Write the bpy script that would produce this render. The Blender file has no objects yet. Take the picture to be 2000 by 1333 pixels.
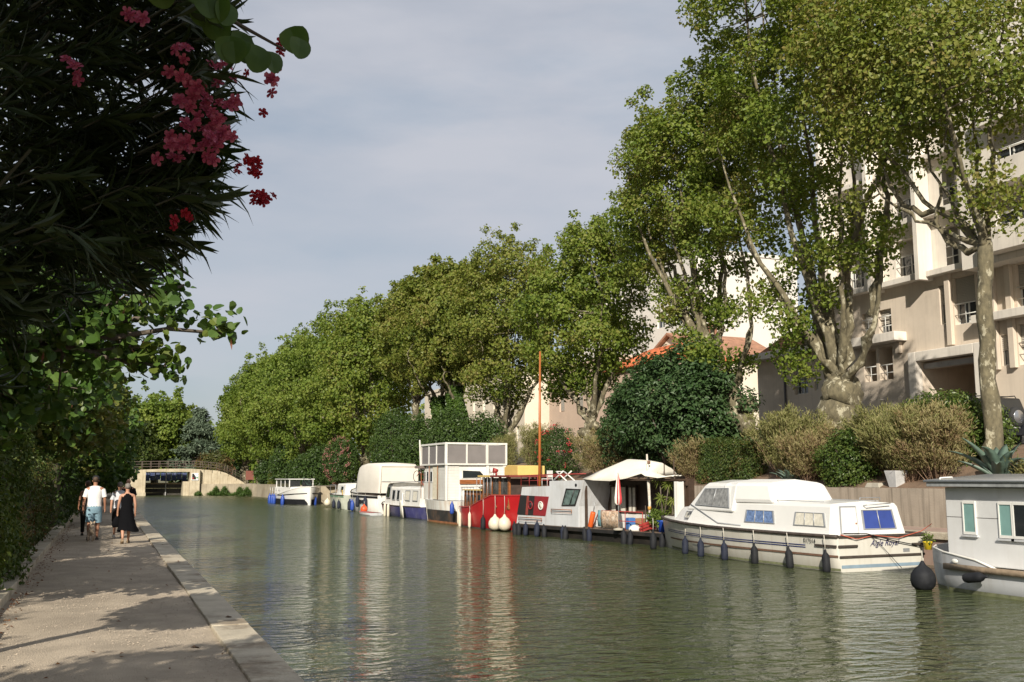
import bpy, math, random
import numpy as np
from mathutils import Vector, Matrix

S = bpy.context.scene
COL = S.collection
rad = math.radians

# ---------------------------------------------------------------- camera, sky, sun, exposure
cd = bpy.data.cameras.new('camera')
cd.sensor_width = 36.0
cd.lens = 35.0
cd.clip_end = 4000
cam = bpy.data.objects.new('camera', cd)
COL.objects.link(cam)
cam.location = (0, 0, 2.3)
cam.rotation_euler = (rad(90 + 7.864), 0, rad(-22.053))
S.camera = cam

SUN_AZ, SUN_EL = 209.0, 29.0        # azimuth clockwise from +Y, elevation
W = bpy.data.worlds.new('World')
S.world = W
W.use_nodes = True
wn, wl = W.node_tree.nodes, W.node_tree.links
for n in list(wn):
    wn.remove(n)
sky = wn.new('ShaderNodeTexSky')
sky.sky_type = 'NISHITA'
sky.sun_disc = False
sky.sun_elevation = rad(SUN_EL)
sky.sun_rotation = rad(SUN_AZ)
sky.dust_density = 2.0
skys = wn.new('ShaderNodeMix'); skys.data_type = 'RGBA'; skys.blend_type = 'MULTIPLY'
skys.inputs[0].default_value = 1.0
wl.new(sky.outputs[0], skys.inputs[6]); skys.inputs[7].default_value = (.62, .68, .66, 1)
tc = wn.new('ShaderNodeTexCoord')
mp = wn.new('ShaderNodeMapping'); mp.inputs['Scale'].default_value = (1.6, 1.6, 5.5)
nz = wn.new('ShaderNodeTexNoise'); nz.inputs['Scale'].default_value = 1.7
nz.inputs['Detail'].default_value = 7; nz.inputs['Roughness'].default_value = .52
rp = wn.new('ShaderNodeValToRGB')
rp.color_ramp.elements[0].position = .34; rp.color_ramp.elements[0].color = (.66, .66, .66, 1)
rp.color_ramp.elements[1].position = .62; rp.color_ramp.elements[1].color = (1, 1, 1, 1)
sx = wn.new('ShaderNodeSeparateXYZ')
zr = wn.new('ShaderNodeMapRange'); zr.inputs[1].default_value = 0.0; zr.inputs[2].default_value = .42
zr.inputs[3].default_value = .80; zr.inputs[4].default_value = 1.0
mm = wn.new('ShaderNodeMath'); mm.operation = 'MULTIPLY'
mx = wn.new('ShaderNodeMix'); mx.data_type = 'RGBA'
bg = wn.new('ShaderNodeBackground'); bg.inputs[1].default_value = .1
ow = wn.new('ShaderNodeOutputWorld')
wl.new(tc.outputs['Generated'], mp.inputs[0]); wl.new(mp.outputs[0], nz.inputs[0]); wl.new(nz.outputs[0], rp.inputs[0])
wl.new(tc.outputs['Generated'], sx.inputs[0]); wl.new(sx.outputs[2], zr.inputs[0])
wl.new(rp.outputs[0], mm.inputs[0]); wl.new(zr.outputs[0], mm.inputs[1])
wl.new(mm.outputs[0], mx.inputs[0]); wl.new(skys.outputs[2], mx.inputs[6])
mx.inputs[7].default_value = (4.25, 4.36, 4.85, 1)      # thin high veil of grey cloud
nz2 = wn.new('ShaderNodeTexNoise'); nz2.inputs['Scale'].default_value = 2.4; nz2.inputs['Detail'].default_value = 8; nz2.inputs['Roughness'].default_value = .55
mp2_ = wn.new('ShaderNodeMapping'); mp2_.inputs['Scale'].default_value = (1.2, 1.2, 4.2); mp2_.inputs['Location'].default_value = (3.1, .7, .4)
wl.new(tc.outputs['Generated'], mp2_.inputs[0]); wl.new(mp2_.outputs[0], nz2.inputs[0])
rp2 = wn.new('ShaderNodeValToRGB'); rp2.color_ramp.elements[0].position = .52; rp2.color_ramp.elements[1].position = .66; rp2.color_ramp.elements[1].color = (.8, .8, .8, 1)
mc = wn.new('ShaderNodeMix'); mc.data_type = 'RGBA'; mc.inputs[6].default_value = (4.3, 4.42, 4.88, 1); mc.inputs[7].default_value = (3.55, 3.95, 4.6, 1)
wl.new(nz2.outputs[0], rp2.inputs[0]); wl.new(rp2.outputs[0], mc.inputs[0]); wl.new(mc.outputs[2], mx.inputs[7])
wl.new(mx.outputs[2], bg.inputs[0]); wl.new(bg.outputs[0], ow.inputs[0])

sd = bpy.data.lights.new('sun', 'SUN'); sd.energy = 5.0; sd.angle = rad(.55); sd.color = (1.0, .925, .80)
so = bpy.data.objects.new('sun', sd); COL.objects.link(so)
_a, _e = rad(SUN_AZ), rad(SUN_EL)
SUNDIR = Vector((math.sin(_a) * math.cos(_e), math.cos(_a) * math.cos(_e), math.sin(_e)))
so.rotation_euler = SUNDIR.to_track_quat('Z', 'Y').to_euler()
so.location = (-40, -60, 60)

vs_ = S.view_settings
vs_.view_transform = 'Standard'; vs_.look = 'None'; vs_.gamma = 1; vs_.exposure = .42
vs_.use_curve_mapping = False

# ---------------------------------------------------------------- helpers
def tag(o, label=None, cat=None, group=None, kind=None):
    if label: o['label'] = label
    if cat: o['category'] = cat
    if group: o['group'] = group
    if kind: o['kind'] = kind
    return o

def empty(name, loc=(0, 0, 0), rz=0, label=None, cat=None, group=None):
    o = bpy.data.objects.new(name, None); COL.objects.link(o)
    o.location = loc; o.rotation_euler = (0, 0, rz); o.empty_display_size = .2
    return tag(o, label, cat, group)

def copy_tree(o, parent=None):
    c = o.copy(); COL.objects.link(c); c.parent = parent
    for ch in o.children:
        copy_tree(ch, c)
    return c

def link_mesh(name, me, mat, parent=None):
    o = bpy.data.objects.new(name, me); COL.objects.link(o)
    if mat is not None and not me.materials: me.materials.append(mat)
    if parent is not None: o.parent = parent
    return o

class MB:
    def __init__(s): s.v = []; s.f = []; s.sm = []
    def add(s, vs, fs, smooth=False):
        k = len(s.v)
        s.v += [tuple(map(float, p)) for p in vs]
        for f in fs:
            s.f.append(tuple(i + k for i in f)); s.sm.append(smooth)
        return s
    def box(s, x0, x1, y0, y1, z0, z1):
        vs = [(x, y, z) for z in (z0, z1) for y in (y0, y1) for x in (x0, x1)]
        return s.add(vs, [(0, 2, 3, 1), (4, 5, 7, 6), (0, 1, 5, 4), (2, 6, 7, 3), (0, 4, 6, 2), (1, 3, 7, 5)])
    def hexa(s, b, t):                       # 4 bottom points, 4 top points
        return s.add(list(b) + list(t), [(0, 3, 2, 1), (4, 5, 6, 7), (0, 1, 5, 4), (1, 2, 6, 5), (2, 3, 7, 6), (3, 0, 4, 7)])
    def prism(s, poly, axis, a0, a1):        # polygon in the two other axes, extruded along axis
        n = len(poly); vs = []
        for a in (a0, a1):
            for p, q in poly:
                vs.append({0: (a, p, q), 1: (p, a, q), 2: (p, q, a)}[axis])
        fs = [tuple(range(n))[::-1], tuple(range(n, 2 * n))] + [(i, (i + 1) % n, n + (i + 1) % n, n + i) for i in range(n)]
        return s.add(vs, fs)
    def tube(s, pts, r, n=8, cap=True, smooth=True):
        pts = [Vector(p) for p in pts]; m = len(pts)
        rr = r if hasattr(r, '__len__') else [r] * m
        vs = []; up = None
        for i, p in enumerate(pts):
            t = (pts[min(i + 1, m - 1)] - pts[max(i - 1, 0)])
            t = t.normalized() if t.length > 1e-9 else Vector((0, 0, 1))
            if up is None: up = Vector((0, 0, 1)) if abs(t.z) < .9 else Vector((1, 0, 0))
            a = up - t * up.dot(t)
            if a.length < 1e-5: a = t.orthogonal()
            a.normalize(); up = a; b = t.cross(a)
            for k in range(n):
                w = 2 * math.pi * k / n
                vs.append(p + (a * math.cos(w) + b * math.sin(w)) * rr[i])
        fs = [(i * n + k, i * n + (k + 1) % n, (i + 1) * n + (k + 1) % n, (i + 1) * n + k) for i in range(m - 1) for k in range(n)]
        s.add(vs, fs, smooth)
        if cap:
            k = len(s.v) - n * m
            s.f.append(tuple(k + i for i in range(n))[::-1]); s.sm.append(False)
            s.f.append(tuple(k + (m - 1) * n + i for i in range(n))); s.sm.append(False)
        return s
    def cyl(s, p0, p1, r, r1=None, n=10, smooth=True):
        return s.tube([p0, p1], [r, r if r1 is None else r1], n, True, smooth)
    def lathe(s, prof, c=(0, 0, 0), n=14, axis=2, smooth=True, sx=1, sy=1):
        vs = []; m = len(prof)
        for r, h in prof:
            for k in range(n):
                w = 2 * math.pi * k / n; a, b = r * math.cos(w) * sx, r * math.sin(w) * sy
                p = {2: (a, b, h), 1: (a, h, b), 0: (h, a, b)}[axis]
                vs.append((p[0] + c[0], p[1] + c[1], p[2] + c[2]))
        fs = [(i * n + k, i * n + (k + 1) % n, (i + 1) * n + (k + 1) % n, (i + 1) * n + k) for i in range(m - 1) for k in range(n)]
        fs += [tuple(range(n))[::-1], tuple((m - 1) * n + k for k in range(n))]
        return s.add(vs, fs, smooth)
    def loft(s, secs, closed=False, caps=True, smooth=True):
        m = len(secs); n = len(secs[0]); vs = [p for q in secs for p in q]
        kk = n if closed else n - 1
        fs = [(i * n + k, i * n + (k + 1) % n, (i + 1) * n + (k + 1) % n, (i + 1) * n + k) for i in range(m - 1) for k in range(kk)]
        s.add(vs, fs, smooth)
        if caps:
            k = len(s.v) - n * m
            s.f.append(tuple(k + i for i in range(n))[::-1]); s.sm.append(False)
            s.f.append(tuple(k + (m - 1) * n + i for i in range(n))); s.sm.append(False)
        return s
    def ball(s, c, r, n=12, m=8):
        rx, ry, rz = r if hasattr(r, '__len__') else (r, r, r)
        prof = [(max(math.sin(math.pi * i / m), .02), -math.cos(math.pi * i / m)) for i in range(m + 1)]
        vs = []
        for q, h in prof:
            for k in range(n):
                w = 2 * math.pi * k / n
                vs.append((c[0] + rx * q * math.cos(w), c[1] + ry * q * math.sin(w), c[2] + rz * h))
        fs = [(i * n + k, i * n + (k + 1) % n, (i + 1) * n + (k + 1) % n, (i + 1) * n + k) for i in range(m) for k in range(n)]
        fs += [tuple(range(n))[::-1], tuple(m * n + k for k in range(n))]
        return s.add(vs, fs, True)
    def mesh(s, name, mat):
        me = bpy.data.meshes.new(name); me.from_pydata(s.v, [], s.f); me.update()
        me.polygons.foreach_set('use_smooth', s.sm)
        if mat is not None: me.materials.append(mat)
        return me
    def build(s, name, mat, parent=None, bev=0, fix=True):
        me = s.mesh(name, mat)
        o = link_mesh(name, me, None, parent)
        if fix:
            import bmesh
            b = bmesh.new(); b.from_mesh(me); bmesh.ops.recalc_face_normals(b, faces=b.faces); b.to_mesh(me); b.free()
        if bev:
            m = o.modifiers.new('bevel', 'BEVEL'); m.width = bev; m.segments = 2; m.limit_method = 'ANGLE'; m.angle_limit = rad(40)
        return o

def box(name, mat, parent, x0, x1, y0, y1, z0, z1, bev=0):
    return MB().box(min(x0, x1), max(x0, x1), min(y0, y1), max(y0, y1), z0, z1).build(name, mat, parent, bev, False)

# ---------------------------------------------------------------- materials
_M = {}
def mat(name, col, rough=.6, var=.15, vs=3.0, bump=0.0, bs=25.0, metal=0.0, dirt=None, damt=.35, streak=None, scol=(.1, .08, .06), spec=.5, coat=0, wscale=(1, 1, 1), detail=5, dth=(.48, .68)):
    if name in _M: return _M[name]
    m = bpy.data.materials.new(name); m.use_nodes = True; _M[name] = m
    nt = m.node_tree; N, L = nt.nodes, nt.links
    p = N['Principled BSDF']
    p.inputs['Roughness'].default_value = rough; p.inputs['Metallic'].default_value = metal
    p.inputs['Specular IOR Level'].default_value = spec
    if coat: p.inputs['Coat Weight'].default_value = coat; p.inputs['Coat Roughness'].default_value = .1
    t = N.new('ShaderNodeTexCoord'); mpn = N.new('ShaderNodeMapping'); mpn.inputs['Scale'].default_value = wscale
    L.new(t.outputs['Object'], mpn.inputs[0])
    n1 = N.new('ShaderNodeTexNoise'); n1.inputs['Scale'].default_value = vs; n1.inputs['Detail'].default_value = detail
    n1.inputs['Roughness'].default_value = .6
    L.new(mpn.outputs[0], n1.inputs[0])
    r = N.new('ShaderNodeValToRGB'); L.new(n1.outputs[0], r.inputs[0])
    e = r.color_ramp.elements
    e[0].position = .3; e[1].position = .7
    e[0].color = tuple(c * (1 - var) for c in col) + (1,); e[1].color = tuple(min(c * (1 + var), 1) for c in col) + (1,)
    out = r.outputs[0]
    def over(colr, fac_out, amt):
        nonlocal out
        k = N.new('ShaderNodeMix'); k.data_type = 'RGBA'
        q = N.new('ShaderNodeMath'); q.operation = 'MULTIPLY'; q.inputs[1].default_value = amt
        L.new(fac_out, q.inputs[0]); L.new(q.outputs[0], k.inputs[0]); L.new(out, k.inputs[6]); k.inputs[7].default_value = tuple(colr) + (1,)
        out = k.outputs[2]
    if dirt:
        n2 = N.new('ShaderNodeTexNoise'); n2.inputs['Scale'].default_value = vs * .45; n2.inputs['Detail'].default_value = 8; n2.inputs['Roughness'].default_value = .7
        L.new(mpn.outputs[0], n2.inputs[0])
        r2 = N.new('ShaderNodeValToRGB'); r2.color_ramp.elements[0].position = dth[0]; r2.color_ramp.elements[1].position = dth[1]
        L.new(n2.outputs[0], r2.inputs[0]); over(dirt, r2.outputs[0], damt)
    if streak:
        mp2 = N.new('ShaderNodeMapping'); mp2.inputs['Scale'].default_value = (6, 6, .35)
        L.new(t.outputs['Object'], mp2.inputs[0])
        n3 = N.new('ShaderNodeTexNoise'); n3.inputs['Scale'].default_value = 1.0; n3.inputs['Detail'].default_value = 6
        L.new(mp2.outputs[0], n3.inputs[0])
        r3 = N.new('ShaderNodeValToRGB'); r3.color_ramp.elements[0].position = .5; r3.color_ramp.elements[1].position = .75
        L.new(n3.outputs[0], r3.inputs[0]); over(scol, r3.outputs[0], streak)
    L.new(out, p.inputs['Base Color'])
    if bump:
        nb = N.new('ShaderNodeTexNoise'); nb.inputs['Scale'].default_value = bs; nb.inputs['Detail'].default_value = 6
        L.new(mpn.outputs[0], nb.inputs[0])
        b = N.new('ShaderNodeBump'); b.inputs['Strength'].default_value = bump; b.inputs['Distance'].default_value = .03
        L.new(nb.outputs[0], b.inputs['Height']); L.new(b.outputs[0], p.inputs['Normal'])
    return m

def leafmat(name, cols, trans=.3, rough=.5, clump=.35, spec=.3, ccol=None):
    """leaf colour picked per leaf, drifting softly through the crown"""
    if name in _M: return _M[name]
    m = bpy.data.materials.new(name); m.use_nodes = True; _M[name] = m
    nt = m.node_tree; N, L = nt.nodes, nt.links
    p = N['Principled BSDF']; p.inputs['Roughness'].default_value = rough; p.inputs['Specular IOR Level'].default_value = spec
    g = N.new('ShaderNodeNewGeometry'); t = N.new('ShaderNodeTexCoord')
    nz = N.new('ShaderNodeTexNoise'); nz.inputs['Scale'].default_value = clump; nz.inputs['Detail'].default_value = 3
    L.new(t.outputs['Object'], nz.inputs[0])
    a = N.new('ShaderNodeMath'); a.operation = 'MULTIPLY_ADD'; a.inputs[1].default_value = .62
    L.new(g.outputs['Random Per Island'], a.inputs[0])
    b = N.new('ShaderNodeMath'); b.operation = 'MULTIPLY_ADD'; b.inputs[1].default_value = 1.3; b.inputs[2].default_value = -.45
    L.new(nz.outputs[0], b.inputs[0]); L.new(b.outputs[0], a.inputs[2])
    r = N.new('ShaderNodeValToRGB'); L.new(a.outputs[0], r.inputs[0])
    el = r.color_ramp.elements
    while len(el) < len(cols): el.new(.5)
    for i, c in enumerate(cols):
        el[i].position = i / (len(cols) - 1); el[i].color = tuple(c) + (1,)
    L.new(r.outputs[0], p.inputs['Base Color'])
    tr = N.new('ShaderNodeBsdfTranslucent'); br = N.new('ShaderNodeMix'); br.data_type = 'RGBA'; br.blend_type = 'MULTIPLY'
    br.inputs[0].default_value = 1; L.new(r.outputs[0], br.inputs[6]); br.inputs[7].default_value = (1.25, 1.3, .6, 1)
    L.new(br.outputs[2], tr.inputs[0])
    ms = N.new('ShaderNodeMixShader'); ms.inputs[0].default_value = trans
    L.new(p.outputs[0], ms.inputs[1]); L.new(tr.outputs[0], ms.inputs[2])
    L.new(ms.outputs[0], N['Material Output'].inputs[0])
    return m

def glassmat(name, col, rough=.05):
    return mat(name, col, rough, .2, 1.5, spec=.8)

# ---------------------------------------------------------------- leaves
def unit(a): return a / np.maximum(np.linalg.norm(a, axis=1, keepdims=True), 1e-9)

def leaf_arrays(p, nrm, t, L, Wd, fold=.18, droop=0.0):
    """one folded four-cornered leaf per point"""
    t = unit(t - nrm * (t * nrm).sum(1, keepdims=True)); b = np.cross(nrm, t)
    L = L[:, None]; Wd = Wd[:, None]
    m = p + t * L * .48
    tip = p + t * L; tip[:, 2] -= droop * L[:, 0]
    V = np.stack([p, m + b * Wd * .5 + nrm * L * fold, tip, m - b * Wd * .5 + nrm * L * fold], 1).reshape(-1, 3)
    F = np.arange(len(V)).reshape(-1, 4)
    return V, F

def mesh_np(name, V, F, mat, smooth=False):
    me = bpy.data.meshes.new(name)
    me.from_pydata(V.astype(np.float32), [], F.astype(np.int32)); me.update()
    me.materials.append(mat)
    return me

def cloud(rng, cent, crad, n, size, aspect=.75, up=.5, outw=.0, squash=.85, tdir=None, centre=None, jit=.35):
    """n leaves scattered round the given cluster centres"""
    cent = np.asarray(cent, float); crad = np.broadcast_to(np.asarray(crad, float), (len(cent),))
    w = crad ** 2; idx = rng.choice(len(cent), n, p=w / w.sum())
    d = unit(rng.normal(size=(n, 3))) * (rng.random((n, 1)) ** .45)
    d[:, 2] *= squash
    p = cent[idx] + d * crad[idx, None]
    nr = rng.normal(size=(n, 3)) * .6 + np.array([0, 0, up]) + d * outw
    if centre is not None: nr += unit(p - centre) * outw
    nr = unit(nr)
    t = rng.normal(size=(n, 3)) if tdir is None else np.asarray(tdir) + rng.normal(size=(n, 3)) * jit
    L = size * (.65 + .7 * rng.random(n))
    return leaf_arrays(p, nr, t, L, L * aspect)

def blob_points(rng, blobs, n, shell=.55):
    """points in a union of ellipsoids (cx,cy,cz,rx,ry,rz), denser near the skin"""
    bl = np.array(blobs, float); vol = bl[:, 3] * bl[:, 4] * bl[:, 5]; k = rng.choice(len(bl), n, p=vol / vol.sum())
    d = unit(rng.normal(size=(n, 3))) * (shell + (1 - shell) * rng.random((n, 1)) ** .6)
    return bl[k, :3] + d * bl[k, 3:]

def thin(rng, pts, dmin):
    out = []
    for p in pts:
        if not out or np.min(((np.array(out) - p) ** 2).sum(1)) > dmin * dmin: out.append(p)
    return np.array(out)
# ---------------------------------------------------------------- the setting
concrete = mat('concrete', (.36, .33, .27), .85, .18, 1.2, .25, 30, dirt=(.20, .17, .12), damt=.5, streak=.35, scol=(.14, .12, .09))
coping_m = mat('coping concrete', (.45, .395, .30), .85, .18, 2.5, .5, 40, dirt=(.17, .125, .08), damt=.75, dth=(.5, .62))
gravel_m = mat('path gravel', (.41, .34, .255), .95, .2, 1.6, .9, 60, dirt=(.27, .22, .165), damt=.65)
soil = mat('soil', (.15, .10, .065), .95, .35, 2, .8, 18, dirt=(.22, .12, .07), damt=.5)
grassy = mat('rough ground', (.13, .12, .06), .95, .4, .8, .6, 12)
asphalt = mat('asphalt', (.06, .058, .055), .9, .2, 2, .3, 60)
redquay = mat('quay paving', (.30, .20, .16), .9, .2, 1.5, .3, 30, dirt=(.3, .26, .21), damt=.6)

def sheet(name, m, x0, x1, y0, y1, z, kind='structure'):
    o = MB().add([(x0, y0, z), (x1, y0, z), (x1, y1, z), (x0, y1, z)], [(0, 1, 2, 3)]).build(name, m, None, 0, False)
    return tag(o, kind=kind)

sheet('ground', grassy, -2000, 2000, -2000, 3000, -2.6)
sheet('left_bank_ground', soil, -300, -1.22, -60, 144, .5)
# towpath with a faintly uneven surface
rng = np.random.default_rng(3)
ny, nx = 260, 14
ys = np.linspace(0, 1, ny) ** 1.6 * 156 - 12; xs = np.linspace(-1.25, 1.262, nx)
gx, gy = np.meshgrid(xs, ys)
gz = .55 + .012 * np.sin(gx * 2.3 + gy * .7) + .01 * np.sin(gy * 1.9 + gx) - .012 * (gx / 1.2) ** 2 + rng.normal(0, .0025, gx.shape)
V = np.stack([gx, gy, gz], -1).reshape(-1, 3)
I = np.arange(ny * nx).reshape(ny, nx)
F = np.stack([I[:-1, :-1], I[:-1, 1:], I[1:, 1:], I[1:, :-1]], -1).reshape(-1, 4)
towpath = tag(link_mesh('towpath', mesh_np('towpath', V, F, gravel_m), None), kind='structure')

# canal edge: quay body with single coping slabs on it
quay = MB().box(1.27, 1.66, -40, 144, -2.5, .44).build('canal_edge_wall', concrete)
tag(quay, kind='structure')
random.seed(5)
y = -12.0; k = 0
while y < 143:
    L = random.uniform(2.2, 2.7) if y < 70 else 5.0
    dz = random.uniform(-.006, .006); dx = random.uniform(-.008, .008)
    MB().box(1.268 + dx, 1.70 + dx, y, y + L - .018, .445, .572 + dz).build('coping_slab', coping_m, quay, .012, False)
    y += L
# left kerb stones with the step near the camera
kerb = tag(MB().box(-1.43, -1.32, -12, 120, .2, .55).build('kerb', concrete), kind='structure')
y = -8.0
while y < 110:
    L = 1.0 if y < 40 else 4.0
    up = .16 if y < 12.4 else .11
    xo = .10 if y < 12.4 else 0
    MB().box(-1.40 + xo - .12, -1.22 + xo, y, y + L - .015, .48, .55 + up + random.uniform(-.012, .012)).build('kerb_stone', coping_m, kerb, .012, False)
    y += L

# water
wm = bpy.data.materials.new('canal water'); wm.use_nodes = True
N, Lk = wm.node_tree.nodes, wm.node_tree.links
p = N['Principled BSDF']; p.inputs['Base Color'].default_value = (.046, .057, .022, 1); p.inputs['Roughness'].default_value = .07
p.inputs['IOR'].default_value = 1.33
t = N.new('ShaderNodeTexCoord')
hs = []
for sc, dist, mapping in ((.9, .42, (1.0, 1.9, 1)), (2.6, .46, (.8, 1.6, 1)), (8, .05, (1, 1.3, 1)), (.16, 0, (1, .6, 1))):
    mpn = N.new('ShaderNodeMapping'); mpn.inputs['Scale'].default_value = mapping; mpn.inputs['Rotation'].default_value = (0, 0, rad(24))
    nn = N.new('ShaderNodeTexNoise'); nn.inputs['Scale'].default_value = sc; nn.inputs['Detail'].default_value = 3; nn.inputs['Distortion'].default_value = .6
    Lk.new(t.outputs['Object'], mpn.inputs[0]); Lk.new(mpn.outputs[0], nn.inputs[0]); hs.append((nn, dist))
acc = None
for nn, dist in hs[:3]:
    q = N.new('ShaderNodeMath'); q.operation = 'MULTIPLY'; q.inputs[1].default_value = dist; Lk.new(nn.outputs[0], q.inputs[0])
    if acc is None: acc = q
    else:
        a = N.new('ShaderNodeMath'); a.operation = 'ADD'; Lk.new(acc.outputs[0], a.inputs[0]); Lk.new(q.outputs[0], a.inputs[1]); acc = a
patch = N.new('ShaderNodeMapRange'); patch.inputs[1].default_value = .35; patch.inputs[2].default_value = .65; patch.inputs[3].default_value = .55; patch.inputs[4].default_value = 1.15
Lk.new(hs[3][0].outputs[0], patch.inputs[0])
q = N.new('ShaderNodeMath'); q.operation = 'MULTIPLY'; Lk.new(acc.outputs[0], q.inputs[0]); Lk.new(patch.outputs[0], q.inputs[1])
b = N.new('ShaderNodeBump'); b.inputs['Strength'].default_value = 1.0; b.inputs['Distance'].default_value = .27
sxy = N.new('ShaderNodeSeparateXYZ'); Lk.new(t.outputs['Object'], sxy.inputs[0])      # wind ruffles the open far stretch
rgh = N.new('ShaderNodeMapRange'); rgh.inputs[1].default_value = 12; rgh.inputs[2].default_value = 80; rgh.inputs[3].default_value = .05; rgh.inputs[4].default_value = .24
Lk.new(sxy.outputs[1], rgh.inputs[0]); Lk.new(rgh.outputs[0], p.inputs['Roughness'])
Lk.new(q.outputs[0], b.inputs['Height']); Lk.new(b.outputs[0], p.inputs['Normal'])
tag(MB().add([(1.6, -40, 0), (23, -40, 0), (23, 148, 0), (1.6, 148, 0)], [(0, 1, 2, 3)]).build('water', wm, None, 0, False), kind='structure')

# right bank: low quay, retaining wall, planted slope, road
tag(MB().box(20.6, 23.02, -40, 92, -2.5, .85).build('low_quay', redquay, None, 0, False), kind='structure')
y = -10.0
lq = bpy.data.objects['low_quay']
while y < 92:
    MB().box(20.52, 21.0, y, y + 2.48, .70, .875).build('quay_edge_slab', coping_m, lq, .012, False); y += 2.5
rw = MB()
rw.box(23.0, 23.32, -40, 92, .5, 2.0)
ret = tag(rw.build('retaining_wall', mat('wall concrete', (.33, .28, .22), .9, .15, .8, .3, 20, dirt=(.17, .13, .09), damt=.6, streak=.85, scol=(.11, .09, .065))),
          'long weathered concrete retaining wall behind the moored boats', 'wall')
# slope up to the road
pro = [(23.30, 1.96), (24.2, 2.25), (25.5, 2.75), (27.0, 3.2), (28.2, 3.42), (60, 3.45), (400, 3.5)]
ysl = [-60, -20, 0, 10, 20, 30, 40, 50, 60, 70, 80, 92]
tag(MB().loft([[(x, yy, z + (.08 * math.sin(yy * .7 + x) if 23.5 < x < 28 else 0)) for x, z in pro] for yy in ysl], caps=False).build('planted_bank', soil, None, 0, False), kind='structure')
sheet('road', asphalt, 28.6, 35.2, -50, 92, 3.46)
# far quay: basin end, sweeping round to the bridge
fq = [(23.3, 91.9), (18.6, 93), (18.45, 110), (18.5, 122), (18.25, 133), (16.9, 139.5), (15.2, 142.6), (11.0, 143.8), (11.0, 160), (420, 160), (420, 91.9)]
far_q = tag(MB().prism(fq, 2, -2.5, 1.58).build('far_quay', mat('old quay stone', (.34, .29, .21), .9, .22, .7, .4, 9, dirt=(.16, .12, .07), damt=.6, streak=.5, scol=(.14, .11, .07))), kind='structure')
sheet('far_terrace', mat('sandy terrace', (.33, .27, .2), .95, .2, .5, .3, 10), 19, 400, 92.2, 160, 1.586)
tag(MB().prism([(-400, 144), (4.4, 144), (4.4, 152), (10.9, 152), (10.9, 160.0), (11, 160.2), (420, 160.2), (420, 900), (-400, 900)], 2, -2.5, 1.5).build('far_ground', grassy), kind='structure')

# ---------------------------------------------------------------- bridge with the lock gate under it
bc = mat('pale bridge concrete', (.46, .40, .29), .9, .14, 1.5, .3, 12, dirt=(.26, .2, .12), damt=.6, streak=.65, scol=(.22, .17, .11))
iron = mat('rusty iron', (.10, .075, .06), .7, .3, 8)
br = empty('footbridge', (8, 144, 0), 0, 'pale concrete footbridge with iron railing over the lock at the canal end', 'bridge')
def bpart(name, mb, m, bev=0):
    o = mb.build(name, m, br, bev); o.location = (-8, -144, 0); return o
top = [(2.2, 3.45), (3.6, 3.5), (5.0, 3.54), (7.9, 3.6), (10.8, 3.6), (12.4, 3.56), (14.4, 3.38), (15.6, 3.02), (16.8, 2.4), (18.2, 1.6)]
m = MB()
m.prism([(5.06, 3.18), (5.06, 3.5), (7.9, 3.61), (10.68, 3.62), (10.68, 3.2)], 1, 143.0, 147.0); bpart('deck', m, bc)
m = MB(); m.hexa([(2.9, 142.75, -2), (5.05, 142.75, -2), (5.05, 147, -2), (2.9, 147, -2)], [(2.4, 142.95, 3.42), (5.05, 142.95, 3.5), (5.05, 147, 3.5), (2.4, 147, 3.42)]); bpart('abutment', m, bc)
m = MB(); m.box(2.8, 5.12, 142.5, 143, -2, .45); bpart('footing', m, bc)
m = MB(); m.prism([(10.69, -2), (10.69, 3.62), (12.0, 3.55), (12.0, -2)], 1, 142.9, 147); bpart('abutment', m, bc)
m = MB(); m.box(9.9, 10.69, 143.6, 147, -2, 1.9); bpart('side_pier', m, bc)
m = MB(); m.prism([(12.0, 0), (12.0, 3.55), (14.4, 3.38), (15.6, 3.02), (16.8, 2.4), (18.3, 1.56), (18.3, 0)], 1, 143.7, 146.6); bpart('ramp_wall', m, bc)
m = MB()
for i in range(2):
    for zz in (.35, .7, 1.05):
        m.tube([(x, 143.2 + i * 3.4, z + zz) for x, z in top], .02, 5)
bpart('rails', m, iron)
for i in range(2):
    for j in range(15):
        x = 2.4 + j * 1.1
        z = np.interp(x, [q[0] for q in top], [q[1] for q in top])
        m = MB(); m.cyl((x, 143.2 + i * 3.4, z - .1), (x, 143.2 + i * 3.4, z + 1.08), .035, n=5); bpart('railing_post', m, iron)
lg = empty('lock_gate', (7.9, 147.6, 0), 0, 'dark timber lock gate with blue upper frame under the footbridge', 'lock gate')
wood_d = mat('wet black timber', (.028, .024, .018), .6, .4, 3, .4, 10, dirt=(.06, .06, .03))
blue_g = mat('lock blue paint', (.03, .05, .14), .6, .35, 2.5, dirt=(.25, .25, .25), damt=.5)
def lpart(name, m, ma):
    o = m.build(name, ma, lg); o.location = (-7.9, -147.6, 0); return o
for sgn in (0, 1):
    x0 = 5.06 + sgn * 2.83
    for j in range(5):
        m = MB(); m.box(x0 + .02, x0 + 2.79, 147.6 + .06 * (j % 2), 147.9, -1.5 + j * .62, -1.5 + j * .62 + .58); lpart('gate_timber', m, wood_d)
    for j in range(4):
        m = MB(); m.box(x0 + .06 + j * .7, x0 + .06 + j * .7 + .62, 148.1 + .2 * (j % 2), 148.3 + .2 * (j % 2), 1.95 + .1 * (j % 3), 3.1); lpart('blue_panel', m, blue_g)
m = MB(); m.box(5.06, 9.9, 147.4, 147.62, 1.52, 1.72); lpart('walkway', m, mat('old plank', (.25, .2, .13), .9, .3, 4))
m = MB(); m.box(7.8, 7.94, 147.3, 147.5, -1, 3.1); lpart('centre_post', m, mat('grey steel', (.3, .3, .3), .5))
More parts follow.
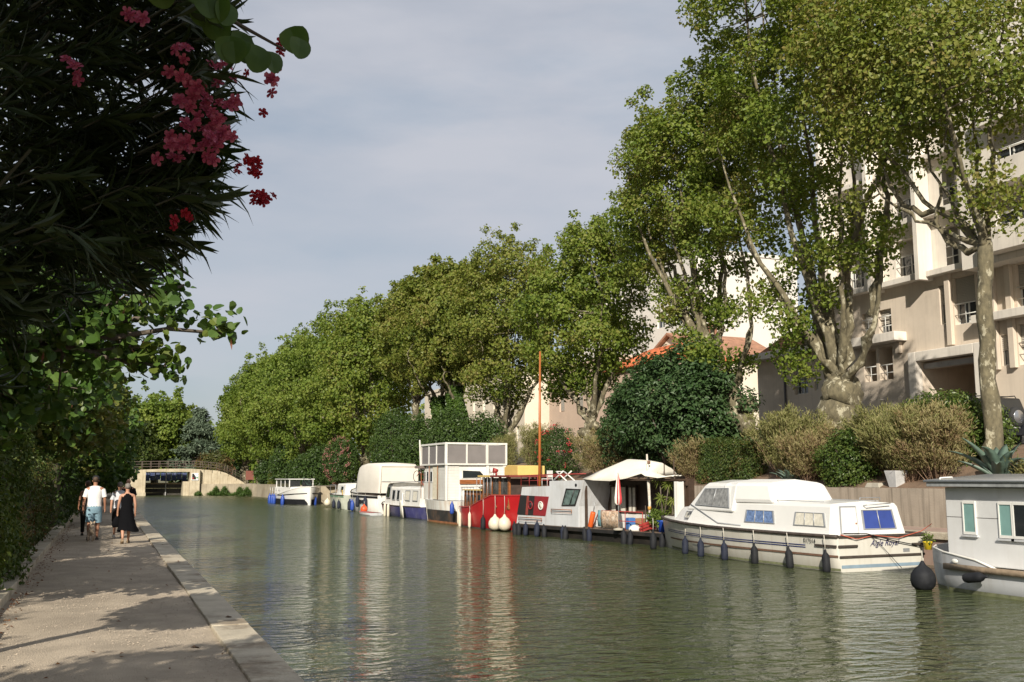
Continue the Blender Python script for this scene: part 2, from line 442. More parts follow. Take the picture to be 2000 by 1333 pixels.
sg = empty('lock_signal_board', (11.35, 142.86, 2.55), 0, 'small white board with red and green lamps on the footbridge abutment', 'signal')
box('board', mat('white enamel', (.75, .74, .7), .4), sg, -.45, .45, -.06, 0, -.5, .5)
MB().prism([(-.38, -.36), (-.38, .42), (-.2, .42), (.12, -.05), (.12, -.36)], 1, -.11, -.063).build('black_shape', mat('black enamel', (.02, .02, .02), .4), sg)
MB().lathe([(.1, -.15), (.1, -.112)], (-.24, 0, -.22), 12, 1).build('red_lamp', mat('red lens', (.5, .03, .03), .3), sg)
MB().lathe([(.1, -.12), (.1, -.062)], (.27, 0, -.12), 12, 1).build('green_lamp', mat('green lens', (.05, .35, .14), .3), sg)
ip = empty('information_panel', (18.0, 138.2, 1.58), rad(15), 'brown information board on two posts beside the footbridge ramp', 'sign')
box('board', mat('brown board', (.22, .08, .06), .6), ip, -.55, .55, -.04, .04, .55, 1.75)
for xx in (-.5, .5): MB().cyl((xx, 0, 0), (xx, 0, 1.85), .04, n=6).build('post', iron, ip)

# ---------------------------------------------------------------- buildings
plaster = mat('beige plaster', (.60, .515, .42), .9, .07, .7, .1, 60, dirt=(.36, .29, .23), damt=.4, streak=.25, scol=(.3, .25, .2))
plaster_w = mat('pale plaster', (.68, .63, .56), .9, .06, .8, .1, 60, dirt=(.42, .38, .33), damt=.4, streak=.35, scol=(.3, .28, .26))
glass = glassmat('window glass', (.03, .035, .04))
frame_w = mat('white window frame', (.6, .6, .57), .5, .05)
shut = mat('grey beige shutter', (.42, .39, .34), .6, .06)
tile = mat('orange roof tile', (.50, .13, .045), .8, .25, 1.5, dirt=(.30, .12, .07), damt=.5)
tile_o = mat('old roof tile', (.30, .15, .09), .85, .35, 1.5)

def wall_open(parent, X, y0, y1, z0, z1, ops, m, depth=.35, name='wall', thick=None):
    """wall facing -X with openings (y0,y1,z0,z1) cut through and reveals built"""
    yc = sorted({y0, y1} | {v for o in ops for v in o[:2]}); zc = sorted({z0, z1} | {v for o in ops for v in o[2:4]})
    b = MB()
    for i in range(len(yc) - 1):
        for j in range(len(zc) - 1):
            cy, cz = (yc[i] + yc[i + 1]) / 2, (zc[j] + zc[j + 1]) / 2
            if any(o[0] < cy < o[1] and o[2] < cz < o[3] for o in ops): continue
            b.add([(X, yc[i], zc[j]), (X, yc[i], zc[j + 1]), (X, yc[i + 1], zc[j + 1]), (X, yc[i + 1], zc[j])], [(0, 1, 2, 3)])
    for o in ops:
        a, c, d, e = o[:4]; X1 = X + (o[4] if len(o) > 4 else depth)
        b.add([(X, a, d), (X1, a, d), (X1, a, e), (X, a, e)], [(0, 1, 2, 3)]); b.add([(X, c, d), (X, c, e), (X1, c, e), (X1, c, d)], [(0, 1, 2, 3)])
        b.add([(X, a, e), (X1, a, e), (X1, c, e), (X, c, e)], [(0, 1, 2, 3)]); b.add([(X, a, d), (X, c, d), (X1, c, d), (X1, a, d)], [(0, 1, 2, 3)])
    if thick:
        for yy in (y0, y1): b.add([(X, yy, z0), (X + thick, yy, z0), (X + thick, yy, z1), (X, yy, z1)], [(0, 1, 2, 3)])
        b.add([(X, y0, z1), (X + thick, y0, z1), (X + thick, y1, z1), (X, y1, z1)], [(0, 1, 2, 3)])
        b.add([(X, y0, z0), (X, y1, z0), (X + thick, y1, z0), (X + thick, y0, z0)], [(0, 1, 2, 3)])
    return b.build(name, m, parent, 0, False)

def win(parent, X, y0, y1, z0, z1, shutter=.5, rail=True, depth=.3, mull=1, m=None):
    Xi = X + depth
    f = MB(); w = .06
    f.box(Xi - .06, Xi, y0, y0 + w, z0, z1); f.box(Xi - .06, Xi, y1 - w, y1, z0, z1)
    f.box(Xi - .062, Xi, y0 + w, y1 - w, z0, z0 + w); f.box(Xi - .062, Xi, y0 + w, y1 - w, z1 - w, z1)
    for k in range(mull):
        c = y0 + (y1 - y0) * (k + 1) / (mull + 1); f.box(Xi - .058, Xi, c - .035, c + .035, z0 + w, z1 - w)
    o = f.build('window', m or frame_w, parent, 0, False)
    MB().add([(Xi - .02, y0, z0), (Xi - .02, y0, z1), (Xi - .02, y1, z1), (Xi - .02, y1, z0)], [(0, 1, 2, 3)]).build('pane', glass, o, 0, False)
    if shutter:
        s = MB(); n = max(3, int((z1 - z0) * shutter / .075)); zt = z1
        for k in range(n):
            zb = z1 - (z1 - z0) * shutter * (k + 1) / n
            s.hexa([(Xi - .13, y0 + .01, zb), (Xi - .13, y1 - .01, zb), (Xi - .08, y1 - .01, zb), (Xi - .08, y0 + .01, zb)],
                   [(Xi - .10, y0 + .01, zt - .006), (Xi - .10, y1 - .01, zt - .006), (Xi - .08, y1 - .01, zt - .006), (Xi - .08, y0 + .01, zt - .006)]); zt = zb
        s.build('shutter', shut, o, 0, False)
    if rail:
        r = MB(); r.tube([(X + .03, y0, z0 + .9 * .5), (X + .03, y1, z0 + .9 * .5)], .025, 5); r.tube([(X + .03, y0, z0 + .95), (X + .03, y1, z0 + .95)], .03, 5)
        r.tube([(X + .03, (y0 + y1) / 2, z0), (X + .03, (y0 + y1) / 2, z0 + .95)], .02, 5)
        r.build('guard_rail', frame_w, o, 0, False)
    return o

ap = empty('apartment_block', (36, 36, 3.4), 0, 'tall beige plaster apartment block with shutters and vehicle gateway behind the plane trees', 'building')
def reloc(o): o.location = (-36, -36, -3.4)
_ch = len(ap.children)
# ground and first floors
ops = [(33.1, 36.58, 3.3, 7.85, 4.5), (33.15, 34.4, 9.3, 11.5), (34.9, 35.25, 9.45, 11.3), (29.2, 30.95, 9.5, 11.45), (29.2, 31.05, 7.1, 8.85), (31.55, 31.95, 7.15, 8.5),
       (38.45, 39.4, 7.2, 8.85, 1.0), (39.6, 40.5, 7.2, 8.85, 1.0), (38.4, 39.3, 9.45, 10.75), (39.6, 40.5, 9.45, 10.75), (45.0, 46.2, 7.0, 8.9), (44.15, 44.45, 7.1, 8.0),
       (25.0, 26.6, 9.5, 11.45), (25.0, 26.6, 7.1, 8.85)]
wall_open(ap, 36, 20, 46.85, 3.2, 9.19, [o for o in ops if o[3] < 9.1], plaster)
wall_open(ap, 36, 20, 43.0, 9.19, 12.0, [o for o in ops if o[3] > 9.1], plaster)
for o in ops[1:]:
    if len(o) > 4: win(ap, 36.6, o[0], o[1], o[2], o[3], 0, False, .38, 1)
    elif o[1] - o[0] < .5: win(ap, 36, *o[:4], .5, False, .2, 0)
    else: win(ap, 36, *o[:4], .55, True)
for a in ((38.45, 39.4), (39.6, 40.5)):
    r = MB(); r.tube([(36.05, a[0], 7.95), (36.05, a[1], 7.95)], .03, 5); r.tube([(36.05, a[0], 7.55), (36.05, a[1], 7.55)], .02, 5)
    r.tube([(36.05, sum(a) / 2, 7.2), (36.05, sum(a) / 2, 7.95)], .02, 5); r.build('guard_rail', frame_w, ap, 0, False)
# gateway: frame, beam, inner back wall
g = MB(); g.box(35.6, 35.995, 36.56, 37.05, 3.3, 8.3); g.box(35.6, 35.995, 32.6, 33.12, 3.3, 8.3); g.box(35.602, 35.993, 33.122, 36.558, 7.84, 8.298); g.build('gate_frame', plaster_w, ap, .03)
box('gate_beam', mat('grey lintel', (.36, .35, .34), .7), ap, 36.1, 36.5, 33.12, 36.56, 7.5, 7.75)
box('gate_back_wall', plaster, ap, 40.4, 40.6, 32, 38, 3.2, 8.2)
# ledges, balcony and pilasters standing proud
box('ledge', plaster_w, ap, 35.45, 35.99, 22, 33.0, 9.13, 9.5, .02)
box('balcony_parapet', plaster_w, ap, 35.2, 35.99, 37.42, 41.2, 8.98, 9.42, .02)
for yy in (34.45, 31.1, 31.98, 37.75, 43.6): box('pilaster', plaster, ap, 35.8, 35.995, yy, yy + .3, 8.4 if yy > 33 else 7.0, 11.9 if yy < 37 else 8.95, .02)
# projecting upper storeys
ops2 = [(29.0, 30.9, 12.6, 14.3), (29.0, 30.9, 15.4, 17.1), (29.0, 30.9, 18.2, 19.9), (31.3, 31.75, 12.5, 13.6), (25.2, 27.2, 12.6, 14.3), (25.2, 27.2, 15.4, 17.1), (25.2, 27.2, 18.2, 19.9)]
wall_open(ap, 35.0, 20, 32.85, 11.5, 22.5, ops2, plaster_w, .35, 'projecting_wall', 3)
for o in ops2: win(ap, 35, *o, .45, True)
for zz in (12.1, 14.9, 17.7): box('balcony_parapet', plaster_w, ap, 34.3, 34.99, 22, 31.0, zz - .3, zz + .75, .02)
ops3 = [(33.9, 34.7, 12.1, 14.0), (36.6, 37.9, 12.2, 14.0), (40.2, 41.5, 12.2, 14.0), (33.9, 34.7, 14.9, 16.8), (36.6, 37.9, 15.0, 16.8), (40.2, 41.5, 15.0, 16.8), (36.6, 37.9, 17.8, 19.6), (33.9, 34.7, 17.8, 19.6)]
wall_open(ap, 36, 32.86, 43.0, 12.0, 21.4, ops3, plaster_w, .5, 'upper_wall', 6)
for o in ops3: win(ap, 36, *o, .4, True, .45)
for yy in (35.5, 38.7, 42.2): box('fin', plaster_w, ap, 35.1, 35.99, yy, yy + .28, 11.6, 21.3, .02)
for zz in (11.75, 14.6, 17.4): box('ledge', plaster_w, ap, 35.5, 35.99, 33.0, 42.8, zz, zz + .28, .02)
box('side_wall', plaster, ap, 36.0, 50, 42.99, 43.1, 9.0, 21.4)
# low wing on the far end, with its eave and downpipe
box('wing_wall', plaster, ap, 36.003, 48, 46.86, 49.6, 3.2, 9.2)
box('eave', plaster_w, ap, 35.3, 48, 43.12, 49.9, 9.2, 9.6, .02)
MB().prism([(43.12, 9.61), (49.8, 9.61), (46.6, 10.6)], 0, 36.0, 48).build('tiled_roof', tile_o, ap)
MB().cyl((35.93, 46.95, 3.2), (35.93, 46.95, 9.19), .06, n=8).build('downpipe', mat('dark pipe', (.05, .045, .05), .5), ap)
for yy, zz in ((40.9, 6.1), (39.2, 6.2), (43.9, 5.9)): MB().cyl((35.75, yy, zz), (36, yy, zz), .05, n=6).build('wall_spout', plaster_w, ap)
for c in ap.children: reloc(c)

def house(name, label, X0, X1, y0, y1, z1, m, roof=None, ridge=0, wins=(), rm=None, shutm=None, chim=None):
    h = empty(name, (X0, (y0 + y1) / 2, 2.5), 0, label, 'building')
    o_ = [(w[0], w[1], w[2], w[3]) for w in wins]
    wall_open(h, X0, y0, y1, 1.5, z1, o_, m, .3, 'wall', X1 - X0)
    for w in wins: win(h, X0, *w[:4], w[4] if len(w) > 4 else 0, False, .25, 1)
    if roof == 'hip':
        a, b, c, d = (X0 - .4, y0 - .4, z1), (X1 + .4, y0 - .4, z1), (X1 + .4, y1 + .4, z1), (X0 - .4, y1 + .4, z1)
        xm = (X0 + X1) / 2; q = (X1 - X0) / 2
        e, f = (xm, y0 + q, z1 + ridge), (xm, y1 - q, z1 + ridge)
        MB().add([a, b, c, d, e, f], [(0, 1, 4), (1, 2, 5, 4), (2, 3, 5), (3, 0, 4, 5), (3, 2, 1, 0)]).build('roof', rm, h)
        t_ = MB()
        for k in range(1, int((y1 - y0) / .28)):
            yy = y0 - .4 + k * .28
            fr = min(1, (yy - y0 + .4) / (q + .4), (y1 + .4 - yy) / (q + .4))
            t_.tube([(X0 - .42, yy, z1 + .03), (X0 - .42 + (q + .4) * fr, yy, z1 + .03 + ridge * fr)], .075, 5)
        t_.build('tile_rows', rm, h)
    elif roof == 'gable':
        ym = (y0 + y1) / 2
        MB().prism([(y0, z1), (y1, z1), (ym, z1 + ridge)], 0, X0 + .002, X1).build('gable', m, h)
        for s_, (ya, yb) in enumerate(((y0 - .5, ym), (ym, y1 + .5))):
            za, zb = (z1 - .15, z1 + ridge + .12) if s_ == 0 else (z1 + ridge + .12, z1 - .15)
            MB().hexa([(X0 - .4, ya, za), (X1 + .4, ya, za), (X1 + .4, yb, zb), (X0 - .4, yb, zb)], [(X0 - .4, ya, za + .22), (X1 + .4, ya, za + .22), (X1 + .4, yb, zb + .22), (X0 - .4, yb, zb + .22)]).build('roof_slope', rm, h)
    else:
        box('parapet', m, h, X0 - .12, X1, y0 - .1, y1 + .1, z1 + .002, z1 + .35)
    if chim: MB().box(chim[0] - .35, chim[0] + .35, chim[1] - .35, chim[1] + .35, z1, chim[2]).build('chimney', tile_o, h)
    for c in h.children: c.location = (-X0, -(y0 + y1) / 2, -2.5)
    return h
cream = mat('sunlit cream render', (.66, .58, .47), .9, .06, .6, dirt=(.5, .42, .33), damt=.35)  # the render's own even cream, with random darker patches
pink = mat('pinkish render', (.58, .44, .34), .9, .06, .6, dirt=(.45, .34, .27), damt=.35)
whit = mat('white render', (.60, .57, .52), .9, .05, .6)
house('orange_roofed_house', 'house with bright orange tiled hip roof above the dark broadleaf tree', 39, 44.5, 64.5, 75, 11.2, pink, 'hip', 1.7, [(66, 67.2, 7.6, 9.4, .9), (69.5, 70.7, 7.6, 9.4, .9), (72.6, 73.8, 7.6, 9.4), (66, 67.2, 4.2, 6.2), (72.6, 73.8, 4.2, 6.2)], tile)
house('gabled_house', 'beige gabled house with brown tiles and chimney behind the orange roof', 46, 54, 71, 81, 12.4, cream, 'gable', 2.4, [(73, 74.2, 9.0, 10.8), (77, 78.2, 9.0, 10.8)], tile_o, None, (48, 72.5, 15.6))
house('pink_house', 'pinkish rendered town house with tall shuttered windows behind the mast', 40, 48, 76.2, 89, 12.6, pink, None, 0, [(yy, yy + 1.1, zz, zz + 1.9, .95) for yy in (78, 81.5, 85.5) for zz in (5.0, 8.6)])
house('cream_building', 'long sunlit cream building with narrow openings behind the ivy clad trunks', 38, 48, 90.5, 124, 13.0, cream, None, 0, [(92 + k * 3.2, 92.7 + k * 3.2, zz, zz + 1.5) for k in range(10) for zz in (6.0, 9.6)])
house('white_block', 'tall white block of flats seen through the tree tops', 50, 62, 78.5, 104, 23.5, whit, None, 0, [(80 + k * 3.6, 81.5 + k * 3.6, zz, zz + 1.6, .5) for k in range(6) for zz in (8, 11, 14, 17, 20)])
# ---------------------------------------------------------------- vegetation
plane_leaf = leafmat('plane leaves', [(.045, .085, .012), (.105, .155, .02), (.155, .205, .03), (.205, .235, .048), (.20, .17, .05)], .36, .5, .28)
plane_leaf2 = leafmat('plane leaves autumn tinge', [(.05, .085, .014), (.11, .148, .022), (.165, .195, .032), (.21, .215, .05), (.20, .155, .05)], .34, .5, .25)
plane_leaf_far = leafmat('plane leaves far', [(.05, .09, .013), (.11, .165, .022), (.165, .215, .035), (.21, .24, .05)], .36, .55, .2)
dark_leaf = leafmat('dark glossy leaves', [(.018, .042, .012), (.03, .065, .018), (.05, .09, .03), (.07, .105, .04)], .12, .5, .5, .3)
shrub_leaf = leafmat('shrub leaves', [(.025, .05, .012), (.045, .08, .018), (.07, .11, .022)], .22, .45, .5)
bush_leaf = leafmat('laurel leaves', [(.03, .06, .012), (.06, .10, .02), (.10, .14, .03), (.13, .15, .035)], .25, .4, .8)
dry_leaf = leafmat('dry wispy shoots', [(.15, .095, .055), (.23, .165, .085), (.2, .185, .07), (.3, .25, .13), (.15, .17, .05)], .3, .7, .9)
green_wisp = leafmat('green wispy shoots', [(.2, .14, .07), (.15, .16, .05), (.2, .2, .07), (.27, .24, .11), (.12, .15, .04)], .3, .7, .9)
yew_leaf = leafmat('clipped hedge leaves', [(.03, .06, .012), (.055, .09, .02), (.09, .11, .025), (.15, .06, .03)], .2, .5, .9)
ivy_leaf = leafmat('ivy leaves', [(.03, .065, .012), (.055, .10, .018), (.08, .13, .025)], .2, .4, .7)
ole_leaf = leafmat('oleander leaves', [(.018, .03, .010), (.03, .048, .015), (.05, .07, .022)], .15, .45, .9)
pink_fl = leafmat('pink oleander petals', [(.45, .09, .12), (.6, .16, .2), (.65, .25, .27)], .3, .6, 2)
red_fl = leafmat('red oleander petals', [(.38, .015, .03), (.5, .03, .05), (.55, .08, .09)], .25, .6, 2)
fir_leaf = leafmat('blue green cedar', [(.06, .09, .055), (.09, .125, .08), (.13, .165, .11)], .12, .6, .4)
con_leaf = leafmat('dark conifer', [(.02, .045, .016), (.035, .065, .02), (.055, .085, .028)], .1, .6, .4)

bark = mat('plane bark', (.115, .098, .058), .9, .45, 7, .8, 12, dirt=(.36, .33, .235), damt=.9, wscale=(1, 1, .55), dth=(.55, .59))
bark_d = mat('dark bark', (.10, .08, .06), .9, .35, 3, .5, 8)

def tube_np(pts, r0, r1, n=6):
    return [(p, r0 + (r1 - r0) * i / (len(pts) - 1)) for i, p in enumerate(pts)]

def grow(name, label, base, trunk, blobs, nleaf, leaf, lm, bm=None, seed=1, group=None, cat='tree', spacing=1.0, crad=1.05, nlimb=6,
         aspect=.85, up=.22, knobs=(), bare=(), trunk_n=12, shell=.5, extra=None, twig=.022, crown_name='crown', limb_r=.5, ncl=420):
    """base: world point; trunk: [(x,y,z,r)..] relative; blobs relative ellipsoids of foliage"""
    rng = np.random.default_rng(seed); bm = bm or bark
    root = empty(name, base, 0, label, cat, group)
    tp = [Vector(q[:3]) for q in trunk]; tr = [q[3] for q in trunk]
    # smooth the trunk and roughen it
    P, Rr = [], []
    for i in range(len(tp) - 1):
        for k in range(4):
            f = k / 4; P.append(tp[i].lerp(tp[i + 1], f) + Vector((rng.normal(), rng.normal(), 0)) * tr[i] * .06); Rr.append((tr[i] * (1 - f) + tr[i + 1] * f) * rng.uniform(.95, 1.06))
    P.append(tp[-1]); Rr.append(tr[-1])
    m = MB(); m.tube(P, Rr, trunk_n)
    for kx, ky, kz, kr in knobs: m.ball((kx, ky, kz), (kr, kr * 1.05, kr * .9), 10, 7)
    top = tp[-1]; rt = tr[-1]
    # limbs to spread points in the crown
    cand = blob_points(rng, blobs, 80, .35)
    cand = cand[cand[:, 2] > top.z + .8] if (cand[:, 2] > top.z + .8).sum() > 5 else cand
    tg = thin(rng, cand, 1.6)[:nlimb]
    limb_pts = []
    for q in P[len(P) // 2:]: limb_pts.append(np.array(q))
    lines = []
    for T in tg:
        T = Vector(T); d = T - top; side = Vector((d.x, d.y, 0))
        mid1 = top + side * .30 + Vector((0, 0, d.z * .20)); mid2 = top + side * .72 + Vector((0, 0, d.z * .58))
        lines.append([top - Vector((0, 0, rt * .6)), mid1, mid2, T])
    for bl in bare: lines.append([Vector(q) for q in bl])
    for ln in lines:
        pts = []
        for i in range(len(ln) - 1):
            for k in range(5):
                f = k / 5; a = ln[max(i - 1, 0)]; b = ln[i]; c = ln[i + 1]; e = ln[min(i + 2, len(ln) - 1)]
                q = b * (2 * f ** 3 - 3 * f * f + 1) + c * (3 * f * f - 2 * f ** 3) + (c - a) * .5 * (f ** 3 - 2 * f * f + f) + (e - b) * .5 * (f ** 3 - f * f)
                pts.append(q + Vector(rng.normal(size=3)) * .07)
        pts.append(ln[-1]); n = len(pts); r0 = min(rt * limb_r, .2)
        m.tube(pts, [max(r0 * (1 - .86 * i / (n - 1)), .025) for i in range(n)], 7)
        limb_pts += [np.array(q) for q in pts]
    LP = np.array(limb_pts)
    cl = thin(rng, blob_points(rng, blobs, ncl, shell), spacing)
    for c in cl:
        dd = ((LP - c) ** 2).sum(1) + 4 * np.maximum(LP[:, 2] - c[2], 0) ** 2
        a = LP[dd.argmin()]
        if np.linalg.norm(c - a) < .2: continue
        mid = a * .5 + c * .5 + np.array([0, 0, -.08]) + rng.normal(size=3) * .1
        m.tube([a, mid, c], [twig * 1.8, twig * 1.2, twig * .5], 4, False)
    from mathutils import noise as nz_
    ztop_ = top.z + 1.5
    m.v = [tuple(Vector(q) + nz_.noise_vector(Vector(q) * 2.6 + Vector((seed, 0, 0))) * .26 * min(rt * 1.6, 1)) if q[2] < ztop_ else q for q in m.v]
    tk = m.build('trunk', bm, root, 0, False)
    zm = np.percentile(cl[:, 2], 45); hi = cl[(cl[:, 2] > zm)]; hi = hi[rng.random(len(hi)) < .75]
    plume = np.concatenate([hi + np.stack([rng.normal(0, .35, len(hi)), rng.normal(0, .45, len(hi)), rng.uniform(.55, 1.35, len(hi)) * crad * (1 + .5 * q_)], 1) for q_ in range(2)])
    ncore = len(cl); cl = np.concatenate([cl, plume])
    cr = crad * rng.uniform(.7, 1.25, len(cl)); cr[ncore:] *= .40
    cen = np.array(blobs)[:, :3].mean(0)
    V, F = cloud(rng, cl, cr, nleaf, leaf, aspect, up, .55, .85, None, cen)
    if extra is not None: V, F = np.vstack([V, extra[0]]), np.vstack([F, extra[1] + len(V)])
    link_mesh(crown_name, mesh_np(crown_name, V, F, lm), None, root)
    return root

def T(x, y, z): return (x, y, z)
GP = 'plane trees along the right bank'
# nearest three stand large in the picture
grow('plane_tree', 'slender plane tree with straight mottled trunk beside the agave', (25.5, 23.15, 2.5),
     [(-.05, .02, -.3, .33), (0, 0, 1.0, .27), (.06, .06, 3.5, .25), (-.03, -.02, 5.2, .24), (.1, -.12, 7.2, .23)],
     [(-.6, 2.4, 13.2, 2.6, 3.0, 2.2), (-.4, -1.0, 12.8, 2.6, 2.6, 2.2), (-1.0, 3.6, 15.6, 2.6, 2.6, 1.7), (0, -.6, 9.0, 1.0, 1.3, 1.0), (-.8, 3.8, 9.9, .8, 1.2, .8)],
     25000, .16, plane_leaf2, seed=11, group=GP, nlimb=7, spacing=1.05, crad=1.15,
     bare=[[(.1, -.12, 7.0), (-.2, 1.1, 7.6), (-.3, 1.3, 9.6), (-.4, 2.3, 12.5)], [(-.25, 1.2, 8.6), (-.5, 2.4, 8.9), (-.7, 3.4, 10.6), (-.9, 4.2, 12.3)], [(.1, -.12, 7.1), (.1, -.6, 9.4), (.2, -.5, 12), (.1, -1.6, 14.5)]])
grow('plane_tree', 'massive plane tree with swollen burred pollard trunk in front of the apartment block', (26.5, 31.2, 2.8),
     [(0, 0, -.3, .72), (0, 0, .6, .70), (-.12, .14, 1.4, .84), (-.05, .05, 2.2, .76), (0, -.05, 2.9, .74), (.05, -.1, 3.5, .56)],
     [(-.4, 1.6, 15.2, 3.2, 4.6, 4.0), (-.5, 4.6, 13.6, 2.6, 3.0, 4.0), (0, -2.2, 15.5, 2.4, 2.6, 2.8), (-.4, 2.4, 20.2, 3.2, 4.4, 2.8), (-.6, 1.6, 6.0, 1.7, 2.0, 2.5), (-.5, 2.9, 8.6, 1.4, 1.4, 1.8), (-.2, -2.4, 8.4, 1.3, 2.2, 1.1), (-.4, -.6, 8.8, 1.0, 1.3, 1.2), (-.3, .8, 11.0, 1.7, 2.4, 1.7), (-.2, -2.0, 11.4, 1.3, 1.8, 1.4), (-.5, 3.6, 10.4, 1.4, 1.8, 1.6)],
     54000, .165, plane_leaf, seed=12, group=GP, nlimb=8, spacing=1.25, crad=.95, knobs=[], ncl=620,
     bare=[[(.05, -.3, 3.2), (-.1, -1.4, 4.2), (-.1, -2.4, 6.0), (-.1, -3.0, 8.4)], [(-.05, -2.0, 5.6), (0, -2.6, 8), (.1, -2.9, 10.5), (.2, -2.0, 13.5)], [(0, -.2, 3.3), (0, -.7, 6), (.1, -.3, 9.4), (.1, -.9, 14)],
           [(0, -.5, 7.2), (.1, -1.5, 9.6), (.1, -3.0, 11.5), (0, -3.4, 14)], [(0, .4, 3.4), (0, 1.4, 6.5), (-.1, 1.9, 10), (0, 3.6, 15)]])
grow('plane_tree', 'tall leaning plane tree with knotted bole right of the dark broadleaf tree', (26.3, 37.4, 2.8),
     [(0, -.1, -.3, .62), (0, 0, .9, .56), (-.05, .3, 2.2, .55), (-.05, 1.0, 3.6, .45), (-.05, 2.3, 5.4, .38)],
     [(0, 4.6, 14.2, 3.0, 4.2, 4.0), (-.2, 6.8, 12.4, 2.2, 2.6, 3.0), (0, 2.4, 16.2, 2.8, 3.0, 3.2), (.2, 6.2, 17.2, 1.8, 2.0, 1.6), (-.3, 1.0, 5.4, 1.1, 1.4, 1.8), (-.2, 5.0, 8.0, 1.3, 1.8, 1.5), (.1, .6, 10, 1.2, 1.4, 1.5), (-.3, 3.3, 7.4, 1.2, 1.5, 1.5), (-.3, 4.4, 10.2, 1.6, 2.2, 1.6), (-.1, 2.0, 11.2, 1.5, 1.8, 1.6)],
     47000, .165, plane_leaf, seed=13, group=GP, nlimb=8, spacing=1.25, crad=.95, knobs=[(-.35, -.55, 1.9, .5), (-.4, .3, 2.4, .42), (0, -.5, 2.7, .4)], ncl=620,
     bare=[[(-.05, 2.2, 5.2), (-.1, 3.0, 7.2), (-.1, 3.6, 10), (-.1, 5.4, 14)], [(-.05, 2.1, 5.2), (0, 1.5, 6.4), (.1, 1.2, 9), (0, 1.4, 13)], [(-.05, .8, 3.4), (.1, -.3, 5.4), (.1, -.6, 8), (.1, .2, 12)], [(-.1, 2.9, 6.9), (0, 4.6, 8.4), (0, 6, 10.6), (0, 7.2, 13)]])
mid = [
    ('plane tree with cut stub arching over the red oleander', (26, 52, 2.9), 2.6, .45, 17.4, 5.4, 4.0, 1.2, plane_leaf),
    ('forked plane tree with thick grey bole in front of the cream building', (26, 65.3, 2.9), 2.6, .6, 19.0, 5.8, 4.2, .5, plane_leaf2),
    ('plane tree wrapped in ivy nearest the white screened boat', (25, 73.2, 2.9), 5.0, .36, 18.6, 4.6, 3.8, 0, plane_leaf2),
    ('ivy clad plane tree standing left of its ivy clad twin', (25, 77.4, 2.9), 5.0, .34, 19.6, 4.6, 3.8, 0, plane_leaf2),
    ('plane tree with pale bare fork above the dark shrub mass', (25, 84.5, 2.9), 6.0, .36, 20.0, 5.2, 4.2, 0, plane_leaf2),
    ('plane tree rising behind the boat under the white canvas cover', (23.6, 96.5, 1.8), 3.0, .52, 19.8, 6.0, 4.4, 0, plane_leaf),
    ('plane tree between the canvas covered boat and the far pink oleander', (22.8, 107.5, 1.6), 3.2, .48, 20.0, 6.4, 4.4, 0, plane_leaf_far),
    ('plane tree with thick pale bole behind the farthest white cruiser', (21.8, 119.5, 1.6), 3.0, .6, 19.6, 6.4, 4.4, 0, plane_leaf_far),
    ('dense plane tree near the end of the row', (20.9, 131, 1.6), 2.8, .5, 19.0, 6.4, 4.2, 0, plane_leaf_far),
    ('next to last plane tree of the row before the footbridge', (19.9, 142, 1.6), 2.6, .5, 18.6, 6.4, 4.0, 0, plane_leaf_far),
    ('leftmost plane tree closing the row beside the dark conifer', (19.2, 153, 1.6), 2.6, .5, 17.6, 6.6, 3.8, 0, plane_leaf_far)]
for i, (lab, b, fork, r, ztop, ry, rx, off, lm) in enumerate(mid):
    zt = ztop - b[2]; rg = random.Random(40 + i)
    far = b[1] > 90
    lo = fork + (2.4 if not far else .8); rx, ry = (rx * .86, ry * .88) if not far else (rx, ry); zc = (zt + lo) / 2; rz = (zt - lo) / 2
    blobs = [(0, off, zc - .8, rx, ry, rz * .9), (rg.uniform(-.5, .5), off + ry * .45, zc + rz * .3, rx * .7, ry * .6, rz * .62), (rg.uniform(-.5, .5), off - ry * .45, zc + rz * .25, rx * .7, ry * .6, rz * .6),
             (0, off + rg.uniform(-1, 1), zc + rz * .62, rx * .6, ry * .55, rz * .36), (-.6, off + rg.choice((-1, 1)) * 1.6, lo + .6, 1.4, 1.7, 1.5)]
    n = 33000 if not far else 28000
    lf = .19 if b[1] < 70 else (.225 if not far else .29)
    kn = [(-.3, .35, fork - .6, r * .75), (.1, -.4, fork - .2, r * .7)] if r > .42 else []
    tk = [(0, 0, -.4, r * 1.15), (0, .05, fork * .4, r), (.05, rg.uniform(-.15, .15), fork * .8, r * .95), (0, rg.uniform(-.4, .4), fork, r * .85)]
    grow('plane_tree', lab, b, tk, blobs, n, lf, lm, seed=50 + i, group=GP, nlimb=8, spacing=1.3 if not far else 1.45, crad=1.0 if not far else 1.25, knobs=kn, ncl=460, shell=.6 if far else .5)

# ivy sleeves on the two ivy clad trunks are plants of their own
for yy, h, lab in ((73.2, 6.5, 'ivy climbing the plane trunk nearest the screened boat'), (77.4, 6.0, 'ivy climbing the left one of two ivy clad trunks')):
    rng = np.random.default_rng(int(yy)); n = 5200
    a = rng.random(n) * 2 * np.pi; z = rng.random(n) ** .8 * h; rr = .5 + .28 * np.sin(z * 2 + a) * .5 + (h - z) * .09
    p = np.stack([rr * np.cos(a), rr * np.sin(a), z], 1); nr = unit(np.stack([np.cos(a), np.sin(a), .4 + 0 * a], 1) + rng.normal(size=(n, 3)) * .5)
    L = .2 * (.6 + .8 * rng.random(n)); V, F = leaf_arrays(p, nr, rng.normal(size=(n, 3)) - [0, 0, .8], L, L * .9)
    o = link_mesh('ivy', mesh_np('ivy', V, F, ivy_leaf), None); o.location = (25, yy, 2.9); tag(o, lab, 'ivy')

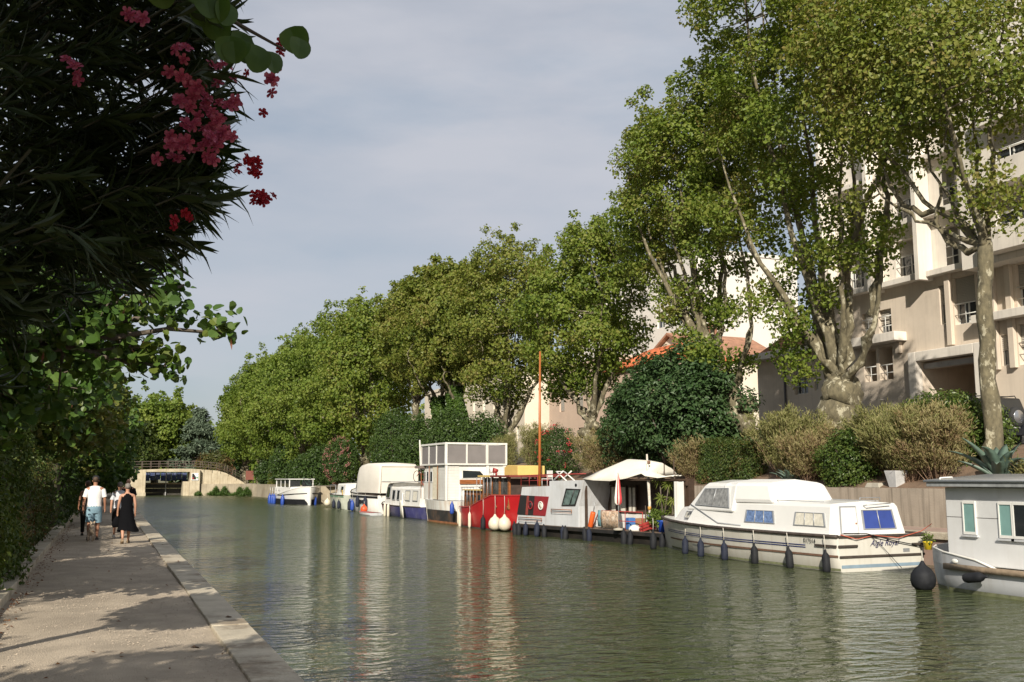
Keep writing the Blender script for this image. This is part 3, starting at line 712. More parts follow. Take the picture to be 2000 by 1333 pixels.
def bush(name, label, base, blobs, n, leaf, lm, seed, cat='shrub', group=None, aspect=.55, up=.4, spacing=.35, crad=.42, flowers=None, stem_r=.05, twigm=None):
    rng = np.random.default_rng(seed); root = empty(name, base, 0, label, cat, group)
    cl = thin(rng, blob_points(rng, blobs, 500, .55), spacing)
    m = MB()
    for c in cl[:26]:
        a = np.array([c[0] * .12, c[1] * .12, 0]); m.tube([a, a * .4 + c * .6 + rng.normal(size=3) * .06, c], [stem_r, stem_r * .6, .01], 4, False)
    m.build('stems', twigm or bark_d, root, 0, False)
    V, F = cloud(rng, cl, crad * rng.uniform(.75, 1.2, len(cl)), n, leaf, aspect, up, .6, .9, None, np.array(blobs)[:, :3].mean(0) - [0, 0, .5])
    link_mesh('foliage', mesh_np('foliage', V, F, lm), None, root)
    if flowers:
        fm, nf, fs = flowers
        pts = blob_points(rng, blobs, nf, .93); pts = pts[(pts[:, 0] < .4)]
        for c in pts:
            c = c + np.array([-.12, -.08, .06]); k = 9
            nr = unit(rng.normal(size=(k, 3)) * .5 + [-.6, -.5, .5]); V, F = leaf_arrays(c + rng.normal(size=(k, 3)) * fs * .8, nr, rng.normal(size=(k, 3)), np.full(k, fs), np.full(k, fs * .9))
            o = link_mesh('blossom', mesh_np('blossom', V, F, fm), None, root)
    return root

def wisp(label, base, rx, ry, h, n, lm, seed, blade=.17, name='wispy_shrub', lean=0.0, stems=True):
    """upright shrub of many fine shoots fanning out from its foot"""
    rng = np.random.default_rng(seed); root = empty(name, base, 0, label, 'shrub', 'wispy shrubs along the retaining wall')
    m = MB(); k = 90
    u = unit(np.stack([rng.normal(size=k) * rx, rng.normal(size=k) * ry, np.abs(rng.normal(size=k)) * h * .6 + h * .35], 1))
    tips = u * np.array([rx, ry, h]) * rng.uniform(.6, 1.22, (k, 1)) / np.maximum(np.abs(u).max(1, keepdims=True), .6)
    tips[:, 2] = np.clip(tips[:, 2], h * .35, h * (.85 + .42 * rng.random(k)))
    cl = []
    for tp in tips:
        a = np.array([tp[0] * .22, tp[1] * .22, 0]); mid = a * .45 + tp * .55 + np.array([0, 0, h * .06])
        m.tube([a, mid, tp], [.014, .010, .004], 3, False)
        for f in (.35, .5, .65, .8, .92, 1.0): cl.append((a * (1 - f) + tp * f) + np.array([0, 0, h * .08 * f * (1 - f) * 4]) + rng.normal(size=3) * .03)
    m.build('stems', mat('dry twig', (.22, .14, .09), .9, .3, 6), root, 0, False)
    n = int(n * 2.6); cl = np.array(cl); idx = rng.integers(0, len(cl), n); p = cl[idx] + rng.normal(size=(n, 3)) * .11 * np.array([1, 1, .8])
    d = unit(p * np.array([.8, .8, .55]) + [0, 0, h * .4]); t = d + rng.normal(size=(n, 3)) * .38
    nr = unit(rng.normal(size=(n, 3)) + [-.5, -.5, .3]); L = blade * (.5 + rng.random(n)) * (.6 + .4 * (p[:, 2] / h).clip(0, 1))
    V, F = leaf_arrays(p, nr, t, L, L * .17)
    link_mesh('shoots', mesh_np('shoots', V, F, lm), None, root)
    return root

wisp('small tan wispy shrub left of the clipped square hedge', (24.0, 38.0, 2.1), .8, 1.0, 1.7, 5000, dry_leaf, 1)
wisp('tall pale wispy shrub right of the clipped square hedge', (24.4, 31.9, 2.2), 1.0, 1.3, 2.3, 10000, green_wisp, 2)
wisp('wispy shrub in front of the burred plane trunk', (24.9, 29.6, 2.4), 1.0, 1.2, 1.6, 8000, dry_leaf, 3)
wisp('low tan wispy shrub above the white boat cabin', (23.9, 30.0, 2.1), .7, .9, 1.5, 4500, dry_leaf, 4)
wisp('broad reddish wispy shrub behind the grey planter', (24.6, 26.6, 2.3), 1.1, 1.3, 2.0, 11000, green_wisp, 5)
wisp('tall wispy shrub left of the dark laurel', (25.2, 25.0, 2.5), 1.0, 1.1, 1.7, 7500, dry_leaf, 6)
wisp('green and tan wispy shrub right above the grey planter', (24.0, 25.1, 2.1), .7, .9, 1.8, 6500, green_wisp, 7)
wisp('orange tipped wispy shrub left of the agave', (24.1, 24.1, 2.15), .8, .95, 2.0, 9000, dry_leaf, 8)
wisp('large tan wispy shrub behind the cream awning', (24.2, 46.6, 2.2), 1.0, 2.2, 2.3, 11000, dry_leaf, 9)
wisp('grey green wispy shrub left of the red oleander', (24.5, 56.6, 2.3), .9, 1.6, 2.8, 7000, green_wisp, 10)
wisp('wispy shrub behind the white screened boat', (24.3, 61.5, 2.3), .9, 1.6, 2.4, 6000, green_wisp, 14)
wisp('low weedy tuft under the agave at the right edge', (24.0, 20.2, 2.1), .4, .7, .55, 1500, green_wisp, 15)
bush('rounded_shrub', 'rounded dark green shrub with yellow tips left of the grey planter', (24.0, 27.9, 2.1), [(0, 0, .8, .85, 1.15, .95)], 9000, .11, bush_leaf, 21)
bush('laurel_shrub', 'big dark laurel shrub beside the slender plane trunk', (25.9, 25.6, 2.6), [(0, 0, 1.2, 1.2, 1.7, 1.35), (.2, -1.2, 1.1, 1, 1.1, 1.2)], 17000, .12, bush_leaf, 22)
bush('olive_shrub', 'grey green leafy shrub beneath the ground floor shutter', (27.5, 38.0, 3.0), [(0, 0, .8, .6, 1.3, .8)], 2600, .16, leafmat('olive leaves', [(.05, .07, .03), (.09, .11, .06)], .2), 23, aspect=.3, up=.1)
bush('red_oleander', 'oleander with red and pink flowers left of the orange mast', (24.1, 52.6, 2.2), [(0, 0, 1.5, 1.1, 1.7, 1.6)], 7500, .17, shrub_leaf, 24, aspect=.3, flowers=(red_fl, 75, .065))
bush('pink_oleander', 'faded pink oleander behind the canvas covered boat', (20.9, 95.0, 1.6), [(0, 0, 2.3, 1.5, 2.5, 2.3)], 8000, .25, shrub_leaf, 25, aspect=.35, flowers=(leafmat('faded pink', [(.26, .1, .09), (.34, .16, .14)], .3), 140, .12))
bush('dark_broadleaf_tree', 'dense dark green broadleaf tree behind the cream awning', (24.9, 41.2, 2.4), [(0, 0, 3.0, 2.2, 4.6, 2.7), (.3, -2.8, 2.7, 1.8, 2.2, 2.2), (.2, -1.4, 4.5, 1.6, 2.2, 1.7), (-.2, 3.2, 2.4, 1.5, 2.0, 1.8)], 42000, .20, dark_leaf, 26, 'tree', aspect=.6, up=.7, spacing=.5, crad=.62, stem_r=.09)
for i, (lab, b, bl, n) in enumerate([
    ('dark green shrub behind the screened boat, right end of the mass', (23.9, 64.5, 2.1), [(0, 0, 2.2, 1.4, 2.4, 2.2)], 9000),
    ('dark green shrub at the foot of the ivy clad trunks', (23.8, 71.0, 2.1), [(0, 0, 2.5, 1.6, 3.2, 2.5)], 11000),
    ('large dark green shrub behind the blue hulled boat', (23.8, 78.5, 2.1), [(0, 0, 2.6, 1.8, 4.0, 2.6)], 12000),
    ('tall dark green shrub behind the canvas cover', (23.9, 87.5, 2.1), [(0, 0, 3.0, 1.8, 4.2, 3.2)], 12000),
    ('dark bush left of the faded pink oleander', (20.6, 103.0, 1.6), [(0, 0, 1.9, 1.5, 2.6, 2.0)], 7000),
    ('dark evergreen mass under the far plane trees', (20.6, 124.5, 1.6), [(0, 0, 2.4, 1.7, 3.6, 2.6)], 8000),
    ('dark evergreen shrub under the third plane tree from the bridge', (20.8, 113.0, 1.6), [(0, 0, 1.5, 1.4, 2.6, 1.7)], 5000),
    ('low green bush beside the information board', (19.6, 133.5, 1.6), [(0, 0, 1.4, 1.2, 2.2, 1.5)], 5000)]):
    bush('evergreen_shrub', lab, b, bl, n, .2 if b[1] < 90 else .28, shrub_leaf, 60 + i, group='evergreen shrubs behind the boats', spacing=.6, crad=.75, aspect=.6)

def hedge(name, label, x0, x1, y0, y1, z0, z1, n, leaf, lm, seed, aspect=.55):
    rng = np.random.default_rng(seed); root = empty(name, ((x0 + x1) / 2, (y0 + y1) / 2, z0), 0, label, 'hedge')
    hx, hy, hz = (x1 - x0) / 2, (y1 - y0) / 2, z1 - z0
    ar = np.array([hy * hz, hx * hz, hx * hy]); k = rng.choice(3, n, p=ar / ar.sum())
    p = np.stack([rng.uniform(-hx, hx, n), rng.uniform(-hy, hy, n), rng.uniform(0, hz, n)], 1); nr = rng.normal(size=(n, 3)) * .55
    sg = np.where(rng.random(n) < .7, -1, 1)
    wob = .10 * np.sin(p[:, 1] * 2.1) + .08 * np.sin(p[:, 2] * 3.1 + p[:, 1]) + rng.normal(size=n) * .07
    p[k == 0, 0] = (sg * (hx + wob))[k == 0]; nr[k == 0, 0] += sg[k == 0]
    p[k == 1, 1] = (sg * (hy + wob))[k == 1]; nr[k == 1, 1] += sg[k == 1]
    p[k == 2, 2] = (hz + wob)[k == 2]; nr[k == 2, 2] += 1
    nr[:, 2] += .35
    L = leaf * (.6 + .8 * rng.random(n)); V, F = leaf_arrays(p, unit(nr), rng.normal(size=(n, 3)), L, L * aspect)
    link_mesh('foliage', mesh_np('foliage', V, F, lm), None, root)
    c = MB(); c.box(-hx + .18, hx - .18, -hy + .18, hy - .18, -.1, hz - .18); c.build('woody_core', mat('hedge twigs', (.05, .045, .025), .95, .4, 6), root, 0, False)
    return root
hedge('clipped_hedge', 'square clipped hedge with reddish top behind the cruiser cabin', 23.7, 24.9, 33.9, 37.1, 2.1, 3.75, 15000, .085, yew_leaf, 31)
hedge('clipped_hedge', 'narrow clipped yellow green hedge near the far quay', 19.4, 20.4, 127.2, 129.4, 1.58, 3.5, 3000, .2, leafmat('yellow hedge', [(.09, .11, .02), (.15, .15, .03)], .3), 32)

# agaves
ag_m = mat('agave leaf', (.085, .13, .10), .5, .2, 3, spec=.4)
def agave(label, base, size, n, seed):
    rg = random.Random(seed); root = empty('agave', base, 0, label, 'agave')
    for i in range(n):
        a = 2 * math.pi * i / n + rg.uniform(-.25, .25); L = size * rg.uniform(.8, 1.1); el = rg.uniform(.35, 1.25); bend = rg.uniform(.2, 1.1)
        secs = []
        for k in range(8):
            f = k / 7; th = el - bend * f * f; 
            r = sum(math.cos(el - bend * (j / 14) ** 2) for j in range(int(f * 14))) / 14 * L; h = sum(math.sin(el - bend * (j / 14) ** 2) for j in range(int(f * 14))) / 14 * L
            w = size * .095 * (.75 + .6 * math.sin(min(f * 1.4, 1) * math.pi * .6)) * (1 - f ** 3) + .004
            c = Vector((math.cos(a) * r, math.sin(a) * r, h)); sd = Vector((-math.sin(a), math.cos(a), 0)); nn = Vector((-math.cos(a) * math.sin(th), -math.sin(a) * math.sin(th), math.cos(th)))
            secs.append([c - sd * w + nn * w * .45, c, c + sd * w + nn * w * .45, c + nn * -.02])
        MB().loft(secs, True, True).build('leaf', ag_m, root)
    return root
agave('large grey green agave with arching leaves at the foot of the slender plane tree', (23.85, 21.5, 2.15), 1.6, 17, 2)
agave('smaller agave half hidden among wispy shrubs above the cruiser', (23.75, 30.9, 2.0), .95, 12, 3)
pl = empty('planter', (23.62, 25.35, 2.0), 0, 'tapered pale grey planter standing on the retaining wall', 'planter')
MB().hexa([(-.16, -.16, 0), (.16, -.16, 0), (.16, .16, 0), (-.16, .16, 0)], [(-.26, -.26, .55), (.26, -.26, .55), (.26, .26, .55), (-.26, .26, .55)]).build('pot', mat('grey planter', (.45, .45, .45), .7), pl, .015)
box('earth', soil, pl, -.22, .22, -.22, .22, .551, .56)
bl = tag(MB().hexa([(23.4, 25.9, 2.0), (23.8, 25.9, 2.0), (23.8, 26.6, 2.0), (23.4, 26.6, 2.0)], [(23.45, 25.98, 2.16), (23.75, 25.98, 2.16), (23.75, 26.52, 2.16), (23.45, 26.52, 2.16)]).build('concrete_block', concrete, None, .02), 'low concrete block beside the grey planter on the wall', 'block')

# beyond the lock
grow('plane_tree', 'big round crowned plane tree behind the footbridge', (7.5, 174, 1.5), [(0, 0, -.3, .6), (0, 0, 4, .5)], [(0, 0, 8.4, 7.2, 6, 4.8), (-3.5, 0, 7, 4, 4, 3.8), (3, 0, 7.5, 4, 4, 4)], 26000, .5, plane_leaf_far, seed=91, spacing=1.5, crad=1.6)
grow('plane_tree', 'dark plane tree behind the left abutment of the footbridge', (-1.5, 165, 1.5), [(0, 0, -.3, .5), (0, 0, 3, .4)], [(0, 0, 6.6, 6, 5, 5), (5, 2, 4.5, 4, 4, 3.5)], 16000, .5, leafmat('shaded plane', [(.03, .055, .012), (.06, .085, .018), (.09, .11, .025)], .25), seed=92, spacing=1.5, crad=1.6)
def conifer(name, label, base, h, r, n, lm, seed, leaf=.7, droop=.25):
    rng = np.random.default_rng(seed); root = empty(name, base, 0, label, 'tree'); m = MB(); m.tube([(0, 0, -.3), (0, 0, h * .5), (0, 0, h * .95)], [.3, .2, .03], 8)
    cl = []
    for k in range(95):
        z = h * (.12 + .86 * rng.random()); a = rng.random() * 6.283; q = r * (1 - (z / h) ** 1.6) * rng.uniform(.55, 1.05)
        tip = np.array([math.cos(a) * q, math.sin(a) * q, z - q * droop]); m.tube([(0, 0, z), tip * .6 + np.array([0, 0, .4 * z]) + np.array([0, 0, .15]), tip], [.06, .04, .01], 4, False)
        for f in (.45, .65, .82, 1.0): cl.append(np.array([tip[0] * f, tip[1] * f, z + (tip[2] - z) * f]))
    m.build('trunk', bark_d, root, 0, False)
    V, F = cloud(rng, cl, .8, n, leaf, .28, .8, .3, .45); link_mesh('crown', mesh_np('crown', V, F, lm), None, root)
conifer('cedar_tree', 'blue green cedar spreading behind the right end of the footbridge', (13.6, 166, 1.5), 11.8, 6.0, 15000, fir_leaf, 93)
conifer('dark_conifer', 'dark conifer standing between the cedar and the plane row', (18.2, 158, 1.5), 9.4, 3.0, 9000, con_leaf, 94, .6)
bush('russet_bush', 'russet topped bush on the footbridge ramp', (14.6, 150, 1.6), [(0, 0, 2.4, 2.4, 1.8, 1.9)], 6000, .3, leafmat('russet leaves', [(.06, .08, .02), (.1, .1, .03), (.2, .07, .04)], .25), 95, spacing=.6, crad=.7)
for i, (x, yy, rx, rz) in enumerate(((30, 185, 12, 7), (52, 190, 14, 8), (-14, 178, 11, 8), (-34, 172, 14, 9), (18, 196, 10, 6))):
    grow('broadleaf_tree', 'green broadleaf tree beyond the lock, number one'.replace('number one', ['right of the conifer', 'far right behind the plane row', 'left behind the footbridge', 'far left beyond the towpath hedge', 'behind the cedar'][i]), (x, yy, 1.4), [(0, 0, -.3, .5), (0, 0, 2, .4)], [(0, 0, rz * .75, rx, 5, rz * .8)], 9000, .75, plane_leaf_far, seed=100 + i, spacing=2.2, crad=2.4, ncl=200, group='background trees beyond the lock')
for i, (x, yy, h, w) in enumerate(((14.2, 142.6, 1.5, .8), (15.3, 141.6, 1.3, .8), (17.0, 138.0, 1.2, 1.0), (17.7, 135.6, 1.35, .9), (12.1, 143.0, .55, .3))):
    rng = np.random.default_rng(200 + i); n = 1500; p = np.stack([rng.normal(0, w * .45, n), rng.normal(0, .25, n), rng.random(n) * h * .75], 1); p[:, 2] *= np.exp(-(p[:, 0] / (w * .6)) ** 2) * (.75 + .35 * np.sin(p[:, 0] * 5 + i))
    L = .35 * (.6 + rng.random(n)); V, F = leaf_arrays(p, unit(rng.normal(size=(n, 3)) + [0, -.6, .2]), np.array([0, 0, 1.]) + rng.normal(size=(n, 3)) * .4, L, L * .16)
    o = link_mesh('reeds', mesh_np('reeds', V, F, leafmat('reed green', [(.04, .08, .015), (.07, .12, .025)], .3)), None); o.location = (x - .25, yy - .5, 0)
    tag(o, ['tallest reed clump at the foot of the far quay', 'reed clump just right of the tallest one', 'wide reed clump left of the quay corner', 'reed clump nearest the far white cruiser', 'tiny reed tuft beside the bridge abutment'][i], 'reeds', 'reed clumps at the far quay')
# ---------------------------------------------------------------- boats
gel = mat('white gelcoat', (.56, .54, .48), .3, .05, 1.5, spec=.5, dirt=(.45, .41, .33), damt=.35, streak=.3, scol=(.38, .33, .25))
gel_w = mat('clean white gelcoat', (.64, .63, .60), .3, .03, 1.5, dirt=(.6, .58, .52), damt=.25)
dgrey = mat('dark rubber', (.012, .013, .016), .7, .3, 6, dirt=(.03, .03, .03), spec=.25)
rubr = mat('brown black strake', (.05, .038, .03), .7, .4, 5)
bluep = mat('navy stripe', (.02, .03, .13), .4)
alu = mat('dull aluminium', (.36, .37, .38), .45, .1, 4, metal=.5)
curtain = mat('curtain', (.55, .52, .44), .9, .2, 9)
bluebl = mat('blue blind', (.025, .05, .22), .6, .15, 3)
teal = mat('teal blind', (.17, .30, .28), .5, .1, 3)
rope_m = mat('rope', (.45, .42, .36), .9, .2, 20)
glassd = glassmat('boat glass', (.02, .024, .026))
canvas = mat('cream canvas', (.70, .66, .57), .85, .08, 1.2, .25, 5, dirt=(.5, .44, .34), damt=.4)
rust = mat('rust', (.25, .10, .04), .8, .4, 6)
gpaint = mat('grey boat paint', (.50, .51, .52), .5, .08, 1.2, dirt=(.30, .29, .27), damt=.4, streak=.45, scol=(.26, .22, .17))
white_p = mat('white boat paint', (.66, .65, .61), .5, .05, 1.5, dirt=(.46, .42, .34), damt=.35, streak=.3, scol=(.4, .3, .2))

def hull_secs(st):
    out = []
    for y, bt, bw, zt, zb in st:
        h = [(-bt, zt), (-(bt * .62 + bw * .38), zt * .5), (-bw, .02), (-bw * .8, zb * .6), (0, zb)]
        pts = [(x, y, z) for x, z in h] + [(-x, y, z) for x, z in h[-2::-1]]
        out.append(pts)
    return out
def gunwale(st, side, dz=0, out=0.0, f=1.0):
    return [(side * (bt * f + out), y, zt + dz) for y, bt, bw, zt, zb in st]
def deck(st, dz, inset=.0):
    L = [(-(s[1] - inset), s[0], s[3] + dz) for s in st]; R = [((s[1] - inset), s[0], s[3] + dz) for s in st]
    return MB().loft([[a, (0, a[1], a[2] + .02), b] for a, b in zip(L, R)], caps=False)
def side_at(st, y, z):
    """half breadth of the hull at length y, height z"""
    ys = [s[0] for s in st]; o = np.argsort(ys); ys = np.array(ys)[o]
    g = lambda k: float(np.interp(y, ys, np.array([s[k] for s in st])[o]))
    bt, bw, zt = g(1), g(2), g(3)
    m = bt * .62 + bw * .38
    return float(np.interp(z, [.02, zt * .5, zt], [bw, m, bt]))
def stripe(st, side, y0, y1, z0, z1, out=.006, n=14, curve=None):
    n *= 3; out += .012
    secs = []
    for i in range(n + 1):
        y = y0 + (y1 - y0) * i / n; dz = curve(y) if curve else 0
        secs.append([(side * (side_at(st, y, z0 + dz) + out), y, z0 + dz), (side * (side_at(st, y, z1 + dz) + out), y, z1 + dz)])
    return MB().loft(secs, caps=False)

def pane_quad(name, parent, pts, m, off, framem=None, fw=.035, sub=None):
    """flat window of any four or more corners on a wall: frame ring proud by off, pane set in it"""
    P_ = [Vector(q) for q in pts]; c = sum(P_, Vector()) / len(P_); nrm = Vector(off); b = MB(); n = len(P_)
    inn = [q + (c - q).normalized() * fw * 1.5 for q in P_]
    for i in range(n):
        j = (i + 1) % n
        b.hexa([P_[i] - nrm * .3, P_[j] - nrm * .3, inn[j] - nrm * .3, inn[i] - nrm * .3], [P_[i] + nrm, P_[j] + nrm, inn[j] + nrm, inn[i] + nrm])
    o = b.build(name, framem or alu, parent)
    MB().add([q + nrm * .45 for q in inn], [tuple(range(n))]).build('pane', m, o)
    if sub:
        for f in sub:
            a = inn[0].lerp(inn[1], f); d = inn[3].lerp(inn[2], f)
            MB().tube([a + nrm * .8, d + nrm * .8], fw * .5, 4).build('mullion', framem or alu, o)
    return o

def textmesh(parent, s, size, m, loc, rot, shear=0.0, name='lettering', sc=(1, 1, 1)):
    cu = bpy.data.curves.new(name, 'FONT'); cu.body = s; cu.size = size; cu.shear = shear; cu.align_x = 'LEFT'; cu.extrude = .002
    to = bpy.data.objects.new('tmp', cu); COL.objects.link(to)
    bpy.context.view_layer.update()
    me = bpy.data.meshes.new_from_object(to.evaluated_get(bpy.context.evaluated_depsgraph_get()))
    bpy.data.objects.remove(to)
    me.materials.clear(); me.materials.append(m)
    o = link_mesh(name, me, None, parent); o.location = loc; o.rotation_euler = rot; o.scale = sc
    return o

FEND = {'long': [(.012, .30), (.03, .27), (.035, .22), (.075, .17), (.1, .1), (.1, -.2), (.085, -.26), (.04, -.29), (.012, -.3)],
        'slim': [(.01, .34), (.028, .30), (.06, .24), (.065, .18), (.065, -.22), (.055, -.27), (.02, -.32), (.01, -.33)],
        'ball': [(.03, .42), (.06, .36), (.09, .31), (.2, .23), (.28, .1), (.3, -.03), (.27, -.16), (.18, -.25), (.05, -.295)]}
fcol = {'navy': mat('navy fender', (.014, .018, .034), .7, .25, 5, dirt=(.035, .038, .045), damt=.4, spec=.25), 'black': dgrey, 'white': mat('white fender', (.62, .56, .44), .5, .1, 5, dirt=(.4, .32, .2), damt=.5),
        'blue': mat('blue fender', (.02, .06, .30), .45, .15, 5), 'orange': mat('orange fender', (.65, .08, .02), .5)}
_fm = {}
def fender(loc, kind, col, top, label, group, s=1.0, tilt=(0, 0)):
    """hanging fender, its rope running up to the height top"""
    if (kind, col) not in _fm:
        _fm[(kind, col)] = MB().lathe(FEND[kind], n=12).mesh('fender_body', fcol[col])
    e = empty('fender', loc, 0, label, 'fender', group); e.rotation_euler = (tilt[0], tilt[1], 0)
    o = link_mesh('body', _fm[(kind, col)], None, e); o.scale = (s, s, s)
    h = FEND[kind][0][1] * s
    if top > loc[2] + h:
        MB().tube([(0, 0, h - .02), (.015, .01, (top - loc[2] + h) / 2), (.0, .0, top - loc[2])], .012, 5).build('rope', rope_m, e)
    return e

ORD = ['first', 'second', 'third', 'fourth', 'fifth', 'sixth', 'seventh', 'eighth']
# ---- grey houseboat at the right edge
hb = empty('grey_houseboat', (18.2, 12.0, 0), 0, 'pale grey boxy houseboat with white roof cut by the right edge', 'houseboat')
hst = [(-8, 1.95, 1.9, .50, -.5), (3.4, 1.95, 1.9, .52, -.5), (4.3, 1.86, 1.78, .53, -.5), (4.9, 1.55, 1.45, .55, -.45), (5.25, 1.1, 1.0, .56, -.4), (5.42, .5, .42, .56, -.3), (5.46, .05, .05, .56, -.2)]
MB().loft(hull_secs(hst)).build('hull', gpaint, hb)
deck(hst, -.01, .02).build('deck', white_p, hb)
for s in (-1, 1): stripe(hst, s, -8, 5.3, .0, .07, .004, 20).build('waterline_stain', mat('algae green stain', (.16, .17, .09), .8, .4, 6), hb)
bst = [s for s in hst if s[0] >= 3.3]
b = MB()
lp = [(-1.955, 2.9, .53, .54)] + [(-s[1] - .005, s[0], .53, z) for s, z in zip(bst, (.68, .78, .83, .85, .86, .86))]
rp_ = [(s[1] + .005, s[0], .53, z) for s, z in list(zip(bst, (.68, .78, .83, .85, .86, .86)))[::-1]]
ring = lp + rp_
b.loft([[(x, y, z0), (x, y, z1)] for x, y, z0, z1 in ring], caps=False); b.loft([[(x * .975, y - .04, z0), (x * .975, y - .04, z1)] for x, y, z0, z1 in ring], caps=False)
b.build('bow_bulwark', gpaint, hb, 0)
MB().tube([(x, y - .02, z1) for x, y, z0, z1 in ring], .022, 6).build('bulwark_cap', white_p, hb)
MB().loft([[(-s[1] - .005, s[0], .44), (-s[1] - .07, s[0], .44), (-s[1] - .07, s[0], .56), (-s[1] - .005, s[0], .56)] for s in [(-8, 1.95), (3.2, 1.95), (4.25, 1.87)]], True).build('rubbing_strake', mat('weathered oak', (.24, .18, .12), .9, .35, 4, .4, 12), hb)
cabw = MB(); cabw.box(-1.6, 1.6, -8, 4.42, .54, 2.12); cabw.build('cabin', mat('cabin grey paint', (.60, .60, .59), .5, .05, 1, dirt=(.40, .38, .35), damt=.3, streak=.2, scol=(.38, .34, .28)), hb, .02)
MB().box(-1.606, -1.598, -8, 4.40, 1.50, 1.508).build('panel_seam', rubr, hb)
MB().box(-1.85, 1.85, -8.2, 4.68, 2.13, 2.22).build('roof_fascia', mat('weathered fascia', (.26, .27, .27), .8, .25, 5, streak=.7, scol=(.1, .1, .1)), hb, .01)
MB().loft([[(-1.88, y, 2.222), (-1.88, y, 2.27), (0, y, 2.40), (1.88, y, 2.27), (1.88, y, 2.222)] for y in (-8.25, 4.73)], True).build('roof', gel_w, hb)
MB().tube([(-1.7, 4.45, 2.24), (-1.68, 4.45, 2.31), (-1.3, 4.5, 2.33), (-1.25, 4.5, 2.26)], .018, 6).build('grab_rail', white_p, hb)
wf = mat('white plastic frame', (.68, .67, .63), .4, .03)
def hbwin(y0, y1, z0, z1, m, mid=None):
    o = pane_quad('window', hb, [(-1.603, y1, z0), (-1.603, y0, z0), (-1.603, y0, z1), (-1.603, y1, z1)], m, (-.03, 0, 0), wf, .04)
    MB().box(-1.66, -1.6, y0 - .04, y1 + .04, z0 - .05, z0 - .012).build('sill', gpaint, o)
hbwin(3.62, 3.95, 1.16, 1.84, teal); hbwin(2.72, 3.05, 1.13, 1.84, teal); hbwin(2.34, 2.71, 1.13, 1.84, glassd)
hbwin(.2, .6, 1.13, 1.84, teal); hbwin(-.4, .19, 1.13, 1.84, glassd)
MB().ball((-1.95, 3.92, .62), (.03, .09, .05), 8, 6).build('fairlead', white_p, hb)
fender((16.0, 16.55, .22), 'ball', 'black', .8, 'big round black fender at the bow of the grey houseboat', 'fenders of the grey houseboat', .88)
fe = fender((16.08, 15.25, .36), 'long', 'black', .3, 'black cylinder fender lying sideways on the grey houseboat hull', 'fenders of the grey houseboat', 1.0); fe.rotation_euler = (rad(82), 0, 0)

# ---- white cruiser
cr = empty('white_cruiser', (18.35, 20.3, 0), rad(3.0), 'white motor cruiser with blue stripes and a lettered transom beside the grey houseboat', 'cruiser')
cst = [(0, 1.45, 1.38, .87, -.35), (.25, 1.5, 1.42, .87, -.4), (1.5, 1.54, 1.46, .87, -.45), (3.5, 1.56, 1.46, .88, -.45), (5.3, 1.5, 1.32, .90, -.45), (6.6, 1.36, 1.04, .93, -.42), (7.8, 1.08, .66, .97, -.38), (8.8, .70, .30, 1.0, -.3), (9.4, .38, .12, 1.02, -.2), (9.75, .05, .03, 1.03, -.1)]
MB().loft(hull_secs(cst)).build('hull', gel, cr)
deck(cst, -.005).build('deck', gel_w, cr)
for s in (-1, 1):
    MB().tube(gunwale(cst, s, 0, .01), .045, 8).build('rubbing_strake', rubr, cr)
    stripe(cst, s, .02, 8.6, .36, .41, .012).build('lower_strake', mat('brown strake', (.16, .09, .06), .6, .2, 5), cr)
    for z in (.545, .60): stripe(cst, s, 1.1, 8.6, z, z + .022, .004, curve=lambda y: .012 * max(y - 4, 0)).build('blue_stripe', bluep, cr)
    stripe(cst, s, .0, 9.0, .03, .09, .004).build('waterline_stain', mat('algae green stain', (.16, .17, .09), .8, .4, 6), cr)
    stripe(cst, s, .02, .75, .60, .66, .03).build('corner_fender_strip', rubr, cr)
MB().box(-1.46, 1.46, -.05, .0, .84, .90).build('transom_cap', rubr, cr, .01)
MB().box(-1.43, 1.43, -.035, -.002, .34, .40).build('transom_strake', rubr, cr, .01)
MB().box(-1.37, 1.37, -.006, -.001, .09, .17).build('transom_blue_line', mat('faded blue', (.2, .27, .33), .5), cr)
MB().box(-1.46, -.85, -.05, -.002, .60, .66).build('transom_bumper', rubr, cr, .01); MB().box(1.0, 1.46, -.05, -.002, .60, .66).build('transom_bumper', rubr, cr, .01)
MB().box(.70, .92, -.008, -.001, .44, .53).build('vent', alu, cr)
# cabins
def cab(y0, y1, w0, w1, z0, z1, f0=0, f1=0, dome=.06, n=6):
    secs = []
    for i in range(n + 1):
        f = i / n; y = y0 + (y1 - y0) * f; a0 = w0[0] + (w0[1] - w0[0]) * f; a1 = w1[0] + (w1[1] - w1[0]) * f
        secs.append((y, a0, a1))
    out = []
    for y, a0, a1 in secs:
        g = (y - y0) / (y1 - y0); sh = f0 * (1 - g) + f1 * g
        out.append([(-a0, y, z0), (-a1 - .02, y + sh * .86, z1 - .09), (-a1 + .06, y + sh, z1), (0, y + sh, z1 + dome), (a1 - .06, y + sh, z1), (a1 + .02, y + sh * .86, z1 - .09), (a0, y, z0)])
    return MB().loft(out, True, True, False)
cab(.45, 6.9, (1.30, 1.22), (1.12, 1.0), .86, 1.66, .10, -.5).build('aft_cabin', gel_w, cr, .03)
cab(6.5, 8.5, (1.12, .55), (.9, .42), .9, 1.38, -.1, -.35, .05).build('fore_cabin', gel_w, cr, .03)
cab(2.75, 5.2, (1.12, 1.12), (.98, .98), 1.60, 2.18, .30, 0, .10).build('canvas_top', mat('white hardtop', (.70, .69, .66), .5, .03, 1), cr, .12)
cab(4.5, 7.0, (1.21, 1.08), (1.0, .86), 1.34, 2.17, .0, -.85, .09).build('windscreen_house', gel_w, cr, .05)
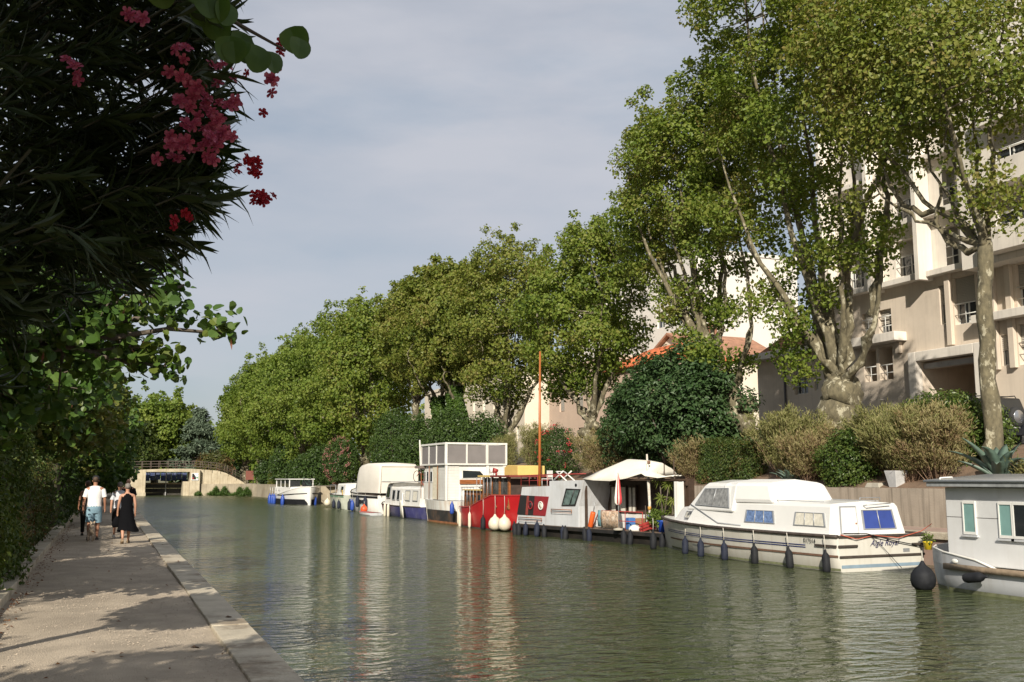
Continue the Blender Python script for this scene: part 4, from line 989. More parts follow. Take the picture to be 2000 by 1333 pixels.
for s in (-1, 1):
    q = lambda y, z: (s * (1.30 - (y - .45) / 6.45 * .08 - (z - .86) / .8 * (.18 + .04 * (y - .45) / 6.45) + .012), y, z)
    for (y0, y1, sk, m, sub) in ((.62, 1.85, .12, curtain, (.33, .66)), (2.62, 3.95, .12, mat('blue check curtain', (.10, .16, .30), .8, .5, 14), (.33, .66))):
        pts = [q(y0, 1.08), q(y1, 1.08), q(y1 - .0, 1.42), q(y0 + sk, 1.42)]
        pane_quad('window', cr, pts if s > 0 else pts, m, (s * .02, 0, .004), alu, .035, sub)
    h = lambda y, z: (s * (1.21 - (y - 4.5) / 2.5 * .13 - (z - 1.34) / .74 * (.19) + .012), y, z)
    pane_quad('windscreen_side', cr, [h(4.66, 1.45), h(6.5, 1.50), h(6.1, 2.0), h(4.85, 2.02)], mat('blind behind glass', (.20, .20, .19), .1, .5, 8), (s * .02, 0, .006), alu, .035, (.5,))
    f_ = lambda y, z: (s * (1.12 - (y - 6.5) / 2 * .57 - (z - .9) / .48 * .16 + .015), y, z)
    pane_quad('fore_window', cr, [f_(7.0, 1.06), f_(7.5, 1.06), f_(7.42, 1.28), f_(7.0, 1.28)], curtain, (s * .018, 0, .005), alu, .03, (.5,))
    MB().tube([q(6.75, 1.5), q(5.2, 1.0), q(4.1, .98)], .018, 5).build('grab_rail', alu, cr)
    MB().tube([(s * .95, 1.0, 1.70), (s * .98, 2.5, 1.71), (s * .95, 4.0, 1.72)], .014, 5).build('roof_rail', alu, cr)
ra = lambda x, z: (x, .45 + (z - .86) / .8 * .10 - .012, z)
pane_quad('aft_window', cr, [ra(-.16, 1.0), ra(.98, 1.0), ra(.90, 1.50), ra(-.16, 1.50)], bluebl, (0, -.02, 0), alu, .035, (.5,))
dd = MB(); dd.hexa([ra(-.90, .92), ra(-.36, .92), ra(-.36, 1.56), ra(-.84, 1.56)], [tuple(np.array(ra(a, z)) + [0, -.03, 0]) for a, z in ((-.90, .92), (-.36, .92), (-.36, 1.56), (-.84, 1.56))])
MB().hexa([ra(-.94, .90), ra(-.33, .90), ra(-.33, 1.60), ra(-.88, 1.60)], [tuple(np.array(ra(a, z)) + [0, -.012, 0]) for a, z in ((-.94, .90), (-.33, .90), (-.33, 1.60), (-.88, 1.60))]).build('door_frame', alu, cr)
dr = dd.build('door', gel_w, cr, .008); MB().ball((-.42, .43, 1.16), .022, 8, 6).build('handle', rust, dr)
MB().tube([ra(-.05, 1.60), (-.05, .40, 1.62), (.78, .42, 1.66)], .014, 5).build('wiper_rail', alu, cr)
MB().tube([(.1, .8, 1.73), (.1, .8, 1.80), (1.0, 1.0, 1.80), (1.0, 1.0, 1.72)], .012, 5).build('roof_hoop', alu, cr)
navy_t = mat('navy lettering', (.03, .03, .10), .5); black_t = mat('black lettering', (.015, .015, .015), .5)
textmesh(cr, 'E17514', .15, black_t, (-(side_at(cst, .95, .72) + .035), 1.15, .68), (rad(90), 0, rad(-90)))
textmesh(cr, 'Aigle Royal', .21, navy_t, (-.42, -.02, .62), (rad(90), 0, 0), .42, 'boat_name')
MB().tube([(-1.42, -.06, .92), (-.9, -.06, .80), (-.3, -.05, .88), (.5, -.06, .80), (1.3, -.06, .95), (2.3, .5, 1.1)], .012, 5).build('mooring_line', mat('red rope', (.4, .09, .05), .8), cr)
MB().tube([(-1.3, -.05, .95), (-.6, -.1, .93), (.3, -.06, .74), (1.4, -.06, .55)], .014, 5).build('mooring_line', dgrey, cr)
MB().tube([(-.4, -.03, .86), (.0, -.05, .55), (.5, -.12, .05)], .008, 5).build('mooring_line', dgrey, cr)
for i, yy in enumerate((27.0, 25.9, 24.6, 23.2, 21.8, 20.5)):
    lx = 18.35 - (yy - 20.3) * .052 - side_at(cst, yy - 20.3, .3) - .16
    fender((lx, yy, .26), 'long', ['navy', 'navy', 'navy', 'black', 'black', 'black'][i], .9, 'dark fender on the white cruiser, %s from its bow' % ORD[i + 1], 'fenders of the white cruiser', 1.0, (rad(random.uniform(-4, 4)), rad(random.uniform(-3, 3))))
fender((16.85, 29.2, .30), 'long', 'black', 1.0, 'black fender hanging under the bow tip of the white cruiser', 'fenders of the white cruiser', 1.1)

# ---- black hulled barge home with awning
bg_ = empty('barge_home', (17.6, 30.6, 0), rad(11.45), 'black hulled barge home with grey cabin and cream awning', 'houseboat')
blk = mat('tarred hull', (.011, .010, .009), .7, .5, 3, .4, 8, dirt=(.06, .042, .03), damt=.4)
MB().hexa([(.35, -.4, -.5), (2.7, -.4, -.5), (2.7, 8.2, -.5), (.35, 8.2, -.5)], [(.12, -.72, .30), (2.95, -.72, .30), (2.95, 8.62, .30), (.12, 8.62, .30)]).build('hull', blk, bg_)
MB().box(0, 3.05, -.78, 8.70, .302, .44).build('deck_beam', blk, bg_, .015)
pl_ = mat('deck plank', (.14, .10, .07), .8, .3, 4)
MB().box(.04, 3.0, -.74, 8.64, .441, .455).build('deck', pl_, bg_)
MB().prism([(6.12, .456), (8.5, .456), (8.08, 1.95), (6.12, 2.0)], 0, .06, 2.8).build('low_cabin', gpaint, bg_, .012)
MB().prism([(4.2, .456), (6.12, .456), (6.12, 2.20), (3.88, 2.24), (4.2, 1.25)], 0, .05, 2.82).build('tall_cabin', gpaint, bg_, .012)
st_b = mat('black panel', (.02, .018, .018), .5); st_r = mat('dark red panel', (.23, .02, .025), .45, .15, 3, dirt=(.15, .02, .02))
MB().prism([(7.25, .82), (8.42, .82), (8.17, 1.62), (7.12, 1.60)], 0, .035, .058).build('black_panel', st_b, bg_); MB().prism([(6.40, .82), (7.245, .82), (7.115, 1.60), (6.16, 1.585)], 0, .035, .058).build('red_panel', st_r, bg_)
MB().prism([(7.62, .83), (7.78, .83), (7.66, 1.605), (7.52, 1.605)], 0, .022, .034).build('red_stripe', mat('rust red stripe', (.22, .04, .03), .6), bg_)
for yy in (6.68, 7.42):
    o = MB().lathe([(.165, .0), (.18, -.03), (.13, -.035), (.13, 0)], (.034, yy, 1.22), 16, 0).build('porthole', white_p if yy < 7 else st_r, bg_)
    MB().lathe([(.128, -.004), (.128, .004)], (.022, yy, 1.22), 16, 0).build('glass', curtain if yy < 7 else glassd, o)
pane_quad('window', bg_, [(.045, 5.28, 1.24), (.045, 4.40, 1.26), (.045, 4.06, 1.90), (.045, 4.98, 1.92)], mat('reflecting glass', (.10, .14, .13), .08, .5, 6), (-.025, 0, 0), st_b, .05, (.62,))
for y0, y1, z in ((4.55, 5.9, 1.10), (6.55, 8.2, .72)):
    MB().tube([(-.03, y0, z), (-.03, y1, z)], .018, 5).tube([(-.03, y0, z), (-.03, y0 + .02, z - .12)], .012, 5).tube([(-.03, y1, z), (-.03, y1, z - .12)], .012, 5).tube([(-.03, y0, z - .12), (-.03, y1, z - .12)], .01, 5).build('side_rail', rust, bg_)
MB().lathe([(.06, 0), (.06, -.02)], (.045, 4.35, 2.05), 12, 0).build('round_vent', dgrey, bg_)
# saloon set back behind the terrace
woodd = mat('dark wood', (.055, .034, .022), .6, .3, 4)
MB().box(1.35, 1.42, -.34, 4.18, .456, .98).build('saloon_base', white_p, bg_)
MB().box(1.34, 1.45, -.34, 4.18, 2.05, 2.22).build('saloon_head', woodd, bg_)
for y0, y1, m in ((2.9, 3.85, curtain), (2.35, 2.8, curtain), (-.30, .35, curtain)):
    pane_quad('saloon_window', bg_, [(1.345, y1, 1.0), (1.345, y0, 1.0), (1.345, y0, 2.03), (1.345, y1, 2.03)], m, (-.03, 0, 0), woodd, .05, (.5,))
MB().box(1.46, 1.74, -.34, 4.18, .46, 2.22).build('saloon_back', woodd, bg_)
MB().box(.18, 1.75, -.35, 4.05, 2.225, 2.29).build('saloon_roof', woodd, bg_)
MB().box(.18, .34, -1.22, -.36, 2.225, 2.29).build('roof_beam', woodd, bg_)
MB().box(1.76, 2.8, 1.9, 4.05, .46, 2.2).build('rear_cabin', gpaint, bg_)
MB().box(.16, .46, -1.17, -1.0, .456, 2.2).build('end_post', white_p, bg_, .01)
MB().box(.9, 2.6, 8.6, 8.66, .46, .9).build('stern_board', gpaint, bg_)
for yy in (3.95, 2.1): MB().box(.2, .28, yy, yy + .07, .456, 2.22).build('roof_post', woodd, bg_)
# terrace rail
m = MB(); red_i = mat('red iron', (.30, .035, .03), .5, .2, 5)
m.tube([(.08, 3.4, .46), (.08, 3.05, 1.02), (.08, 2.9, 1.12), (.08, .55, 1.12), (.08, .55, .46)], .02, 6).tube([(.08, 3.2, .78), (.08, .55, .78)], .014, 5)
for yy in (2.2, 1.5): m.tube([(.08, yy, .46), (.08, yy, 1.12)], .014, 5)
m.build('terrace_rail', red_i, bg_)
m = MB(); m.tube([(.1, 8.2, 2.0), (.1, 8.2, 2.42), (.1, 6.2, 2.46), (.1, 3.8, 2.48)], .018, 5).tube([(.1, 8.2, 2.2), (.1, 6.2, 2.24)], .012, 5)
for yy in (7.6, 7.0, 6.3): m.tube([(.1, yy, 1.98), (.1, yy, 2.45)], .014, 5)
m.build('roof_rail', red_i, bg_)
def on_barge(x, y, z):
    a = rad(11.45); return (17.6 + x * math.cos(a) - y * math.sin(a), 30.6 + x * math.sin(a) + y * math.cos(a), z)
# awning
aw = empty('cream_awning', on_barge(1.4, 1.6, 2.3), rad(11.45), 'cream canvas awning sagging over the barge terrace', 'awning')
secs = []
rng = np.random.default_rng(8)
for s_, zr_, zf, zb_ in ((3.95, 2.55, 2.26, 2.35), (3.3, 2.76, 2.24, 2.40), (2.3, 3.0, 2.22, 2.5), (1.4, 2.96, 2.28, 2.5), (.55, 2.84, 2.46, 2.46), (.35, 2.55, 2.36, 2.4), (-.3, 2.36, 2.33, 2.36), (-1.0, 2.40, 2.36, 2.38)):
    row = []
    for k in range(13):
        f = k / 12; x = -1.35 + (2.0 if s_ > 1 else (1.7 if s_ > .4 else .5)) * f
        z = (zf + (zr_ - zf) * math.sin(min(f / .5, 1) * math.pi / 2)) if f < .5 else (zb_ + (zr_ - zb_) * math.cos((f - .5) / .5 * math.pi / 2))
        row.append((x, s_ - 1.6, z - 2.3 + .02 * math.sin(k * 1.7 + s_ * 5)))
    secs.append(row)
o = MB().loft(secs, caps=False).build('canvas', canvas, aw); sm = o.modifiers.new('s', 'SOLIDIFY'); sm.thickness = .012
MB().tube([(-1.2, 2.3, .0), (-.4, .75, .6), (.5, 2.2, .1)], .02, 5).build('frame', alu, aw)
# folded parasol
pa = empty('folded_parasol', on_barge(-.02, 1.75, .456), 0, 'folded red and white striped parasol on the barge terrace', 'parasol')
for k in range(12):
    w0, w1 = 2 * math.pi * k / 12, 2 * math.pi * (k + 1) / 12
    prof = [(.015, 2.02), (.05, 1.85), (.09, 1.5), (.125, 1.15), (.12, .98), (.06, .9)]
    rr = lambda r, w: (r * (1 + (.18 if True else 0) * math.cos(w * 6)) * math.cos(w), r * (1 + .18 * math.cos(w * 6)) * math.sin(w))
    MB().loft([[(*rr(r, w0), z), (*rr(r, (w0 + w1) / 2), z), (*rr(r, w1), z)] for r, z in prof], caps=False).build('red_gore' if k % 2 else 'white_gore', mat('parasol red', (.42, .03, .035), .8) if k % 2 else mat('parasol white', (.66, .62, .55), .8), pa)
MB().cyl((0, 0, 0), (0, 0, 2.05), .018, n=6).build('pole', alu, pa)
MB().lathe([(.2, 0), (.2, .05), (.04, .09)], n=12).build('base', concrete, pa)
# other things on the barge
pt = empty('tall_painted_pole', on_barge(.3, .43, .456), 0, 'tall weathered white painted pole standing on the barge terrace', 'pole')
MB().tube([(0, 0, 0), (.01, 0, 1.0), (-.02, .02, 1.9), (-.05, .03, 2.70)], [.04, .05, .055, .03], 8).build('shaft', mat('flaking white wood', (.6, .55, .48), .8, .2, 6, dirt=(.2, .14, .08), damt=.7), pt)
for zz, m in ((.75, mat('ochre band', (.5, .25, .05), .7)), (.45, mat('blue band', (.1, .13, .3), .7)), (2.35, mat('brown band', (.15, .08, .05), .7))):
    MB().cyl((0, 0, zz), (0, 0, zz + .12), .062, n=8).build('band', m, pt)
for i, (yy, hgt) in enumerate(((.05, 2.35), (-.45, 2.5))):
    o = tag(MB().tube([(0, 0, 0), (0, .02, hgt)], [.03, .022], 6).build('wooden_stake', woodd), ['thin dark stake just right of the painted pole', 'taller dark stake nearest the barge end wall'][i], 'stake'); o.location = on_barge(.7, yy, .456)
palm_m = leafmat('yucca leaves', [(.09, .13, .02), (.16, .2, .04), (.25, .26, .07)], .25, .5, 2)
def yucca(label, loc, h, heads, seed, pot=None):
    root = empty('yucca', loc, 0, label, 'plant', 'potted yuccas on the barge terrace'); rng = np.random.default_rng(seed)
    m = MB()
    for dx, dy, z in heads: m.tube([(0, 0, 0), (dx * .5, dy * .5, z * .5), (dx, dy, z)], [.03, .025, .022], 6)
    m.build('stem', bark_d, root, 0, False)
    for dx, dy, z in heads:
        n = 46; d = unit(rng.normal(size=(n, 3)) * [1, 1, .75] + [0, 0, .25]); p = np.repeat([[dx, dy, z]], n, 0)
        V, F = leaf_arrays(p, unit(rng.normal(size=(n, 3)) + [0, 0, .8]), d, np.full(n, .34) * rng.uniform(.7, 1.1, n), np.full(n, .035), .05, .25)
        link_mesh('leaf_rosette', mesh_np('leaf_rosette', V, F, palm_m), None, root)
yucca('yucca with three leaf heads in the blue tub on the barge', on_barge(.45, -.1, .75), 1.6, [(-.05, .1, 1.55), (.05, -.35, 1.35), (-.08, -.05, .85)], 4)
yucca('lower yucca right of the blue tub beside the end wall', on_barge(.5, -.55, .456), 1.2, [(0, 0, 1.1), (.05, .12, .7)], 5)
tub = tag(MB().lathe([(.14, 0), (.19, .36), (.21, .37), (.21, .41), (.17, .41), (.16, .33), (.01, .32)], n=18).build('blue_tub', mat('bright blue plastic', (.015, .07, .42), .4)), 'bright blue plastic tub holding a yucca on the barge', 'tub'); tub.location = on_barge(.42, -.1, .456)
bush('potted_greenery', 'leafy green plants spilling over the blue tub', on_barge(.42, .12, .85), [(0, 0, .12, .28, .42, .22)], 900, .11, leafmat('bright greens', [(.08, .13, .02), (.15, .2, .04)], .3), 77, 'plant', spacing=.12, crad=.15, stem_r=.01)
oc = empty('orange_cylinder', on_barge(.12, 3.55, .62), 0, 'orange cylinder tilted against the barge terrace rail', 'cylinder'); oc.rotation_euler = (rad(20), 0, rad(11))
MB().lathe([(.09, -.12), (.1, -.1), (.1, .42), (.085, .46)], n=14).build('body', mat('orange plastic', (.62, .11, .02), .5, .1), oc)
MB().tube([(0, 0, .46), (.02, 0, .62), (-.02, .05, .86)], .014, 5).build('handle', alu, oc); MB().tube([(.03, .03, .46), (.06, .1, .8)], .014, 5).build('stick', woodd, oc)
rug = MB().loft([[(-.02 + .015 * math.sin(k * 2.1), 1.75 + k * .13, 1.13), (-.03 + .02 * math.sin(k * 1.3), 1.75 + k * .13, .85), (-.01, 1.75 + k * .13, .52)] for k in range(9)], caps=False).build('hanging_rug', mat('patterned textile', (.36, .25, .17), .95, .8, 14, dirt=(.6, .53, .44), damt=.8)); rug.modifiers.new('s', 'SOLIDIFY').thickness = .015
rug.location = on_barge(.03, 0, 0); rug.rotation_euler = (0, 0, rad(11.45)); tag(rug, 'patterned brown rug hung over the barge terrace rail', 'rug')
tow = MB().loft([[(.0, 2.82 + k * .06, 1.14), (-.02, 2.8 + k * .06 + .01 * k, .8), (.0, 2.83 + k * .06, .55)] for k in range(4)], caps=False).build('hanging_towel', mat('teal towel', (.12, .24, .27), .95, .3, 6)); tow.modifiers.new('s', 'SOLIDIFY').thickness = .012
tow.location = on_barge(.03, 0, 0); tow.rotation_euler = (0, 0, rad(11.45)); tag(tow, 'teal towel hung at the left end of the terrace rail', 'towel')
crt = empty('red_crate', on_barge(.3, .5, .456), rad(30), 'tilted red crate left of the blue tub on the barge', 'crate'); crt.rotation_euler = (rad(-18), 0, rad(25))
for zz in (.03, .13, .23): MB().box(-.2, .2, -.2, -.18, zz, zz + .075).box(-.2, .2, .18, .2, zz, zz + .075).box(-.2, -.18, -.178, .178, zz, zz + .075).box(.18, .2, -.178, .178, zz, zz + .075).build('slat', red_i, crt)
MB().box(-.17, .17, -.17, .17, .02, .16).build('contents', woodd, crt)
dm = tag(MB().lathe([(.25, 0), (.24, .08), (.18, .16), (.08, .21), (.01, .22)], n=16).build('white_basin', white_p), 'upturned white basin on the barge deck edge', 'basin'); dm.location = on_barge(.25, 1.15, .456)
for i, (yy, m_, lab) in enumerate(((2.0, mat('blue box', (.05, .15, .4), .6), 'blue plastic box behind the terrace rail'), (1.45, mat('brown box', (.3, .16, .08), .7), 'brown carton behind the terrace rail'), (.85, mat('striped cloth', (.5, .45, .4), .9, .6, 9), 'pale striped cushion on the terrace'))):
    o = tag(MB().box(-.14, .14, -.13, .13, 0, .42).build('storage_box', m_, None, .02), lab, 'box'); o.location = on_barge(.75, yy, .456); o.rotation_euler = (0, 0, rad(20 * i))
def chair(label, loc, rz, m, s=1.0, cat='chair'):
    c = empty('garden_chair', loc, rz, label, cat); c.scale = (s, s, s)
    MB().box(-.22, .22, -.22, .22, .40, .44).build('seat', m, c, .01); MB().box(-.22, .22, .2, .235, .5, .88).build('backrest', m, c, .01)
    for x in (-.2, .2):
        for y in (-.2, .215): MB().tube([(x, y, 0), (x, y, .88 if y > 0 else .42)], .016, 5).build('leg', m, c)
    return c
chair('white garden chair on the barge cabin roof', on_barge(1.0, 7.6, 1.97), rad(200), white_p, .75)
chair('dark metal chair under the barge awning', on_barge(.9, 1.0, .456), rad(60), woodd)
fc = empty('folding_trestle', on_barge(.7, 6.3, 2.2), rad(10), 'white folded trestle lying on the barge roof', 'trestle')
MB().tube([(0, -.5, 0), (0, .25, .38)], .03, 5).tube([(0, .5, 0), (0, -.25, .4)], .03, 5).build('crossed_legs', white_p, fc); MB().tube([(.4, -.5, 0), (.4, .25, .38)], .03, 5).tube([(.4, .5, 0), (.4, -.25, .4)], .03, 5).build('crossed_legs', white_p, fc)
MB().tube([(0, .25, .38), (.4, .25, .38)], .02, 5).build('crossbar', white_p, fc)
fb = [(8.35, 'black', 0), (8.05, 'black', 0), (7.55, 'navy', .05), (6.75, 'navy', .08), (6.25, 'black', 0), (5.0, 'navy', 0), (4.85, 'black', -.04), (3.62, 'black', 0), (3.35, 'navy', 0), (1.35, 'black', 0), (1.0, 'black', 0), (-.66, 'black', 0)]
for i, (s_, c_, dz) in enumerate(fb):
    x, y, z = on_barge(-.12, s_, .22 + dz)
    fender((x, y, z), 'long', c_, .5, 'dark fender on the barge home, %s counting from its left end' % (['first', 'second', 'third', 'fourth', 'fifth', 'sixth', 'seventh', 'eighth', 'ninth', 'tenth', 'eleventh', 'twelfth'][i]), 'fenders of the barge home', 1.0 if i % 3 else 1.12, (rad(random.uniform(-6, 6)), rad(random.uniform(-4, 4))))

# ---- red boat with varnished wheelhouse
rb = empty('red_boat', (17.6, 44, 0), 0, 'red hulled boat with varnished wooden wheelhouse and orange mast', 'boat')
redp = mat('red boat paint', (.40, .012, .016), .38, .12, 1.5, dirt=(.30, .02, .02), damt=.5, spec=.5)
rst = [(3.5, 1.0, .9, .93, -.3), (3.3, 1.25, 1.12, .93, -.35), (2.2, 1.5, 1.42, .93, -.4), (.9, 1.52, 1.42, 1.0, -.4), (-.2, 1.52, 1.42, 1.25, -.4), (-1.7, 1.48, 1.32, 1.55, -.4), (-3.0, 1.25, .95, 1.56, -.4), (-4.0, .85, .5, 1.58, -.35), (-4.7, .4, .15, 1.6, -.3), (-5.0, .05, .03, 1.62, -.2)]
MB().loft(hull_secs(rst)).build('hull', redp, rb)
for s in (-1, 1): stripe(rst, s, -4.6, 3.4, .0, .06, .004, 20).build('waterline_stain', rubr, rb)
deck(rst, -.06, .05).build('deck', pl_, rb)
for s in (-1, 1): MB().tube(gunwale(rst, s, 0, 0), .03, 6).build('gunwale', mat('red cap', (.36, .03, .03), .4), rb)
varn = mat('varnished wood', (.24, .085, .028), .35, .3, 3, dirt=(.12, .05, .02), wscale=(1, 1, 4)); yel = mat('cream yellow paint', (.62, .44, .14), .5, .06)
MB().box(-1.1, 1.1, .35, 3.0, .85, 1.72).build('deckhouse', varn, rb, .02); MB().box(-1.2, 1.2, .3, 3.1, 1.722, 1.78).build('deckhouse_roof', yel, rb, .01)
for k in range(3): pane_quad('deckhouse_window', rb, [(-1.105, .6 + k * .8, 1.2), (-1.105, 1.1 + k * .8, 1.2), (-1.105, 1.1 + k * .8, 1.55), (-1.105, .6 + k * .8, 1.55)], glassd, (-.02, 0, 0), varn, .03)
MB().box(-1.2, 1.2, -3.1, .2, .95, 1.55).build('wheelhouse_base', varn, rb, .02)
for x in (-1.18, 1.1):
    for yy in (-3.1, -2.0, -1.0, -.4, .1): MB().box(x, x + .09, yy, yy + .12, 1.552, 2.36).build('wheelhouse_post', varn, rb)
for yy in ((-2.95, -2.05), (-1.85, -1.05), (-.85, -.45), (-.25, .08)): pane_quad('wheelhouse_window', rb, [(-1.15, yy[0], 1.57), (-1.15, yy[1], 1.57), (-1.15, yy[1], 2.33), (-1.15, yy[0], 2.33)], mat('wheelhouse glass', (.09, .085, .08), .1, .6, 3), (-.015, 0, 0), varn, .03)
MB().box(-1.09, 1.09, -3.05, .15, 1.56, 2.3).build('wheelhouse_interior', mat('dark interior', (.05, .03, .022), .8, .4, 3), rb)
MB().box(-1.35, 1.35, -3.6, .35, 2.362, 2.44).build('wheelhouse_roof', mat('dark red roof', (.20, .035, .028), .5), rb, .01); MB().box(-1.37, -1.352, -1.2, .36, 2.365, 2.45).build('roof_edge', yel, rb)
MB().prism([(-3.2, 2.442), (-1.6, 2.442), (-1.6, 2.80), (-2.0, 2.90), (-3.2, 2.86)], 0, -.8, .5).build('yellow_locker', yel, rb, .02)
for (yy, m_, r_) in ((-.85, red_i, .13), (-.4, white_p, .12)):
    o = MB().lathe([(.05, 0), (.05, .14)], (-.9, yy, 2.44), 10).lathe([(.05, .08), (.09, 0), (r_, -.14), (r_ - .03, -.14)], (-.9, yy - .0, 2.66), 14, 0).build('cowl_vent', m_, rb)
MB().tube([(0, -3.75, 1.55), (.02, -3.75, 4.5), (.05, -3.75, 7.9)], [.065, .058, .04], 10).build('mast', mat('orange varnished mast', (.34, .105, .025), .4, .15, 3, wscale=(1, 1, .3)), rb)
m = MB()
for yy in np.arange(-1.6, 3.4, .45):
    z = float(np.interp(yy, [-1.7, -.2, .9, 3.5], [1.55, 1.25, 1.0, .93])); x = -float(np.interp(yy, [-1.7, .9, 2.2, 3.3, 3.5], [1.48, 1.52, 1.5, 1.25, 1.0])) + .04
    m.tube([(x, yy, z), (x, yy, 1.88 if yy > .6 else 2.36)], .016, 5)
m.tube([(-1.48, .6, 1.88), (-1.46, 2.2, 1.88), (-1.2, 3.3, 1.88), (0, 3.45, 1.88)], .018, 5); m.build('railing', alu, rb)
MB().ball((-.3, 1.6, 1.86), (.5, .8, .12), 10, 6).build('covered_bundle', mat('grey brown tarp', (.22, .19, .16), .9, .4, 5), rb)
for yy in (-2.1, -3.0): MB().lathe([(.06, 0), (.05, -.03)], (-side_at(rst, yy, 1.1) - .01, yy, 1.05), 10, 0).build('hawse_hole', rust, rb)
fr = [(47.3, 'slim', 'white', .42), (46.6, 'slim', 'white', .30), (44.9, 'slim', 'white', .36), (43.2, 'long', 'black', .32), (41.75, 'ball', 'white', .32), (41.05, 'ball', 'white', .33)]
for i, (yy, k_, c_, z_) in enumerate(fr):
    sx_ = 17.6 - side_at(rst, yy - 44, .4) - (.27 if k_ == 'ball' else .1)
    fender((sx_, yy, z_), k_, c_, float(np.interp(yy, [41, 42.3, 44.9, 47.3], [1.55, 1.55, 1.0, .93])), ['slim white fender at the far end of the red hull', 'slim white fender second from the far end of the red hull', 'slim white fender in the middle of the red hull', 'black fender on the red hull left of the round ones', 'left one of two round cream fenders on the red hull', 'right one of two round cream fenders on the red hull'][i], 'fenders of the red boat', 1.15 if k_ != 'ball' else 1.0)
fender((16.2, 48.0, .85), 'long', 'blue', 1.2, 'bright blue fender between the red boat and the screened boat', None, 1.1)

# ---- white boat with screened upper deck
sb = empty('screened_boat', (18.15, 51.5, 0), rad(1), 'tall white boat with grey mesh screens round its upper deck', 'houseboat')
sst = [(-3.3, 1.7, 1.6, 1.15, -.4), (0, 1.78, 1.7, 1.15, -.4), (1.6, 1.75, 1.6, 1.18, -.4), (2.6, 1.45, 1.25, 1.25, -.4), (3.15, .95, .8, 1.3, -.35), (3.4, .4, .3, 1.32, -.3), (3.45, .04, .03, 1.32, -.2)]
MB().loft(hull_secs(sst)).build('hull', mat('rust streaked white', (.56, .55, .51), .5, .06, 1.5, dirt=(.36, .24, .14), damt=.45, streak=.55, scol=(.34, .20, .10)), sb)
for s in (-1, 1): stripe(sst, s, -3.3, 3.4, .03, .66, .012, 20).build('black_bottom', mat('scuffed black bottom', (.03, .028, .027), .6, .4, 3, dirt=(.2, .11, .06), damt=.5), sb); stripe(sst, s, -3.3, 3.4, .0, .09, .016, 20).build('rust_line', rust, sb)
deck(sst, -.01, .02).build('deck', gpaint, sb)
MB().box(-1.6, 1.6, -1.5, 2.4, 1.16, 3.0).build('cabin', white_p, sb, .02)
for k in range(22): MB().box(-1.625, -1.602, -1.48, -.25, 1.2 + k * .08, 1.2 + k * .08 + .068).build('weatherboard', white_p, sb); 
for k in range(22): MB().box(-1.55, -.95, -1.53, -1.502, 1.2 + k * .08, 1.2 + k * .08 + .068).build('weatherboard', white_p, sb); MB().box(.7, 1.58, -1.53, -1.502, 1.2 + k * .08, 1.2 + k * .08 + .068).build('weatherboard', white_p, sb)
for k in range(12): MB().box(-1.66, -1.63, -.2 + k * .075, -.145 + k * .075, 1.2, 2.95).build('bamboo_slat', mat('bamboo blind', (.5, .46, .36), .9, .15, 6), sb)
for (a, b_) in ((.85, 1.25), (1.5, 1.85), (2.0, 2.3)): pane_quad('door_window', sb, [(-1.605, a, 2.1), (-1.605, b_, 2.1), (-1.605, b_, 2.7), (-1.605, a, 2.7)], glassd, (-.02, 0, 0), gpaint, .035)
pane_quad('arched_window', sb, [(-.8, -1.505, 2.3), (.35, -1.505, 2.3), (.5, -1.505, 2.5), (.3, -1.505, 2.72), (-.8, -1.505, 2.74)], glassd, (0, -.025, 0), white_p, .05)
MB().box(-.9, .6, -1.6, -1.51, 2.02, 2.24).build('flower_box', varn, sb)
MB().box(-1.75, 1.75, -1.65, 2.6, 3.002, 3.09).build('upper_deck', white_p, sb, .01)
MB().box(-1.95, -1.5, 2.1, 3.0, 2.86, 3.0).build('planter_shelf', mat('grey brown wood', (.18, .14, .12), .9, .3, 4), sb)
mesh_s = mat('grey mesh screen', (.17, .155, .15), .8, .12, 1.2)
cs = [(-1.7, -1.6), (-1.7, -.1), (-1.7, 1.2), (-1.7, 2.5)]
for i in range(3):
    a, b_ = cs[i], cs[i + 1]; MB().box(-1.70, -1.69, a[1] + .05, b_[1] - .05, 3.1, 4.05).build('screen_panel', mesh_s, sb)
for i in range(3): x0 = -1.65 + i * 1.12; MB().box(x0 + .04, x0 + 1.06, -1.6, -1.59, 3.1, 4.05).build('screen_panel', mesh_s, sb)
for i in range(2): MB().box(1.69, 1.70, -1.5 + i * 2, .4 + i * 2, 3.1, 4.05).build('screen_panel', mesh_s, sb)
for x, y, w in [(-1.7, -1.6, .13), (-1.7, -.1, .08), (-1.7, 1.2, .07), (-1.7, 2.5, .07), (-.55, -1.6, .08), (.6, -1.6, .14), (1.7, -1.6, .1), (1.7, 2.5, .08)]: MB().box(x - w / 2, x + w / 2, y - .05, y + .05, 3.09, 4.08).build('screen_post', white_p, sb)
MB().box(-1.76, 1.76, -1.66, -1.54, 4.08, 4.18).box(-1.76, -1.64, -1.538, 2.56, 4.08, 4.18).box(1.64, 1.76, -1.538, 2.56, 4.08, 4.18).build('top_frame', white_p, sb, .01)
MB().box(-1.72, -1.6, -1.6, -1.48, 1.16, 3.0).box(.58, .72, -1.6, -1.51, 1.16, 3.0).box(1.55, 1.7, -1.6, -1.51, 1.16, 3.0).build('corner_post', white_p, sb)
MB().tube([(-1.72, 2.55, 2.6), (-1.75, 2.75, 4.45)], [.06, .04], 6).build('stay_post', white_p, sb)
MB().tube([(-1.8, 1.2, 1.15), (-1.86, 1.0, .5), (-1.85, .8, .03)], .014, 5).build('hanging_line', rope_m, sb)
for k in range(3): MB().tube([(-1.72, 2.5 - k * 1.4, 1.2), (-1.72, 2.5 - k * 1.4, 2.98)], .02, 5).build('drain_pipe', rust, sb)

